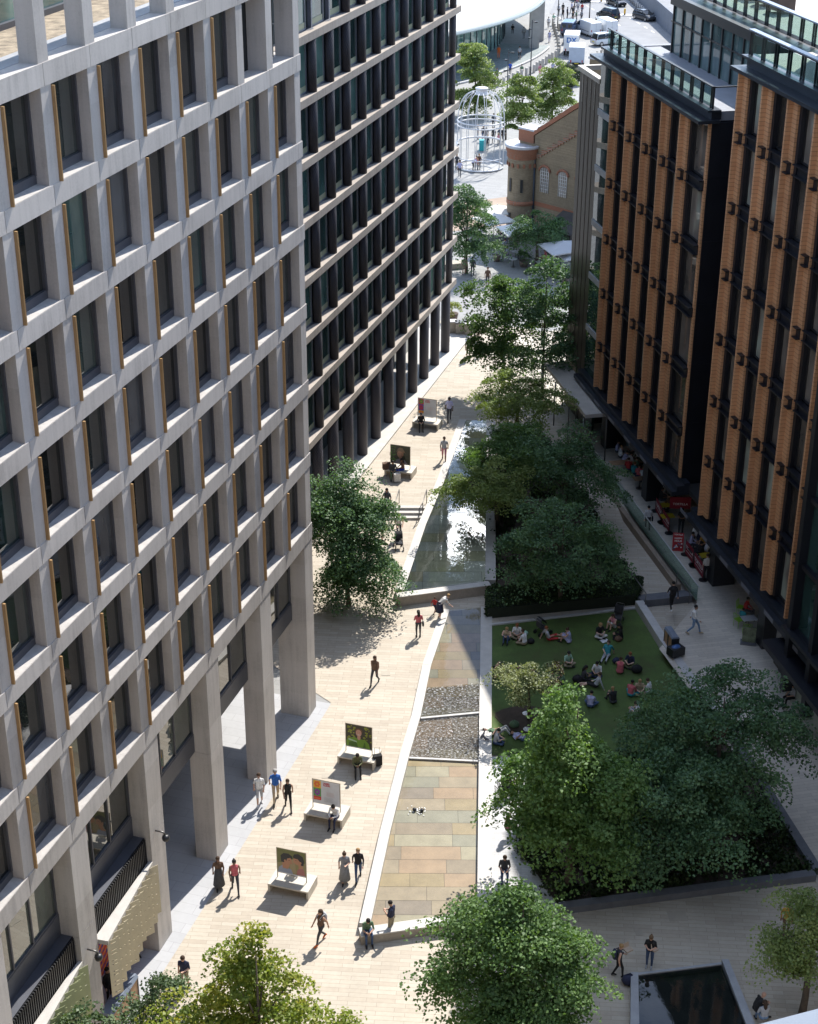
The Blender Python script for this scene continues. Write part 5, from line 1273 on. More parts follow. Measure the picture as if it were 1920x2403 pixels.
def hair_mesh(kind):
    m=MB()
    m.ball((0,-.022,.045),.100,.105,.096,12)
    if kind=='long': m.tube([(0,-.05,.06),(0,-.085,-.06),(0,-.095,-.18),(0,-.08,-.28)],[.09,.088,.075,.03],10); 
    if kind=='bun': m.ball((0,-.10,.10),.045,.045,.045,8)
    if kind=='cap': m.ball((0,-.01,.055),.104,.108,.080,12); m.obox((0,.12,.055),.14,.12,.015)
    return m.mesh('hair_'+kind,flat('hair',(.03,.02,.015),.6))
HAIR={k:hair_mesh(k) for k in ('short','long','bun','cap')}
SKIRT={}
def skirt_mesh(hem,rw,nm):
    m=MB(); m.lathe([(.135,1.16),(.165,1.0),(.19,.85),(rw,hem),(rw-.015,hem),(.15,.9)],20); return m.mesh(nm,flat('skirt',(.3,.3,.3),.8))
SKIRT['knee']=skirt_mesh(.48,.23,'skirt_knee'); SKIRT['long']=skirt_mesh(.22,.27,'skirt_long'); SKIRT['tunic']=skirt_mesh(.70,.20,'skirt_tunic')
CM={}
def cloth(c,skin=False):
    c=tuple(c)
    if c not in CM:
        t=NT('skin' if skin else 'cloth'); n=t.noise(t.pos(),11,3); t.bsdf(t.ramp(n,[(.3,tuple(x*.82 for x in c)),(.7,tuple(min(1,x*1.15) for x in c))]),.5 if skin else .85); CM[c]=t.m
    return CM[c]
COLS=dict(white=(.72,.72,.72),offwhite=(.60,.58,.55),black=(.012,.012,.014),navy=(.018,.024,.06),grey=(.22,.23,.25),lgrey=(.40,.41,.43),blue=(.03,.13,.45),jeans=(.05,.085,.17),ljeans=(.17,.26,.40),beige=(.46,.36,.24),khaki=(.25,.21,.14),green=(.10,.17,.10),olive=(.12,.13,.06),red=(.40,.03,.03),pink=(.55,.22,.26),brown=(.12,.07,.045),dkgrey=(.055,.057,.065),lilac=(.42,.42,.62),teal=(.03,.24,.28),orange=(.60,.12,.02),mustard=(.45,.24,.03),rose=(.50,.12,.14),royal=(.02,.07,.42),mint=(.35,.55,.42))
SK=dict(a=(.55,.33,.24),b=(.42,.24,.16),c=(.22,.115,.07),d=(.10,.05,.03),e=(.62,.40,.31)); HC=dict(k=(.012,.009,.008),b=(.055,.03,.016),f=(.32,.20,.09),g=(.35,.34,.33),r=(.20,.07,.025),t=(.14,.085,.045))
PEOPLE=[]
def person(px,py,pose,face,top,bottom,label,sl='s',lg='l',hair='k',hk='short',skin='a',h=1.72,shoe='black',skirt=None,f=gz,dz=0.0,at_=None,group=None):
    p=G(px,py,f,dz) if at_ is None else Vector(at_)
    sc=h/1.75
    e=empty('person',tuple(p),R(-face),label,'person',group); e.scale=(sc,sc,sc)
    o=link('body',BODY[pose],e)
    s=cloth(SK[skin],True); T_=cloth(COLS[top]); B_=cloth(COLS[bottom]); sh=cloth(COLS[shoe])
    slot=[s,T_,T_ if sl in 'sl' else s,T_ if sl=='l' else s,B_,B_ if lg=='l' else s,sh,s,s,flat('dark eye',(.01,.008,.008),.3),flat('lip',(.30,.10,.09),.5)]
    for i,m_ in enumerate(slot): o.material_slots[i].link='OBJECT'; o.material_slots[i].material=m_
    if hk:
        q=link('hair',HAIR[hk],e); q.matrix_local=head_mat(POSES[pose]); q.material_slots[0].link='OBJECT'; q.material_slots[0].material=cloth(HC[hair]) if hk!='cap' else cloth(COLS['black'])
    if skirt:
        q=link('skirt',SKIRT[skirt],e); q.material_slots[0].link='OBJECT'; q.material_slots[0].material=B_
    PEOPLE.append(e); return e
bp_me=None
def backpack(pe,pose,col,label,kind='backpack'):
    """a bag on the back or at the side of the person"""
    J=POSES[pose]; M=pe.matrix_basis.copy(); sc=pe.scale[0]
    M=Matrix.Translation(pe.location)@Matrix.Rotation(pe.rotation_euler.z,4,'Z')@Matrix.Scale(sc,4)
    m=MB()
    if kind=='backpack':
        c=J['chest']+V3(0,-.21,-.06); m.lathe([(.0,-.23),(.13,-.22),(.15,-.1),(.15,.1),(.11,.2),(.0,.23)],12); m.v=[(x,y*.62,z) for x,y,z in m.v]
        for q in(-1,1): m.tube([(.09*q,.06,.19),(.10*q,.20,.22),(.10*q,.36,.10),(.10*q,.22,-.12)],.016,6)
    else:
        c=(J['rh']+V3(.17,-.03,-.02)); m.lathe([(.0,-.17),(.12,-.16),(.14,0),(.11,.12),(0,.13)],12); m.v=[(x*.45,y,z) for x,y,z in m.v]; m.tube([(-.02,.08,.10),(-.06,.05,.42),(-.28,.03,.50)],.012,5)
    o=m.build('backpack' if kind=='backpack' else 'shoulder_bag',cloth(COLS[col])); o.matrix_world=M@Matrix.Translation(c); tag(o,label,'bag')
    return o

# ---- sunny plaza
person(515,2084,'stroll',172,'brown','dkgrey','woman in dark top and long dark skirt walking by the nearest open pier',hair='b',hk='long',skin='c',skirt='long',h=1.68)
person(553,2092,'walk_left',168,'rose','dkgrey','woman in strapless rose top and dark trousers walking near the pier','n',hair='k',hk='bun',skin='c',h=1.70)
person(610,1888,'stroll',175,'white','lgrey','man in white t-shirt and grey shorts, leftmost of three walking together',lg='s',hair='b',skin='a',h=1.76,shoe='white')
person(648,1881,'walk_right',172,'blue','beige','grey haired man in blue polo shirt and beige trousers',hair='g',skin='a',h=1.82)
person(677,1898,'walk_left',170,'black','black','woman in black vest and black trousers, rightmost of three walking together','n',hair='b',hk='long',skin='b',h=1.66)
person(809,2071,'stroll_phone',175,'grey','grey','woman in a long grey dress looking down beside the lower pool',hair='b',hk='bun',skin='a',skirt='long',h=1.68,lg='s')
person(841,2064,'walk_right',178,'black','jeans','blond woman in black jacket and blue jeans beside the lower pool','l',hair='f',hk='long',skin='e',h=1.68)
e=person(754,2211,'walk_left',225,'brown','dkgrey','woman striding across the near plaza with a grey backpack','n',hair='b',hk='long',skin='b',h=1.70,shoe='orange'); backpack(e,'walk_left','lgrey','grey backpack worn by the woman striding across the near plaza')
person(919,2194,'phone',300,'navy','khaki','man in navy t-shirt and khaki shorts standing by the pool end wall',lg='s',hair='k',skin='b',h=1.78,shoe='white')
person(862,2204,'sit_lean',168,'green','jeans','man in green t-shirt seated on the corner of the pool end wall',hair='k',skin='b',h=1.75)
person(435,2322,'stroll_phone',190,'navy','khaki','man in navy shirt and khaki shorts near the bottom of the plaza',lg='s',hair='b',skin='a',h=1.76)
e=person(982,1495,'phone',350,'rose','dkgrey','woman in rose top photographing, standing between leafy tree and pool',hair='k',hk='long',skin='a',h=1.66); backpack(e,'phone','dkgrey','dark shoulder bag of the woman standing between leafy tree and pool','side')
person(1032,1452,'bend',75,'offwhite','navy','woman with fair curly hair bending over the head of the lower pool',hair='f',hk='short',skin='e',skirt='knee',h=1.70,lg='s')
person(1020,1441,'walk_left',30,'red','navy','small child in red top beside the woman bending over the pool',lg='s',hair='b',skin='a',h=1.08)
person(880,1606,'walk_right',200,'brown','dkgrey','long haired woman in dark clothes walking alone in mid plaza','n',hair='b',hk='long',skin='c',h=1.72)
person(936,1262,'push',172,'offwhite','dkgrey','woman in pale vest pushing a stroller below the steps','n',hair='b',hk='bun',skin='a',h=1.70)
e=person(908,1207,'walk_right',178,'dkgrey','black','man in dark grey t-shirt with a backpack at the plaza steps',hair='k',skin='b',h=1.80); backpack(e,'walk_right','dkgrey','dark backpack of the man at the plaza steps')
person(1042,1082,'walk_left',182,'lgrey','pink','runner in grey shirt and pink shorts beside the upper pool',lg='s',hair='b',skin='c',h=1.76)
person(1054,988,'walk_right',178,'lilac','dkgrey','man in pale lilac shirt and dark trousers walking near the upper pool',hair='k',skin='d',h=1.80)
person(1099,844,'walk_left',180,'olive','olive','man in olive shirt and shorts at the top of the plaza',lg='s',hair='k',skin='b',h=1.80)
person(1128,836,'walk_right',185,'lgrey','grey','child in grey walking under the bright green tree',lg='s',hair='b',skin='b',h=1.25)
person(897,1272,'stand',100,'orange','khaki','person half hidden by leaves of the dense green tree',lg='s',hair='b',skin='a',h=1.66)
# on the poster benches (seat 0.45 m up)
person(838,1813,'sit_lean',172,'olive','black','person in olive jacket seated on the bench with the green portrait poster','l',hair='k',skin='d',h=1.72)
person(788,1935,'sit_lean',200,'white','navy','dark haired person in white shirt seated on the bench with the flower poster','l',hair='k',skin='b',h=1.74)
person(922,1122,'sit',178,'dkgrey','green','dark dressed person with green trousers on the bench with the straw hat poster','l',hair='k',hk='long',skin='b',h=1.68)
person(945,1117,'sit',250,'brown','royal','woman in brown vest and royal blue skirt on the bench with the straw hat poster','n',hair='k',hk='long',skin='c',h=1.66,lg='s')
person(988,1008,'sit',178,'black','black','person all in black on the farthest poster bench','l',hair='k',hk='cap',skin='a',h=1.70)
person(690,2072,'sit',25,'lgrey','grey','person in a check shirt seated behind the poster of two men',hair='b',skin='a',h=1.72)
# under the canopies
person(322,2246,'stand',150,'dkgrey','white','woman in patterned blouse and white trousers standing by the mural','l',hair='k',hk='long',skin='b',h=1.68)
person(258,2350,'stand',120,'black','black','person in black standing in the doorway of the mural shop','l',hair='k',skin='b',h=1.72)
# ---- boulevard
person(1089,645,'stroll',0,'khaki','khaki','person in khaki walking away on the boulevard beneath the corner tree',lg='s',hair='b',skin='b',h=1.70)
person(1109,648,'stroll',5,'dkgrey','dkgrey','person in dark grey walking away on the boulevard beneath the corner tree',hair='k',skin='b',h=1.76)
person(1144,672,'stand',180,'brown','dkgrey','person partly behind the bright green tree on the boulevard',lg='s',hair='b',skin='a',h=1.72)
person(1110,792,'stroll',185,'white','dkgrey','blond woman in white blouse near the stone litter bins','l',hair='f',hk='short',skin='e',h=1.66)
person(1122,800,'stand',180,'brown','brown','small child in brown beside the blond woman',hair='b',skin='a',h=1.0)
# ---- lawn
L_='lawn'
def lawnp(px,py,*a,**k): return person(px,py,*a,dz=.062,**k)
lawnp(1190,1503,'knees_up',195,'beige','jeans','grey blond woman in beige vest and jeans at the top left of the lawn',sl='n',hair='f',hk='short',skin='e')
lawnp(1213,1494,'cross_legged',185,'white','khaki','woman in white top facing the man in the white t-shirt on the lawn',hair='r',hk='long',skin='a')
lawnp(1231,1513,'cross_legged',310,'white','khaki','man in white t-shirt with his back turned, at the top left of the lawn',hair='b',skin='a',lg='s')
lawnp(1288,1502,'legs_out',78,'lgrey','red','man in grey t-shirt and red shorts beside the folded stroller',hair='r',skin='a',lg='s')
lawnp(1336,1508,'knees_up',285,'lilac','lilac','woman in a pale flowered dress facing the man in red shorts',sl='n',hair='b',hk='bun',skin='a',lg='s')
lawnp(1406,1493,'cross_legged',165,'black','offwhite','fair haired woman in black top and white trousers on the upper lawn',hair='f',hk='long',skin='e')
lawnp(1440,1473,'knees_up',225,'pink','offwhite','woman in pale skirt seated before the black stroller on the lawn',sl='n',hair='b',hk='long',skin='a',lg='s')
lawnp(1457,1498,'cross_legged',265,'black','black','woman in black at the upper right of the lawn',sl='l',hair='k',hk='long',skin='b')
lawnp(1479,1562,'cross_legged',205,'navy','olive','red haired man in navy shirt at the right of the lawn',hair='r',skin='e')
lawnp(1454,1580,'knees_up',15,'rose','rose','woman in a red patterned dress at the right of the lawn',sl='n',hair='b',hk='bun',skin='b',lg='s')
lawnp(1368,1597,'cross_legged',80,'dkgrey','black','woman in dark clothes with long black hair in mid lawn',hair='k',hk='long',skin='c')
lawnp(1402,1584,'cross_legged',205,'white','navy','woman in white top facing the camera in mid lawn',hair='k',hk='short',skin='a')
lawnp(1399,1612,'legs_out',275,'lgrey','black','person in grey hooded top with legs stretched out in mid lawn',sl='l',hair='b',skin='e',lg='s')
lawnp(1322,1612,'knees_up',278,'green','navy','man in striped green t-shirt and cap near the cream leaved tree',hk='cap',skin='a',lg='s')
lawnp(1288,1608,'cross_legged',88,'white','pink','person in white shirt behind the cream leaved tree',hair='b',skin='a')
lawnp(1479,1634,'cross_legged',35,'rose','teal','person in a rose check shirt with back turned near the shaded trees',sl='l',hair='k',skin='c')
lawnp(1499,1626,'cross_legged',180,'beige','khaki','fair haired person in beige near the shaded trees',hair='f',skin='e')
lawnp(1524,1629,'cross_legged',300,'white','grey','person in white at the right end of the lawn group near the shaded trees',hair='b',skin='a')
lawnp(1497,1683,'knees_up',285,'white','lgrey','person in white striped top alone beside the shaded trees',hair='b',skin='a')
lawnp(1188,1571,'lying_knees_up',275,'olive','olive','person lying with bent bare knees behind the cream leaved tree',hair='b',skin='a',lg='s')
lawnp(1186,1590,'lying_knees_up',262,'brown','khaki','person lying with bent bare knees, nearer to the cream leaved tree',hair='b',skin='a',lg='s')
lawnp(1228,1737,'lying',128,'lilac','jeans','man in white t-shirt and jeans lying on the sunny corner of the lawn',hair='k',skin='b')
lawnp(1170,1722,'lying_knees_up',95,'green','lgrey','person in green top reclining at the sunny corner of the lawn',hair='b',skin='a')
# ---- picnic tables under the maple
person(1196,1832,'sit',110,'red','dkgrey','person in red at the white round table under the maple',hair='k',hk='long',skin='b')
person(1184,1866,'sit_lean',60,'black','black','person in black at the table under the maple',sl='l',hair='k',skin='b')
person(1190,1965,'sit',80,'pink','dkgrey','person in pink half hidden under the maple leaves',hair='b',hk='long',skin='a')
person(1183,2062,'sit',180,'dkgrey','jeans','person in dark grey on a chair behind the foreground tree',hair='b',skin='a')
# ---- terrace tables under the brown building
tp=dict(f=tz)
T1=[(1447,1075,'sit',110,'lilac','dkgrey','man in pale blue shirt at the end of the long table','l','k','a'),(1463,1101,'sit_lean',60,'lilac','navy','man in pale blue shirt at the near side of the long table','l','k','a'),
 (1482,1076,'sit',215,'lgrey','dkgrey','person in light grey at the far side of the long table','s','b','a'),(1496,1092,'sit',240,'white','dkgrey','person in white shirt on the shop side of the long table','l','k','b'),
 (1510,1078,'sit',230,'mint','dkgrey','person in pale green shirt nearest the dark shopfront','s','b','a'),(1477,1104,'sit',60,'white','dkgrey','person in white shirt with back to the ramp at the long table','l','b','a'),
 (1491,1116,'sit',40,'green','dkgrey','person in green at the near end of the long table','s','b','a'),(1498,1134,'sit',20,'rose','navy','person in bright pink top at the nearest café table','s','k','b'),
 (1517,1130,'sit',300,'pink','navy','person in pale pink shirt at the nearest café table','s','b','a'),(1473,1118,'sit',20,'red','navy','person in red on the ramp side of the tables','s','b','a')]
T1+=[(1454,1088,'sit',80,'white','dkgrey','person in white at the far end of the ramp side of the long table','s','f','e'),(1489,1062,'sit',190,'navy','dkgrey','person in navy beside the pale blue standing sign','s','k','b'),(1503,1104,'sit',250,'olive','black','person in olive under the fascia, middle of the dining tables','s','b','a'),
 (1524,1112,'sit',260,'lgrey','dkgrey','person in grey under the fascia nearest the shopfront','l','k','b'),(1486,1128,'sit',40,'teal','navy','person in teal on the ramp side of the nearest café table','s','r','e'),(1508,1140,'sit_lean',10,'white','jeans','person in white at the very near end of the café tables','s','f','a')]
for px,py,po,fa,to,bo,lb,sl,hr,skn in T1: person(px,py,po,fa,to,bo,lb,sl=sl,hair=hr,skin=skn,**tp)
person(1549,1188,'sit',90,'black','dkgrey','person in black seated inside the far red banner',sl='s',hair='k',skin='c',**tp)
person(1574,1186,'sit',215,'green','dkgrey','person in a striped green and white top behind the far red banners',sl='s',hair='k',skin='b',**tp)
person(1569,1204,'sit',320,'brown','dkgrey','person in brown with back turned behind the far red banners',sl='s',hair='k',skin='b',**tp)
person(1597,1253,'phone',200,'black','black','man in black standing behind the red sandwich board',sl='s',hair='k',skin='b',h=1.78,**tp)
e=person(1519,1246,'walk_left',5,'lgrey','black','woman in grey sweater walking along the terrace, seen from behind','l',hair='k',hk='bun',skin='b',h=1.70,shoe='white',**tp); backpack(e,'walk_left','black','black shoulder bag of the woman in the grey sweater','side')
person(1620,1294,'sit',110,'lilac','dkgrey','person in pale blue shirt at the near red banners, end of table','l',hair='k',skin='b',**tp)
person(1643,1288,'sit',200,'navy','dkgrey','person in navy check shirt over white at the near red banners','l',hair='k',skin='c',**tp)
person(1655,1314,'sit_lean',60,'white','dkgrey','person in white with back to the near red banners','s',hair='k',skin='b',**tp)
person(1668,1310,'sit',330,'lilac','dkgrey','person in pale blue with back turned near the dark column','l',hair='f',skin='a',**tp)
person(1656,1362,'stand',350,'offwhite','black','person in white shirt and black trousers standing at the end of the red banners','s',hair='b',skin='a',h=1.72,**tp)
e=person(1576,1431,'walk_right',355,'black','black','man in black climbing the shaded side steps','l',hair='k',skin='a',h=1.78,shoe='white',f=lambda y:.72)
backpack(e,'walk_right','black','black backpack of the man on the shaded side steps')
person(1627,1488,'walk_left',100,'white','ljeans','man in loose white shirt and pale jeans walking on the terrace','l',hair='k',skin='b',h=1.80,shoe='beige',**tp)
person(1748,1449,'sit',120,'red','dkgrey','person in dark red at the café table with green chairs','l',hair='k',skin='c',**tp)
person(1740,1466,'sit',40,'teal','black','child in teal on the near green chair','s',hair='k',skin='c',h=1.35,**tp)
person(1858,1655,'sit',250,'lgrey','black','person in grey seated against the dark shopfront, behind shaded leaves','s',hair='k',skin='b',**tp)
# ---- shaded plaza at the lower right
e=person(1450,2292,'stroll_phone',80,'dkgrey','black','fair haired woman in dark vest with backpack holding a box beside the shaded pool','n',hair='f',hk='bun',skin='a',h=1.68); backpack(e,'stroll_phone','navy','navy backpack of the woman with the box beside the shaded pool')
person(1523,2270,'phone',200,'black','jeans','woman in black t-shirt and blue jeans beside the shaded pool',hair='t',hk='bun',skin='a',h=1.70,shoe='lgrey')
person(1842,2196,'stroll',190,'mustard','brown','person in orange behind the shaded tree at the right edge','l',hair='k',skin='c',h=1.74)
person(1772,2392,'sit_lean',70,'black','black','bald man in black on the seat wall of the shaded pool','l',hk=None,skin='a',h=1.76)
person(1790,2410,'sit',350,'lgrey','ljeans','long haired person in pale top beside the bald man','s',hair='b',hk='long',skin='a',h=1.68)
# ---- café by the brick hall
for px,py,po,fa,to,bo,lb in ((1184,592,'sit',160,'lilac','dkgrey','diner in pale blue at the café, farthest table by the hall'),(1191,610,'sit',250,'lilac','grey','diner in pale lilac shirt beside the potted olive'),(1212,590,'sit',200,'brown','dkgrey','diner in brown at the small white café table'),
  (1256,620,'sit',80,'offwhite','dkgrey','diner in cream beside the clipped potted shrub'),(1280,618,'sit',270,'rose','rose','diner in bright pink under the grey parasol'),(1298,628,'sit',200,'white','lgrey','diner in white under the edge of the grey parasol'),(1325,624,'sit',230,'pink','dkgrey','diner in pink nearest the bronze panels'),
  (1172,560,'sit',150,'dkgrey','dkgrey','diner in dark clothes behind the curved café planter'),(1186,566,'sit',200,'grey','dkgrey','diner in grey by the turret foot')):
    person(px,py,po,fa,to,bo,lb,hair=rnd.choice('kbf'),skin=rnd.choice('abe'))
# ---- birdcage and station forecourt
for px,py,po,fa,to,bo,lb,hh in ((1079,415,'walk_left',185,'lilac','dkgrey','man in pale lilac shirt walking in front of the birdcage',1.78),(1072,398,'stand',180,'dkgrey','black','person in dark clothes at the left of the birdcage',1.7),(1110,401,'bend',100,'lilac','black','person bending inside the birdcage',1.6),(1118,400,'stand',180,'pink','lgrey','person in pink standing inside the birdcage',1.6),(1124,399,'stand',180,'brown','black','tall person in brown inside the birdcage',1.75),
  (1134,331,'walk_right',185,'dkgrey','jeans','man in dark top and jeans walking up behind the birdcage',1.78),(1141,333,'stand',180,'brown','dkgrey','woman in brown behind the birdcage, second of the walkers',1.66),(1158,335,'stroll',190,'black','black','person all in black behind the right side of the birdcage',1.72),(1173,334,'stroll',180,'navy','navy','person in navy beside the lamp post by the birdcage',1.7),(1181,335,'walk_left',200,'black','dkgrey','person in black right of the lamp post by the birdcage',1.75),
  (1121,327,'stand',100,'lgrey','lgrey','person in grey seen through the birdcage bars',1.68),(1143,353,'stand',180,'dkgrey','dkgrey','person by the turquoise bin behind the birdcage',1.7),(1158,301,'stroll',0,'dkgrey','black','person in dark clothes walking off beyond the birdcage dome',1.75),(1179,303,'walk_right',240,'white','black','person in white top striding beyond the birdcage',1.75),(1170,340,'stand',180,'pink','dkgrey','child in pink by the lamp post near the birdcage',1.3),
  (1170,137,'stand',180,'orange','orange','worker in full orange high visibility clothes under the station roof',1.78),(1219,138,'walk_left',180,'lgrey','black','person in grey shirt and black shorts under the station roof',1.75),(1197,176,'walk_right',180,'royal','navy','person in blue at the edge of the forecourt shade',1.75),(1224,181,'stroll',0,'green','dkgrey','person in green beside the bollards',1.7),(1267,180,'walk_left',185,'pink','rose','person in pink shorts beside the bollards',1.7),
  (1297,174,'stroll',180,'lilac','navy','person in lilac walking near the evergreen balls',1.68),(1229,90,'stroll',180,'lgrey','grey','person in pale grey at the rim of the forecourt shade',1.7),(1251,65,'walk_right',180,'white','grey','person in white top at the corner of the station shade',1.75),(1287,66,'walk_left',190,'white','navy','person in white and navy beside the bollard curve',1.7),(1299,58,'stroll',180,'mint','dkgrey','person in bright green top beside the bollard curve',1.7),(1289,99,'stroll',180,'lilac','lilac','woman in a pale dress beside the bollard curve',1.68),(1166,190,'stand',180,'navy','black','person in navy by the first bollards',1.7),(1203,77,'sit',180,'black','black','person seated in the deep shade under the station roof',1.7)):
    person(px,py,po,fa,to,bo,lb,hair=rnd.choice('kbbf'),hk=rnd.choice(('short','short','long')),skin=rnd.choice('abbc'),h=hh,lg='s' if 'shorts' in lb else 'l')
tops=['white','black','navy','lilac','dkgrey','white','red','black','green','grey','pink','black','dkgrey']
for i,(zx,zy) in enumerate(((1060,130),(1100,168),(1140,160),(1180,112),(1205,106),(1240,100),(1275,120),(1190,205),(1222,192),(1270,188),(1228,60),(1100,120),(1195,150))):
    where=('at the left end','in the front left','front centre','middle left','middle','middle right','at the right end','nearest the blue van','next to the blue van','behind the white vans','at the far side','at the back left','in the thick')[i]
    person(1040+.2554*zx,.2554*zy+2,rnd.choice(('stand','stroll','walk_left')),rnd.uniform(0,360),tops[i],rnd.choice(('dkgrey','black','jeans')),'pedestrian in %s top waiting in the crossing crowd, %s'%({'dkgrey':'dark grey','lilac':'pale lilac'}.get(tops[i],tops[i]),where),hair=rnd.choice('kbf'),skin=rnd.choice('abc'),group='crowd waiting at the crossing')

for px,py,po,fa,to,bo,lb in ((1556,1176,'sit',140,'white','dkgrey','person in white at the back of the far red banners'),(1583,1200,'sit',270,'black','dkgrey','person in black nearest the hanging red sign'),(1632,1276,'sit',190,'white','dkgrey','person in white under the fascia behind the near red banners'),(1650,1296,'sit',230,'mustard','dkgrey','person in mustard between the near red banners and the column'),(1641,1318,'sit',60,'black','dkgrey','person in black close against the near red banners')):
    person(px,py,po,fa,to,bo,lb,hair=rnd.choice('kbf'),skin=rnd.choice('abc'),f=tz)
for px,py,po,fa,to,bo,lb in ((1163,1746,'cross_legged',90,'lgrey','jeans','person in grey seated at the sunny lawn corner by the coping'),(1247,1600,'knees_up',60,'pink','navy','person in pink under the cream leaved tree'),(1330,1560,'cross_legged',150,'mint','khaki','person in mint alone in mid lawn'),(1425,1540,'legs_out',200,'teal','lgrey','person in teal with legs out at the right of the lawn'),(1385,1660,'cross_legged',20,'lilac','jeans','person in lilac near the top of the sunlit maple'),(1440,1650,'knees_up',330,'black','dkgrey','person in black between the maple and the shaded trees')):
    lawnp(px,py,po,fa,to,bo,lb,hair=rnd.choice('kbf'),skin=rnd.choice('abe'))
# ================================================================== poster benches
def flatpoly(m,pts,y,mi): 
    """polygon in the poster plane, facing -y"""
    n=len(pts); ar=sum(pts[i][0]*pts[(i+1)%n][1]-pts[(i+1)%n][0]*pts[i][1] for i in range(n))
    if ar<0: pts=pts[::-1]
    m.add([(x,y,z) for x,z in pts],[tuple(range(n))],mi)
def ell(cx,cz,rx,rz,n=18,a=0): return [(cx+rx*math.cos(t)*math.cos(a)-rz*math.sin(t)*math.sin(a),cz+rx*math.cos(t)*math.sin(a)+rz*math.sin(t)*math.cos(a)) for t in np.linspace(0,2*math.pi,n+1)[:-1]]
PM={}
def pm(n,c):
    if n not in PM: PM[n]=plain('print '+n,c,.5,var=.06,scale=4)
    return PM[n]
PW,PH=1.30,1.30
def poster_art(kind,root):
    if kind=='flower' or kind=='flower_red':
        pal=[pm('paper white',(.62,.63,.66)),pm('yellow',(.75,.42,.02)),pm('orange',(.75,.14,.03)),pm('green',(.10,.32,.07)),pm('purple',(.20,.04,.28)),pm('crimson',(.55,.02,.05)),pm('faint grey',(.42,.42,.44)),pm('faint pink',(.60,.48,.47)),pm('blue violet',(.10,.06,.35))]
        m=MB(); flatpoly(m,[(0,0),(PW,0),(PW,PH),(0,PH)],0,0)
        A_=(1,2,3,4) if kind=='flower' else (5,3,8,5)
        flatpoly(m,[(.03,.86),(.40,.86),(.40,PH-.03),(.03,PH-.03)],-.002,A_[0]); flatpoly(m,[(.03,.40),(.40,.40),(.40,.86),(.03,.86)],-.002,A_[2]); flatpoly(m,[(.03,.20),(.40,.20),(.40,.40),(.03,.40)],-.002,5 if kind=='flower' else 1); flatpoly(m,[(.06,.24),(.36,.24),(.36,.33),(.06,.33)],-.003,2)
        for k in range(6):
            a=k*math.pi/3; flatpoly(m,ell(.215+.095*math.cos(a),1.07+.11*math.sin(a),.06,.065,10),-.003-.0003*k,A_[1])
            flatpoly(m,ell(.215+.09*math.cos(a+.5),.63+.12*math.sin(a+.5),.06,.07,10),-.003-.0003*k,A_[3])
        flatpoly(m,ell(.215,1.07,.04,.045,10),-.006,1)
        for i in range(7): flatpoly(m,[(.66,.70-.035*i),(1.05-.05*(i%2),.70-.035*i),(1.05-.05*(i%2),.712-.035*i),(.66,.712-.035*i)],-.003,7)
        for i in range(8): flatpoly(m,[(.54,.40-.034*i),(.98-.08*(i%3==2),.40-.034*i),(.98-.08*(i%3==2),.409-.034*i),(.54,.409-.034*i)],-.003,6)
        m.build('print',pal,root)
        for i,wd in enumerate(('JAMES','KLING') if kind=='flower' else ('ROSE','THORNE')[:0] or ('JAMES','KLING')):
            me=text_mesh(wd,.115,.001,'LEFT',.95,.004); me.materials.clear(); me.materials.append(pm('crimson',(.55,.02,.05)))
            link('heading',me,root,(.52,-.006,1.17-.105*i),(R(90),0,0))
    elif kind=='green':
        pal=[pm('dark garden',(.05,.045,.03)),pm('leaf lime',(.25,.28,.03)),pm('jacket green',(.16,.30,.03)),pm('skin print',(.55,.30,.22)),pm('hair print',(.16,.07,.035)),pm('pale mint',(.40,.55,.36)),pm('jacket shade',(.07,.15,.02)),pm('paper white',(.62,.63,.66))]
        m=MB(); flatpoly(m,[(0,0),(PW,0),(PW,PH),(0,PH)],0,0); r=random.Random(3)
        for i in range(46):
            cx=r.choice((r.uniform(.02,.45),r.uniform(.9,1.28))); cz=r.uniform(.45,1.25); flatpoly(m,ell(cx,cz,r.uniform(.03,.08),r.uniform(.02,.06),9,r.uniform(0,3)),-.001-.0001*i,1)
        flatpoly(m,[(.02,.02),(.02,.36),(.12,.5),(.42,.62),(.6,.56),(.75,.55),(1.0,.52),(1.16,.34),(1.24,.02)],-.008,2)
        flatpoly(m,[(.12,.06),(.16,.30),(.5,.40),(.62,.06)],-.009,6); flatpoly(m,[(.86,.06),(.92,.38),(.98,.36),(1.0,.06)],-.009,6)
        flatpoly(m,ell(.66,.62,.085,.14,14),-.010,3); flatpoly(m,ell(.655,.98,.185,.16,18),-.0105,4); flatpoly(m,ell(.65,.88,.145,.195,20),-.012,3)
        flatpoly(m,ell(.59,.92,.022,.010,8),-.013,4); flatpoly(m,ell(.71,.92,.022,.010,8),-.013,4); flatpoly(m,ell(.65,.78,.055,.018,10),-.013,7); flatpoly(m,ell(.65,.855,.018,.03,8),-.013,pal.index(pal[3]))
        flatpoly(m,[(.12,.42),(.55,.33),(.56,.40),(.14,.50)],-.013,5); flatpoly(m,[(0,0),(PW,0),(PW,.055),(0,.055)],-.014,7)
        m.build('print',pal,root)
    elif kind=='two_men':
        pal=[pm('meadow blur',(.28,.25,.12)),pm('olive blur',(.16,.17,.06)),pm('warm skin',(.45,.23,.14)),pm('black hair',(.03,.03,.035)),pm('blue check',(.28,.32,.42)),pm('red floral',(.38,.16,.15)),pm('paper white',(.62,.63,.66)),pm('tan blur',(.36,.29,.17))]
        m=MB(); flatpoly(m,[(0,0),(PW,0),(PW,PH),(0,PH)],0,0); flatpoly(m,[(0,.55),(PW,.75),(PW,PH),(0,PH)],-.001,1); flatpoly(m,[(.55,.1),(.85,.1),(.80,.9),(.62,.8)],-.002,7)
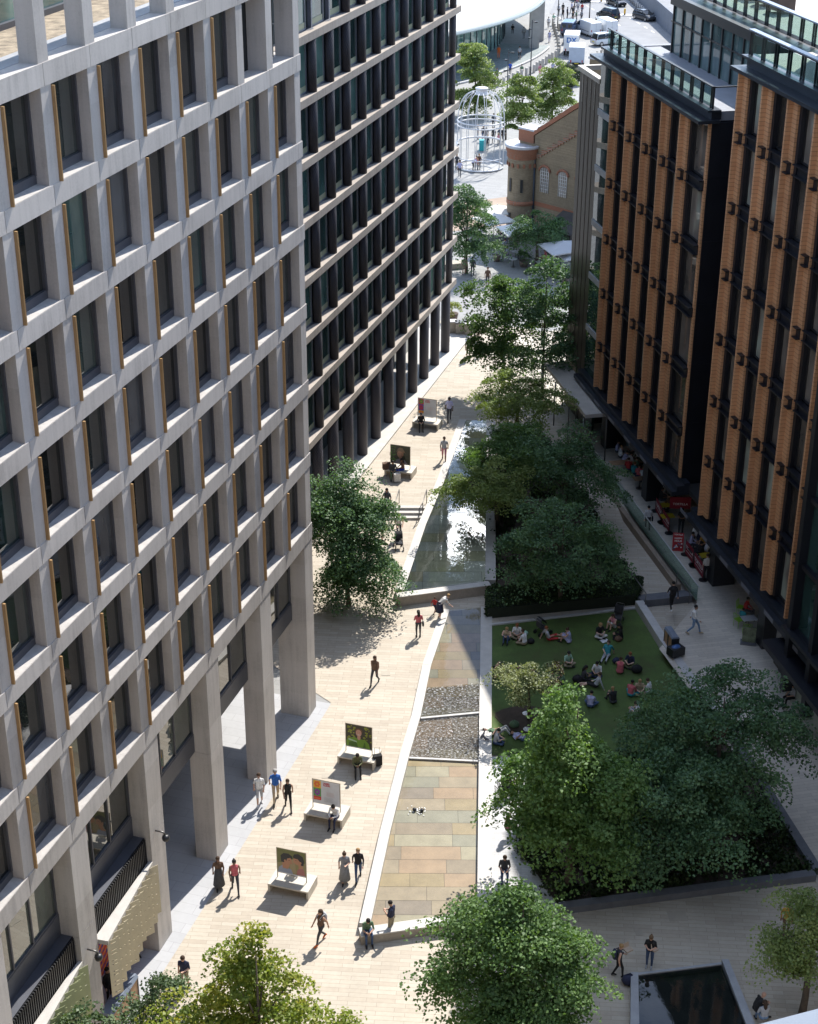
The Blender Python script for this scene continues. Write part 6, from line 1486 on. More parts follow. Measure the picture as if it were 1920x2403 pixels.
        flatpoly(m,[(.02,.06),(.06,.30),(.22,.44),(.45,.34),(.62,.30),(.72,.06)],-.004,4); flatpoly(m,[(.86,.06),(.92,.34),(1.06,.48),(1.22,.40),(1.28,.06)],-.004,5)
        flatpoly(m,[(.24,.30),(.22,.75),(.5,.8),(.58,.5),(.48,.28)],-.005,2); flatpoly(m,[(.98,.40),(.95,.75),(1.15,.8),(1.18,.45)],-.005,2)
        flatpoly(m,ell(.46,.74,.21,.22,20),-.006,2); flatpoly(m,ell(.94,.82,.20,.22,20),-.0062,2)
        flatpoly(m,[(.60,.62),(.72,.58),(.66,.70)],-.0064,2); flatpoly(m,[(.80,.70),(.70,.68),(.78,.80)],-.0064,2)
        flatpoly(m,[(.18,.62),(.16,.95),(.30,1.10),(.52,1.12),(.70,1.0),(.70,.86),(.58,.90),(.46,.84),(.42,.70),(.34,.66),(.30,.60)],-.007,3)
        flatpoly(m,[(.72,.98),(.78,1.14),(.98,1.20),(1.18,1.08),(1.24,.85),(1.20,.62),(1.10,.60),(1.04,.80),(.94,.92),(.80,.92)],-.0072,3)
        flatpoly(m,ell(.36,.70,.05,.07,10),-.008,2); flatpoly(m,ell(1.07,.74,.045,.065,10),-.008,2); flatpoly(m,ell(.55,.76,.045,.010,8),-.008,3); flatpoly(m,ell(.86,.82,.04,.010,8),-.008,3)
        flatpoly(m,[(0,0),(PW,0),(PW,.065),(0,.065)],-.009,6); m.build('print',pal,root)
    else:
        pal=[pm('dark leaves',(.05,.055,.035)),pm('leaf bright',(.09,.22,.05)),pm('face brown',(.30,.16,.10)),pm('straw hat',(.24,.17,.11)),pm('grey shirt',(.20,.19,.22)),pm('black hair',(.03,.03,.035)),pm('skin light',(.42,.24,.16))]
        m=MB(); flatpoly(m,[(0,0),(PW,0),(PW,PH),(0,PH)],0,0); r=random.Random(9)
        for i in range(26): flatpoly(m,ell(r.uniform(.0,.42),r.uniform(.2,1.2),r.uniform(.04,.12),.03,8,r.uniform(0,3)),-.001-.0001*i,1)
        flatpoly(m,[(.25,.0),(.38,.30),(.62,.40),(.95,.32),(1.2,.0)],-.006,4); flatpoly(m,ell(.68,.48,.10,.16,12),-.007,2); flatpoly(m,ell(.64,.72,.20,.27,20),-.008,6); flatpoly(m,[(.70,.46),(.86,.6),(.88,.9),(.74,.9)],-.0085,2)
        flatpoly(m,[(.34,.86),(.44,.92),(.48,1.08),(.62,1.18),(.80,1.15),(.92,.98),(1.02,.80),(.86,.88),(.6,.92)],-.010,3); flatpoly(m,ell(.56,.76,.03,.012,8),-.011,5); flatpoly(m,ell(.70,.75,.03,.012,8),-.011,5); flatpoly(m,ell(.60,.58,.05,.016,8),-.011,2)
        m.build('print',pal,root)
M_bench=plain('cream bench boards',(.52,.48,.41),.6,var=.07,scale=3)
M_bench2=plain('grey bench edge',(.34,.29,.22),.7,var=.1,scale=3)
def bench(x,y,z,kind,label):
    e=empty('poster_bench',(x,y,z),R(-17.6),label,'bench','poster benches')
    m=MB(); m.box(0,1.86,0,1.15,.39,.47); m.build('seat',M_bench,e)
    for a,b in ((.0,.09),(1.77,1.86)):
        m=MB(); m.box(a,b,.02,1.13,0,.388); m.build('side_panel',M_bench,e)
    m=MB(); 
    b=empty('poster_board',(.26,.58,.47),0); b.parent=e
    m.box(-.03,0,-.02,.02,0,1.60); m.box(PW,PW+.03,-.02,.02,0,1.60); m.box(0,PW,-.02,.02,1.57,1.60); m.build('frame',M_bench2,b)
    m=MB(); m.box(0,PW,-.012,.012,.26,1.57); m.build('board',pm('paper white',(.62,.63,.66)),b)
    art=empty('poster',(0,-.0135,.262),0); art.parent=e; art.location=(.26,.58-.0135,.47+.262); poster_art(kind,art)
    return e
bench(-3.39,64.97,.13,'green','cream poster bench showing a smiling person in a green jacket')
bench(-4.74,60.56,.07,'flower','cream poster bench showing two bright flowers and a page of text')
bench(-6.0,55.69,0,'two_men','cream poster bench showing two dark haired men face to face')
bench(-1.62,96.07,.75,'hat','cream poster bench showing a face under a straw hat')
bench(.18,103.91,.75,'flower_red','cream poster bench showing a red block beside text, farthest of the row')
# luggage and prams
def suitcase(px,py,col,label,f=gz,dz=0,h=.62,rz=.3):
    p=G(px,py,f,dz); e=empty('suitcase',tuple(p),rz,label,'suitcase'); c=cloth(COLS[col])
    m=MB(); m.box(-.21,.21,-.12,.12,.06,h); m.build('shell',c,e)
    m=MB(); m.tube([(-.12,.09,h),(-.12,.09,h+.38),(.12,.09,h+.38),(.12,.09,h)],.012,6); m.build('pull_handle',M_dsteel,e)
    for x in(-.16,.16):
        m=MB(); m.tube([(x-.02,0,.035),(x+.02,0,.035)],.035,8); m.build('wheel',M_frameD,e)
suitcase(886,1797,'black','black wheeled suitcase with raised handle beside the green portrait bench')
suitcase(932,1131,'offwhite','cream wheeled suitcase in front of the straw hat bench')
o=MB(); o.box(-.25,.25,-.15,.15,0,.42); o.tube([(-.12,0,.42),(0,0,.56),(.12,0,.42)],.015,6); p=at(907,1100,.75+.47); q=o.build('travel_bag',cloth(COLS['brown']),None,tuple(p),(0,0,.2)); tag(q,'brown travel bag on the left end of the straw hat bench','bag')
def pram(px,py,face,label,f=gz,dz=0.0):
    p=G(px,py,f,dz); e=empty('stroller',tuple(p),R(-face),label,'stroller'); k=cloth(COLS['black']); g=cloth(COLS['dkgrey'])
    m=MB(); m.tube([(-.22,-.45,1.02),(-.22,.05,.55),(-.22,.38,.14)],.018,6); m.tube([(.22,-.45,1.02),(.22,.05,.55),(.22,.38,.14)],.018,6); m.tube([(-.22,-.45,1.02),(.22,-.45,1.02)],.022,6); m.tube([(-.22,-.32,.12),(-.22,.05,.55)],.016,6); m.tube([(.22,-.32,.12),(.22,.05,.55)],.016,6); m.build('frame',M_dsteel,e)
    m=MB(); m.add([(-.2,-.2,.62),(.2,-.2,.62),(.2,.25,.42),(-.2,.25,.42),(-.2,-.22,.40),(.2,-.22,.40),(.2,.25,.32),(-.2,.25,.32)],[(0,3,2,1),(4,5,6,7),(0,1,5,4),(1,2,6,5),(2,3,7,6),(3,0,4,7)]); m.box(-.2,.2,-.30,-.2,.5,.95); m.build('seat',g,e)
    m=MB(); m.lathe([(.02,.0),(.24,.0)],4); m.v=[];m.f=[];m.m=[];m.sm=[]
    for i in range(6):
        a=i*.26; a2=a+.26; 
        m.add([(-.23,-.25+.36*math.sin(a),.68+.36*math.cos(a)),(.23,-.25+.36*math.sin(a),.68+.36*math.cos(a)),(.23,-.25+.36*math.sin(a2),.68+.36*math.cos(a2)),(-.23,-.25+.36*math.sin(a2),.68+.36*math.cos(a2))],[(0,1,2,3)])
    m.build('hood',k,e)
    for x in(-.24,.24):
        for y in(-.32,.38):
            m=MB(); m.tube([(x-.02,y,.12),(x+.02,y,.12)],.12,12); m.build('wheel',M_frameD,e)
pram(936,1286,172,'grey stroller pushed by the woman below the plaza steps'); pram(1273,1487,60,'black stroller with raised hood standing on the lawn behind the seated couple',gz,.06); pram(1450,1462,200,'black stroller behind the woman in the pale skirt',gz,.06)
# litter bins
M_binwood=plain('bin timber slats',(.34,.21,.12),.65,var=.2,scale=5)
def bins(px,py,az,n,wood,label,f=gz,grp=None,h=1.05,sc=1.0):
    p=G(px,py,f); 
    for i in range(n):
        d=Vector((math.sin(R(az)),math.cos(R(az)),0))*(i*.78); z=f((p+d).y)
        e=empty('litter_bin',(p.x+d.x*sc,p.y+d.y*sc,z),R(90-az),label[i],'bin',grp); e.scale=(sc,sc,sc*1.05)
        m=MB(); m.box(-.34,.34,-.26,.26,0,h)
        m.build('body',wood,e)
        m=MB(); m.box(-.37,-.30,-.28,.28,0,h+.04); m.box(.30,.37,-.28,.28,0,h+.04); m.build('corner_frame',M_frameD,e)
        m=MB(); m.add([(-.38,-.30,h+.02),(.38,-.30,h+.02),(.38,.30,h+.02),(-.38,.30,h+.02),(-.38,-.2,h+.15),(.38,-.2,h+.15),(.38,.2,h+.15),(-.38,.2,h+.15)],[(0,3,2,1),(4,5,6,7),(0,1,5,4),(1,2,6,5),(2,3,7,6),(3,0,4,7)]); m.build('lid',M_bluecap,e)
bins(262,2420,17,3,M_binwood,('timber sided litter bin nearest the bottom edge, by the olive screen','timber sided litter bin in the middle of the row by the olive screen','timber sided litter bin at the far end of the row by the olive screen'),gz,'timber bins below the slotted screens')
bins(1570,1512,168,2,M_binwood,('timber sided litter bin at the corner of the shaded lawn, far one','timber sided litter bin at the corner of the shaded lawn, near one'),tz,'timber bins by the lawn corner',sc=.76)
M_stoneblk=plain('ribbed stone',(.38,.34,.28),.75,var=.12,scale=4)
for i,(px,py,lb) in enumerate(((1062,782,'grey stone litter bin next to the last iron column'),(1081,784,'grey stone litter bin with a dark lid, middle of three by the boulevard'),(1098,786,'grey stone litter bin nearest the blond woman'))):
    p=G(px,py); e=empty('stone_bin',tuple(p),.1,lb,'bin','stone bins at the boulevard'); w_=.42 if i==1 else .30
    m=MB(); m.box(-w_,w_,-.3,.3,0,1.0); m.build('body',M_stoneblk,e); m=MB(); m.box(-w_-.03,w_+.03,-.33,.33,1.0,1.08); m.build('lid',M_dkerb if i==1 else M_kerb,e)
# stone planter bench and shrub by the iron columns
p=G(1063,628); e=empty('stone_planter',tuple(p),.3,'grey stone seat planter beneath the round corner tree','planter'); m=MB(); m.box(-1.0,1.0,-.5,.5,0,.5); m.build('trough',M_stoneblk,e)
# café: parasols, tables and chairs
def parasol(px,py,zc,w,col,label,rz=.2):
    p=at(px,py,zc); z=gz(p.y); e=empty('parasol',(p.x,p.y,z),rz,label,'parasol','café parasols'); h=zc-z
    m=MB(); a=w/2; n=12
    top=(0,0,h); 
    for k in range(4):
        q=[(-a,-a),(a,-a),(a,a),(-a,a)]; A0=q[k];B0=q[(k+1)%4]
        for i in range(n):
            u0,u1=i/n,(i+1)/n; P0=(A0[0]+(B0[0]-A0[0])*u0,A0[1]+(B0[1]-A0[1])*u0); P1=(A0[0]+(B0[0]-A0[0])*u1,A0[1]+(B0[1]-A0[1])*u1); sg=lambda u:h-.62-.12*4*u*(1-u)*(-1)*.6
            m.add([top,(*P0,sg(u0)),(*P1,sg(u1))],[(0,1,2)]); m.add([(*P0,sg(u0)),(*P0,sg(u0)-.10),(*P1,sg(u1)-.10),(*P1,sg(u1))],[(0,1,2,3)])
    m.build('canopy',plain('parasol cloth %s'%(col[0]),col,.9,var=.05),e); m=MB(); m.cyl(0,0,0,h+.08,.035,8); m.build('pole',M_steel,e); m=MB(); m.box(-.4,.4,-.4,.4,0,.08); m.build('base',M_dkerb,e)
parasol(1322,565,4.0,3.4,(.42,.43,.45),'pale grey square parasol beside the bronze panels',.35)
parasol(1345,582,3.5,2.6,(.42,.43,.45),'second pale grey parasol mostly hidden behind the bronze panels',.35)
parasol(1218,524,3.9,3.2,(.60,.60,.60),'white square parasol at the foot of the turret',.3)
parasol(1160,500,3.7,3.0,(.62,.62,.61),'white parasol left of the turret beside the ball headed tree',.5)
parasol(1168,480,3.7,2.8,(.58,.56,.52),'cream parasol behind the white one at the left of the turret',.2)
M_tbl=plain('pale table top',(.55,.55,.56),.4,var=.05)
def table(px,py,r,label,f=gz,round_=True,h=.74,grp=None,mat=None,lx=None):
    p=G(px,py,f,h); e=empty('café_table' if False else 'cafe_table',(p.x,p.y,p.z-h),R(12),label,'table',grp)
    m=MB()
    if round_: m.cyl(0,0,h-.03,h,r,20)
    else: m.box(-(lx or r),(lx or r),-r*.7,r*.7,h-.04,h)
    m.build('table_top',mat or M_tbl,e); m=MB(); m.cyl(0,0,0,h-.03,.035,8); m.cyl(0,0,0,.03,.22,14); m.build('pedestal',M_dsteel,e)
def chair(px,py,face,label,mat,f=gz,grp=None):
    p=G(px,py,f,.0); e=empty('cafe_chair',tuple(p),R(-face),label,'chair',grp)
    m=MB(); m.box(-.21,.21,-.2,.22,.43,.46); m.build('seat',mat,e)
    m=MB(); m.tube([(-.2,-.2,.46),(-.2,-.25,.85),(.2,-.25,.85),(.2,-.2,.46)],.016,6)
    for x in(-.1,0,.1): m.tube([(x,-.205,.46),(x,-.25,.85)],.010,5)
    m.build('backrest',mat,e)
    for x in(-.19,.19):
        for y in(-.19,.2):
            m=MB(); m.cyl(x,y,0,.43,.014,6); m.build('leg',mat,e)
M_lime=plain('lime green paint',(.25,.48,.03),.45,var=.05); M_whch=plain('white chair paint',(.58,.58,.56),.5,var=.05); M_blk=plain('black chair',(.02,.02,.022),.5); M_yel=plain('yellow bench paint',(.50,.36,.02),.5,var=.08)
table(1205,607,.38,'small white café table before the diner in lilac'); table(1210,590,.35,'small white café table beside the diner in brown'); table(1267,614,.38,'small white café table between the diners in cream and pink'); table(1323,632,.42,'white café table nearest the bronze panels')
chair(1216,606,200,'empty pale café chair beside the small white table',M_whch); chair(1316,646,20,'white high backed chair at the edge of the café near the bronze panels',M_whch); chair(1303,640,60,'second white chair at the edge of the café near the bronze panels',M_whch)
table(1209,1808,.45,'white round table just under the maple leaves beside the sunny setts'); chair(1181,1868,70,'black chair beside the maple table',M_blk); chair(1176,1880,60,'folded black chair at the edge of the setts near the maple',M_blk)
# terrace furniture
table(1484,1082,.45,'long dark dining table on the terrace between the diners in blue',tz,False,lx=1.5,mat=M_binwood); table(1502,1122,.42,'dark café table between the diners in pink',tz,False,mat=M_binwood)
table(1562,1184,.42,'yellow topped table behind the far red banners',tz,False,mat=M_yel); table(1567,1210,.40,'yellow bench table nearest the far red banners',tz,False,mat=M_yel); table(1634,1290,.42,'dark table behind the near red banners',tz,False,mat=M_blk); table(1660,1302,.42,'yellow topped table behind the near red banners',tz,False,mat=M_yel)
table(1758,1450,.40,'white café table between the lime green chairs',tz,False)
chair(1738,1441,120,'lime green chair at the far side of the white terrace table',M_lime,tz); chair(1733,1470,60,'lime green chair with a child, near side of the white terrace table',M_lime,tz); chair(1752,1492,0,'lime green chair nearest the dark column',M_lime,tz)
M_tred=plain('deep red banner cloth',(.22,.008,.022),.7,var=.08); M_lett=flat('white lettering',(.75,.73,.72),.6)
def banner(pa,pb,label):
    a=T(*pa);b=T(*pb); d=(b-a); ang=math.atan2(d.y,d.x); ln=d.xy.length
    e=empty('banner_screen',tuple(a),ang,label,'banner','red café banners')
    m=MB(); m.box(0,ln,-.012,.012,.12,.98); m.build('cloth',M_tred,e)
    for x in (0,ln):
        m=MB(); m.cyl(x,0,0,1.02,.025,8); m.build('post',M_frameD,e); m=MB(); m.cyl(x,0,0,.04,.26,14); m.build('base',M_frameD,e)
    me=text_mesh('TORTILLA',ln/5.1,.002,'CENTER',1.0,.004); me.materials.clear(); me.materials.append(M_lett)
    link('lettering',me,e,(ln/2,-.016,.62),(R(90),0,0)); m=MB(); m.box(ln*.12,ln*.88,-.017,-.013,.36,.385); m.build('underline',M_lett,e)
banner((1538,1200),(1552,1226),'deep red café banner lettered in white, farthest of the row'); banner((1554,1228),(1570,1252),'deep red café banner lettered in white, beside the man in black')
banner((1608,1302),(1626,1326),'deep red café banner lettered in white, just past the sandwich board'); banner((1628,1330),(1650,1362),'deep red café banner lettered in white, nearest to the camera')
p=T(1590,1290); e=empty('sandwich_board',tuple(p),R(-8),'red sandwich board with white print beside the dark column','sign')
m=MB(); 
for s_ in(-1,1): m.add([(-.32,-.22*s_,0),(.32,-.22*s_,0),(.32,-.03*s_,1.12),(-.32,-.03*s_,1.12),(-.32,-.19*s_,0),(.32,-.19*s_,0),(.32,0,1.12),(-.32,0,1.12)],[(0,1,2,3),(7,6,5,4),(0,4,5,1),(1,5,6,2),(2,6,7,3),(3,7,4,0)])
m.build('boards',plain('bright red board',(.36,.012,.02),.5,var=.05),e)
tl=math.atan2(.19,1.12)
for txt,z,sz in (('TORTILLA',1.03,.115),('HAPPY',.80,.15),('HOUR',.64,.15)):
    me=text_mesh(txt,sz,.001,'CENTER',1,.004); me.materials.clear(); me.materials.append(M_lett); link('lettering',me,e,(0,-.03-.17*(1.12-z)-.008,z),(R(90)-tl,0,0))
m=MB(); r=random.Random(2)
for k in range(16):
    z=r.uniform(.12,.50); m.add([(x,-.03-.17*(1.12-zz)-.007,zz) for x,zz in ell(r.uniform(-.24,.24),z,.05,.04,8)],[tuple(range(8))],k%3)
m.build('printed_picture',[M_lett,plain('print dark',(.06,.06,.07),.6),plain('print blue',(.1,.14,.3),.6)],e)
# hanging signs
def sign(px,py,z,w,h,rz,mat,txt,label,tc=None,sz=.2,f=None):
    p=at(px,py,z); e=empty('hanging_sign',tuple(p),rz,label,'sign'); m=MB(); m.box(-w/2,w/2,-.04,.04,-h/2,h/2); m.build('panel',mat,e)
    me=text_mesh(txt,sz,.002,'CENTER',1,.003); me.materials.clear(); me.materials.append(tc or M_lett); link('lettering',me,e,(0,-.044,-h*.1),(R(90),0,0)); return e
e=sign(1419,951,3.6,.62,.62,R(5),plain('dark red sign',(.16,.008,.012),.5),'LEON','dark red projecting sign at the corner of the far fascia',sz=.20); m=MB(); m.add([(x,-.045,z) for x,z in ell(-.02,.14,.09,.09,12)],[tuple(range(12))]); m.build('emblem',plain('sun yellow',(.65,.40,.03),.5),e)
sign(1597,1180,2.5,1.25,.75,R(-3),M_tred,'TORTILLA','deep red hanging sign with white lettering under the soffit, behind the far banners',sz=.20)
p=T(1481,1049); e=empty('sandwich_board',tuple(p),R(-12),'pale blue standing sign behind the long dining table','sign'); m=MB(); m.box(-.34,.34,-.03,.03,.05,1.55); m.build('panel',plain('pale blue sign',(.12,.22,.27),.5),e); m=MB(); m.add([(x,-.034,z) for x,z in ell(0,.75,.16,.22,12)],[tuple(range(12))]); m.box(-.12,.12,-.034,-.031,.5,.62); m.build('picture',plain('orange print',(.45,.24,.06),.5),e)
p=T(1756,1510); e=empty('menu_stand',tuple(p),R(-12),'low picture menu stand in front of the near dark column','sign'); m=MB(); m.box(-.35,.35,-.03,.03,.1,1.0); m.build('panel',plain('menu green',(.16,.19,.12),.5,var=.5,scale=5),e); m=MB(); m.box(-.42,.42,-.25,.25,0,.1); m.build('base',M_dkerb,e)
p=WC(66.2,.27,1.95); e=empty('food_poster',tuple(p),R(90-(-12.4)),'white poster of food pictures on the near dark shopfront','poster'); m=MB(); m.box(-.55,.55,0,.03,-.85,.85); m.build('sheet',pm('paper white',(.62,.63,.66)),e); m=MB(); r=random.Random(4)
for k in range(16): m.add([(x,.034,z) for x,z in ell(r.uniform(-.4,.4),r.uniform(-.7,.7),.10,.05,9,r.uniform(0,3))][::-1],[tuple(range(9))],k%3)
m.build('food_print',[plain('print rust',(.3,.09,.04),.6),plain('print dark',(.06,.06,.07),.6),plain('print ochre',(.35,.2,.08),.6)],e)
# pots and small planters round the café
def pot(px,py,r,h,label,mat,seed,zf=gz,leaf=.12,n=900,ph=.55):
    p=G(px,py,zf); e=empty('potted_shrub',tuple(p),0,label,'plant','potted shrubs round the café'); rg=np.random.default_rng(seed)
    m=MB(); m.lathe([(0,0),(r*.55,0),(r*.75,ph),(r*.68,ph),(r*.6,ph-.06),(0,ph-.06)],14); m.build('pot',plain('clay pot',(.16,.12,.10),.8,var=.2),e)
    P,N,T_,C=crown_leaves([(0,0,ph+h*.5,r,r,h*.55)],n,leaf,rg,.3,.4,40,.2); link('leaves',leafmesh(P,N,leaf,T_,rg,[mat]),e)
pot(1166,612,.5,1.5,'tall feathery potted olive at the edge of the café',F_pale,41); pot(1229,625,.6,1.0,'clipped potted shrub between the café tables',F_deep,42); pot(1327,665,.5,.9,'potted shrub at the café edge nearest the bronze panels',F_deep,43); pot(1300,600,.5,.9,'potted shrub under the grey parasol',F_deep,44); pot(1063,750,.6,1.0,'yellow green potted shrub beside the last iron column',F_yel,45); pot(1390,930,.5,.9,'dark potted shrub at the foot of the terrace corner',F_deep,46,tz); pot(1378,905,.5,.9,'second dark potted shrub beneath the flat canopy',F_deep,47,tz)
p=G(1168,560); e=empty('curved_planter',tuple(p),0,'curved dark planter wall enclosing the café beside the turret','planter'); m=MB()
for k in range(9):
    a0,a1=R(180+12*k),R(180+12*(k+1)); m.prism([(2.6*math.cos(a0),2.6*math.sin(a0)),(2.6*math.cos(a1),2.6*math.sin(a1)),(2.3*math.cos(a1),2.3*math.sin(a1)),(2.3*math.cos(a0),2.3*math.sin(a0))],0,1.0)
m.build('planter_wall',M_dkerb,e)
p=G(1132,352); m=MB(); m.box(-.35,.35,-.35,.35,0,1.15); o=m.build('turquoise_bin',plain('turquoise bin',(.02,.33,.36),.5),None,tuple(p)); tag(o,'turquoise box bin standing behind the birdcage','bin')
# bags and dishes on the lawn
def bag(px,py,col,label,s=1.0,dz=.06,f=gz):
    p=G(px,py,f,dz); m=MB(); m.ball((0,0,.17*s),.24*s,.17*s,.19*s,10); m.tube([(-.1*s,0,.32*s),(0,0,.42*s),(.1*s,0,.32*s)],.015,6); o=m.build('bag',cloth(COLS[col]),None,tuple(p)); tag(o,label,'bag')
bag(1246,1510,'black','black bag on the grass behind the man in the white t-shirt',.9); bag(1494,1578,'black','large black backpack on the grass beside the red haired man',1.3); bag(1447,1557,'navy','dark bag on the grass behind the woman in the red dress'); bag(1207,1707,'green','green grey backpack at the head of the lying man',1.1); bag(1355,1601,'black','black rucksack behind the woman with long black hair',1.2); bag(1451,1505,'brown','brown tartan bag beside the woman in black',.9); bag(1233,1490,'mint','pale green bag beside the woman in white',.7); bag(1477,2310,'navy','dark blue rucksack on the paving beside the shaded pool',1.4,0)
m=MB(); m.box(-.22,.22,-.16,.16,0,.02); p=G(1419,1504,gz,.07); tag(m.build('magazine',pm('paper white',(.62,.63,.66)),None,tuple(p),(0,0,.5)),'white magazine lying open on the grass','magazine')
for px,py,lb in ((1235,1674,'white ground lamp cover in the bare earth ring, far one'),(1237,1711,'white ring lamp at the edge of the bare earth ring, near one')):
    p=G(px,py,gz,.1); m=MB(); m.lathe([(0,.04),(.17,.03),(.2,0)],14); tag(m.build('ground_light',M_white,None,tuple(p)),lb,'light')
for px,py,lb in ((1133,1729,'pigeon on the pool coping, first of two'),(1140,1737,'pigeon on the pool coping, second of two')):
    p=at(px,py,RT); m=MB(); m.ball((0,0,.10),.13,.065,.07,8); m.tube([(.08,0,.13),(.13,0,.20),(.17,0,.22)],[.05,.035,.03],8); m.tube([(-.1,0,.10),(-.24,0,.07)],[.05,.015],6); m.tube([(.2,0,.22),(.225,0,.21)],[.01,.004],5)
    for q in(-.02,.02): m.tube([(0,q,.05),(0,q,0)],.006,5)
    tag(m.build('pigeon',plain('pigeon grey',(.08,.08,.10),.7,var=.3,scale=20),None,tuple(p),(0,0,1.0 if px<1135 else 2.5)),lb,'pigeon')
p=G(1585,1540,tz); e=empty('rubbish_cart',tuple(p),.5,'open dark cart with blue sack beside the lawn corner bins','cart'); m=MB(); m.box(-.4,.4,-.28,.28,.12,.58); m.build('tub',M_frameD,e); m=MB(); m.ball((0,0,.56),.28,.2,.12,10); m.build('sack',plain('blue sack',(.05,.12,.3),.5),e)
# boxes in hands
for px,py,z,lb,s_ in ((1474,2230,1.30,'open cardboard food box held by the woman in the dark vest',.16),(1537,2230,1.05,'white paper food carton held by the woman in black',.12)):
    p=at(px,py,z); m=MB(); m.box(-s_,s_,-s_*.8,s_*.8,0,.06); m.add([(-s_,s_*.8,.06),(s_,s_*.8,.06),(s_,s_*1.1,.26),(-s_,s_*1.1,.26)],[(0,1,2,3)]); tag(m.build('food_box',plain('card box',(.42,.33,.25),.7),None,tuple(p),(0,0,.6)),lb,'box')
# slotted post-mounted boards of the pale blue cap: traffic island posts
for px,py,lb in ((1411,5,'yellow topped island post, farther along the road'),(1466,36,'yellow topped island post beside the dark taxi')):
    p=at(px,py,.75); e=empty('island_bollard',tuple(p),0,lb,'bollard','yellow island posts'); m=MB(); m.cyl(0,0,0,.3,.14,10); m.build('base',M_frameD,e); m=MB(); m.lathe([(.13,.3),(.15,.5),(.15,.95),(.08,1.05),(0,1.06)],10); m.build('lit_head',plain('yellow plastic',(.75,.42,.01),.4),e)
    m=MB(); m.prism([(1.6*math.cos(a)*1.8,1.6*math.sin(a)*.5) for a in np.linspace(0,6.28,20)[:-1]],-.02,.1); m.build('island_kerb',M_kerb,e)
# ================================================================== vehicles
def paint(name,c,r=.22): return flat('car paint '+name,c,r,0,Coat_Weight=.6,Coat_Roughness=.05)
M_autoglass=flat('tinted car glass',(.012,.016,.02),.03,0,IOR=1.7)
M_tyre=flat('tyre rubber',(.012,.012,.012),.85); M_lampR=flat('red tail lamp',(.35,.01,.01),.25); M_lampW=flat('clear head lamp',(.65,.67,.7),.1)
def loft(mb,st,mi=0):
    """st: (x, z0, z1, half width low, half width high) stations joined into a closed rounded body"""
    n=12; rings=[]
    for x,z0,z1,w0,w1 in st:
        r=.10; pts=[(-w0+.06,z0),(w0-.06,z0),(w0,z0+.10),(w0,(z0+z1)*.5),(w1+(w0-w1)*.25,z1-.14),(w1-.03,z1-.04),(w1-.14,z1),(-w1+.14,z1),(-w1+.03,z1-.04),(-w1-(w0-w1)*.25,z1-.14),(-w0,(z0+z1)*.5),(-w0,z0+.10)]
        rings.append([(x,y,z) for y,z in pts])
    vs=[p for r in rings for p in r]; fs=[(i*n+k,i*n+(k+1)%n,(i+1)*n+(k+1)%n,(i+1)*n+k) for i in range(len(rings)-1) for k in range(n)]
    fs.append(tuple(range(n-1,-1,-1))); fs.append(tuple((len(rings)-1)*n+k for k in range(n))); mb.add(vs,fs,mi,False)
def wheels(e,xs,y,r):
    for x in xs:
        for q in(-1,1):
            w_=empty('wheel',(x,y*q,r)); w_.parent=e
            m=MB(); m.tube([(0,-.11,0),(0,.11,0)],r,18); m.build('tyre',M_tyre,w_); m=MB(); m.tube([(0,-.118,0),(0,.118,0)],r*.62,12); m.build('rim',M_steel,w_)
def lights(e,xf,xr,y,z,h=.12):
    for q in(-1,1):
        m=MB(); m.box(xf-.06,xf+.015,q*y-.13,q*y+.13,z,z+h); m.build('headlight',M_lampW,e); m=MB(); m.box(xr-.015,xr+.06,q*(y+.03)-.07,q*(y+.03)+.07,z+.05,z+h+.22); m.build('tail_light',M_lampR,e)
def plates(e,xr):
    m=MB(); m.box(xr-.02,xr+.01,-.26,.26,.55,.67); m.build('number_plate',plain('plate yellow',(.62,.48,.05),.5),e)
def car(px,py,head,col,label,L=4.4,W_=1.8,hh=1.62,mpv=0.0,name='parked_car'):
    p=at(px,py,.76); e=empty(name,tuple(p),R(90-head),label,'car'); k=L/4.4; w=W_/2
    m=MB(); loft(m,[(-2.15*k,.42,.86,w*.86,w*.80),(-2.05*k,.26,.98,w*.95,w*.88),(-1.2*k,.22,1.02,w,w*.93),(.9*k,.22,1.00,w,w*.93),(1.5*k,.22,.92,w*.98,w*.9),(2.05*k,.28,.78,w*.92,w*.82),(2.18*k,.42,.66,w*.8,w*.7)]); m.build('body',col,e)
    f=1.0+mpv
    m=MB(); loft(m,[(-2.02*k-.05*mpv,.96,1.06,w*.84,w*.80),(-1.75*k-.2*mpv,.96,hh-.06,w*.88,w*.70),(-.6*k,.96,hh-.02,w*.89,w*.72),(.30*k+.2*mpv,.96,hh-.06,w*.89,w*.70),(1.20*k+.2*mpv,.92,1.0,w*.86,w*.76)]); m.build('windows',M_autoglass,e)
    m=MB(); loft(m,[(-1.72*k-.2*mpv,hh-.08,hh-.01,w*.74,w*.66),(-.6*k,hh-.06,hh+.04,w*.76,w*.68),(.28*k+.2*mpv,hh-.10,hh-.02,w*.74,w*.66)]); m.build('roof',col,e)
    for q in(-1,1):
        for a,b in (((.34*k+.2*mpv,w*.70,hh-.08),(1.14*k+.2*mpv,w*.86,.98)),((-.55*k,w*.73,hh-.05),(-.62*k,w*.91,.98)),((-1.72*k-.2*mpv,w*.70,hh-.08),(-2.0*k,w*.85,1.0))):
            m=MB(); m.tube([(a[0],q*a[1],a[2]),(b[0],q*b[1],b[2])],.045,6); m.build('pillar',col,e)
        m=MB(); m.obox((.95*k,q*(w+.06),1.05),.12,.18,.14); m.build('mirror',col,e)
    wheels(e,(-1.32*k,1.36*k),w-.10,.32); lights(e,2.13*k,-2.12*k,w*.66,.66); plates(e,-2.15*k); return e
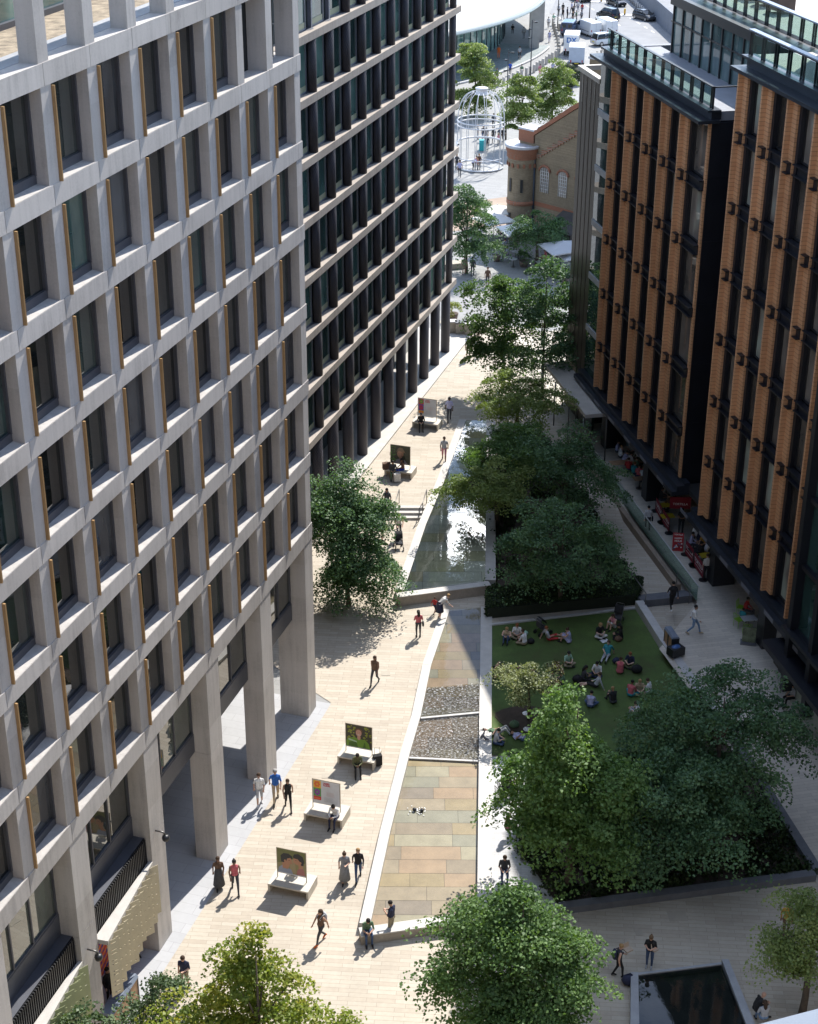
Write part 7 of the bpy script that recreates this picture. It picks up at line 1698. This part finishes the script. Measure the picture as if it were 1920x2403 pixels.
def van(px,py,head,col,label,L=5.3,W_=1.98,hh=2.15,dxs=False,box=False,cargo=None):
    p=at(px,py,.76); e=empty('parked_van',tuple(p),R(90-head),label,'van'); w=W_/2; a=L/2
    if not box:
        m=MB(); loft(m,[(-a,.35,hh-.05,w*.96,w*.86),(-a+.12,.28,hh,w,w*.90),(a-1.9,.28,hh,w,w*.90),(a-1.35,.28,hh-.12,w,w*.86),(a-.75,.28,1.35,w,w*.88),(a-.15,.30,1.05,w*.96,w*.84),(a,.42,.85,w*.86,w*.74)]); m.build('body',col,e)
        m=MB(); m.add([(a-1.30,-w*.80,hh-.22),(a-1.30,w*.80,hh-.22),(a-.70,w*.84,1.40),(a-.70,-w*.84,1.40)],[(0,3,2,1)]); m.v=[(x+.03,y,z+.03) for x,y,z in m.v]; m.build('windscreen',M_autoglass,e)
        for q in(-1,1):
            m=MB(); y=q*(w+.006); m.add([(a-1.85,y*.93,hh-.30),(a-1.38,y*.93,hh-.30),(a-.90,y*.99,1.32),(a-1.85,y*.99,1.28)],[(0,1,2,3) if q<0 else (3,2,1,0)]); m.build('side_window',M_autoglass,e)
            m=MB(); m.box(-a+.5,a-2.0,q*w-.004,q*(w+.012),.75,.82); m.build('rub_strip',M_tyre,e)
        m=MB(); m.box(-a-.012,-a+.02,-.006,.006,.45,hh-.1); m.box(-a-.012,-a+.02,-w*.86,w*.86,.38,.46); m.build('door_seam',M_tyre,e)
        if dxs is None:
            m=MB()
            for q in(-1,1): m.box(-a-.010,-a+.01,q*.45-.28,q*.45+.28,1.25,1.75)
            m.build('rear_window',M_autoglass,e)
    else:
        m=MB(); m.box(-a,a-1.9,-w,w,.75,hh); m.build('cargo_box',cargo or col,e); m=MB(); m.box(-a+.05,a-1.95,-w+.05,w-.05,hh,hh+.03); m.build('box_roof',plain('white box roof',(.72,.72,.72),.5,var=.05),e)
        m=MB(); loft(m,[(a-1.86,.35,2.0,w*.94,w*.84),(a-1.2,.32,1.98,w*.94,w*.82),(a-.62,.32,1.32,w*.94,w*.84),(a-.1,.34,1.0,w*.9,w*.78),(a,.45,.8,w*.8,w*.7)]); m.build('cab',col,e)
        m=MB(); m.add([(a-1.14,-w*.76,1.90),(a-1.14,w*.76,1.90),(a-.60,w*.80,1.36),(a-.60,-w*.80,1.36)],[(0,3,2,1)]); m.v=[(x+.03,y,z+.03) for x,y,z in m.v]; m.build('windscreen',M_autoglass,e)
        m=MB(); m.box(-a+.1,a-.3,-w*.5,w*.5,.4,.75); m.build('chassis',M_tyre,e)
    wheels(e,(-a+1.1,a-1.0),w-.12,.34); lights(e,a-.04,-a,w*.70,.72); plates(e,-a)
    if dxs:
        me=text_mesh('DX',.95,.006,'CENTER',1.0,.03); me.materials.clear(); me.materials.append(plain('blue lettering',(.01,.12,.40),.5)); link('lettering',me,e,(-a-.014,0,2.2),(R(90),0,R(-90)))
        m=MB()
        for k in range(7): m.box(-a-.008,-a,-w*.94,w*.94,.95+.19*k if k<2 else 1.05+.19*k,.96+.19*k if k<2 else 1.062+.19*k)
        m.build('door_ribs',M_frame,e)
    return e
K=paint
van(1336,78,14,K('navy blue',(.03,.06,.14)),'dark blue van parked behind the grey car and white lorry',L=5.0,hh=2.0,dxs=None)
van(1379,80,-22,K('white',(.72,.73,.74)),'white van with closed rear doors, left of the two side by side',L=5.2,hh=2.15)
van(1418,80,-18,K('white',(.72,.73,.74)),'white van with square high roof, right of the two side by side',L=5.4,hh=2.45)
van(1342,123,8,K('white',(.72,.73,.74)),'white box lorry with blue letters on its rear doors',L=5.8,W_=2.1,hh=2.9,dxs=True,box=True)
van(1353,150,6,K('pale grey',(.50,.53,.58)),'pale blue grey box van nearest the evergreen balls',L=5.6,W_=2.1,hh=2.75,box=True,cargo=plain('blue grey box side',(.40,.45,.53),.45,var=.08))
car(1338,99,10,K('grey',(.25,.28,.33)),'grey car squeezed between the blue van and the white lorry',hh=1.5)
car(1422,104,60,K('silver',(.62,.63,.64)),'silver people carrier parked beside the roof balustrade',L=4.7,hh=1.72,mpv=.35)
car(1427,44,-28,K('black',(.008,.008,.01)),'black taxi driving away on the main road, seen from behind',L=4.6,hh=1.75,mpv=.2,name='moving_car')
car(1446,12,158,K('black',(.008,.008,.01)),'black car with bright lamps coming towards the camera at the top edge',hh=1.55,name='moving_car')
car(1512,46,150,K('dark grey',(.04,.042,.048)),'dark grey car glinting in the sun beside the glass pavilion',hh=1.5,name='moving_car')
car(1362,2,-28,K('black',(.008,.008,.01)),'black car cut by the top edge of the picture above the crossing',hh=1.6,name='moving_car')
# bicycles by the bronze roof edge
def bike(px,py,rz,label,s=1.0):
    p=at(px,py,.76); e=empty('parked_bicycle',tuple(p),rz,label,'bicycle','bicycles behind the hall'); 
    for x in(-.52,.52):
        m=MB(); m.tube([(x+.33*math.cos(a),0,.34+.33*math.sin(a)) for a in np.linspace(0,2*math.pi,21)],.022,6,0,False); m.build('wheel',M_tyre,e)
    m=MB(); m.tube([(-.52,0,.34),(-.12,0,.30),(.36,0,.78),(-.22,0,.80),(-.12,0,.30)],.02,6); m.tube([(-.52,0,.34),(-.22,0,.80)],.014,6); m.tube([(.36,0,.78),(.52,0,.34)],.02,6); m.build('frame',M_frameD,e)
    m=MB(); m.obox((-.24,0,.90),.24,.14,.05); m.tube([(-.22,0,.8),(-.24,0,.9)],.014,6); m.build('saddle',M_tyre,e)
    m=MB(); m.tube([(.36,0,.78),(.34,0,.98)],.014,6); m.tube([(.36,-.26,.98),(.34,0,.98),(.36,.26,.98)],.014,6); m.build('handlebar',M_frameD,e)
for i,(px,py) in enumerate(((1404,136),(1410,143),(1416,150),(1421,158),(1412,128))): bike(px,py,.4+.2*i,('bicycle in the rack behind the roof edge, second from the left','bicycle in the rack behind the roof edge, in the middle','bicycle in the rack behind the roof edge, fourth','bicycle in the rack behind the roof edge, nearest','bicycle in the rack behind the roof edge, farthest')[i])
# hoarding beyond the road that closes the view at the top right
a=at(1478,-6,.75); b=at(1560,70,.75); m=MB(); d=(b-a).xy.normalized(); e=empty('site_hoarding',tuple(a),math.atan2(d.y,d.x),'dark blue grey hoarding with pale posts along the far pavement','hoarding')
m.box(-20,45,0,.2,0,3.2); m.build('panel',plain('blue grey hoarding',(.13,.15,.19),.6,var=.1),e)
for k in range(18): m=MB(); m.cyl(-8+1.6*k,-.7,0,1.1,.16,8); m.build('post',M_kerb,e)
S.view_layers[0].update()
print('objects',len(bpy.data.objects),'faces',sum(len(m.polygons) for m in bpy.data.meshes))
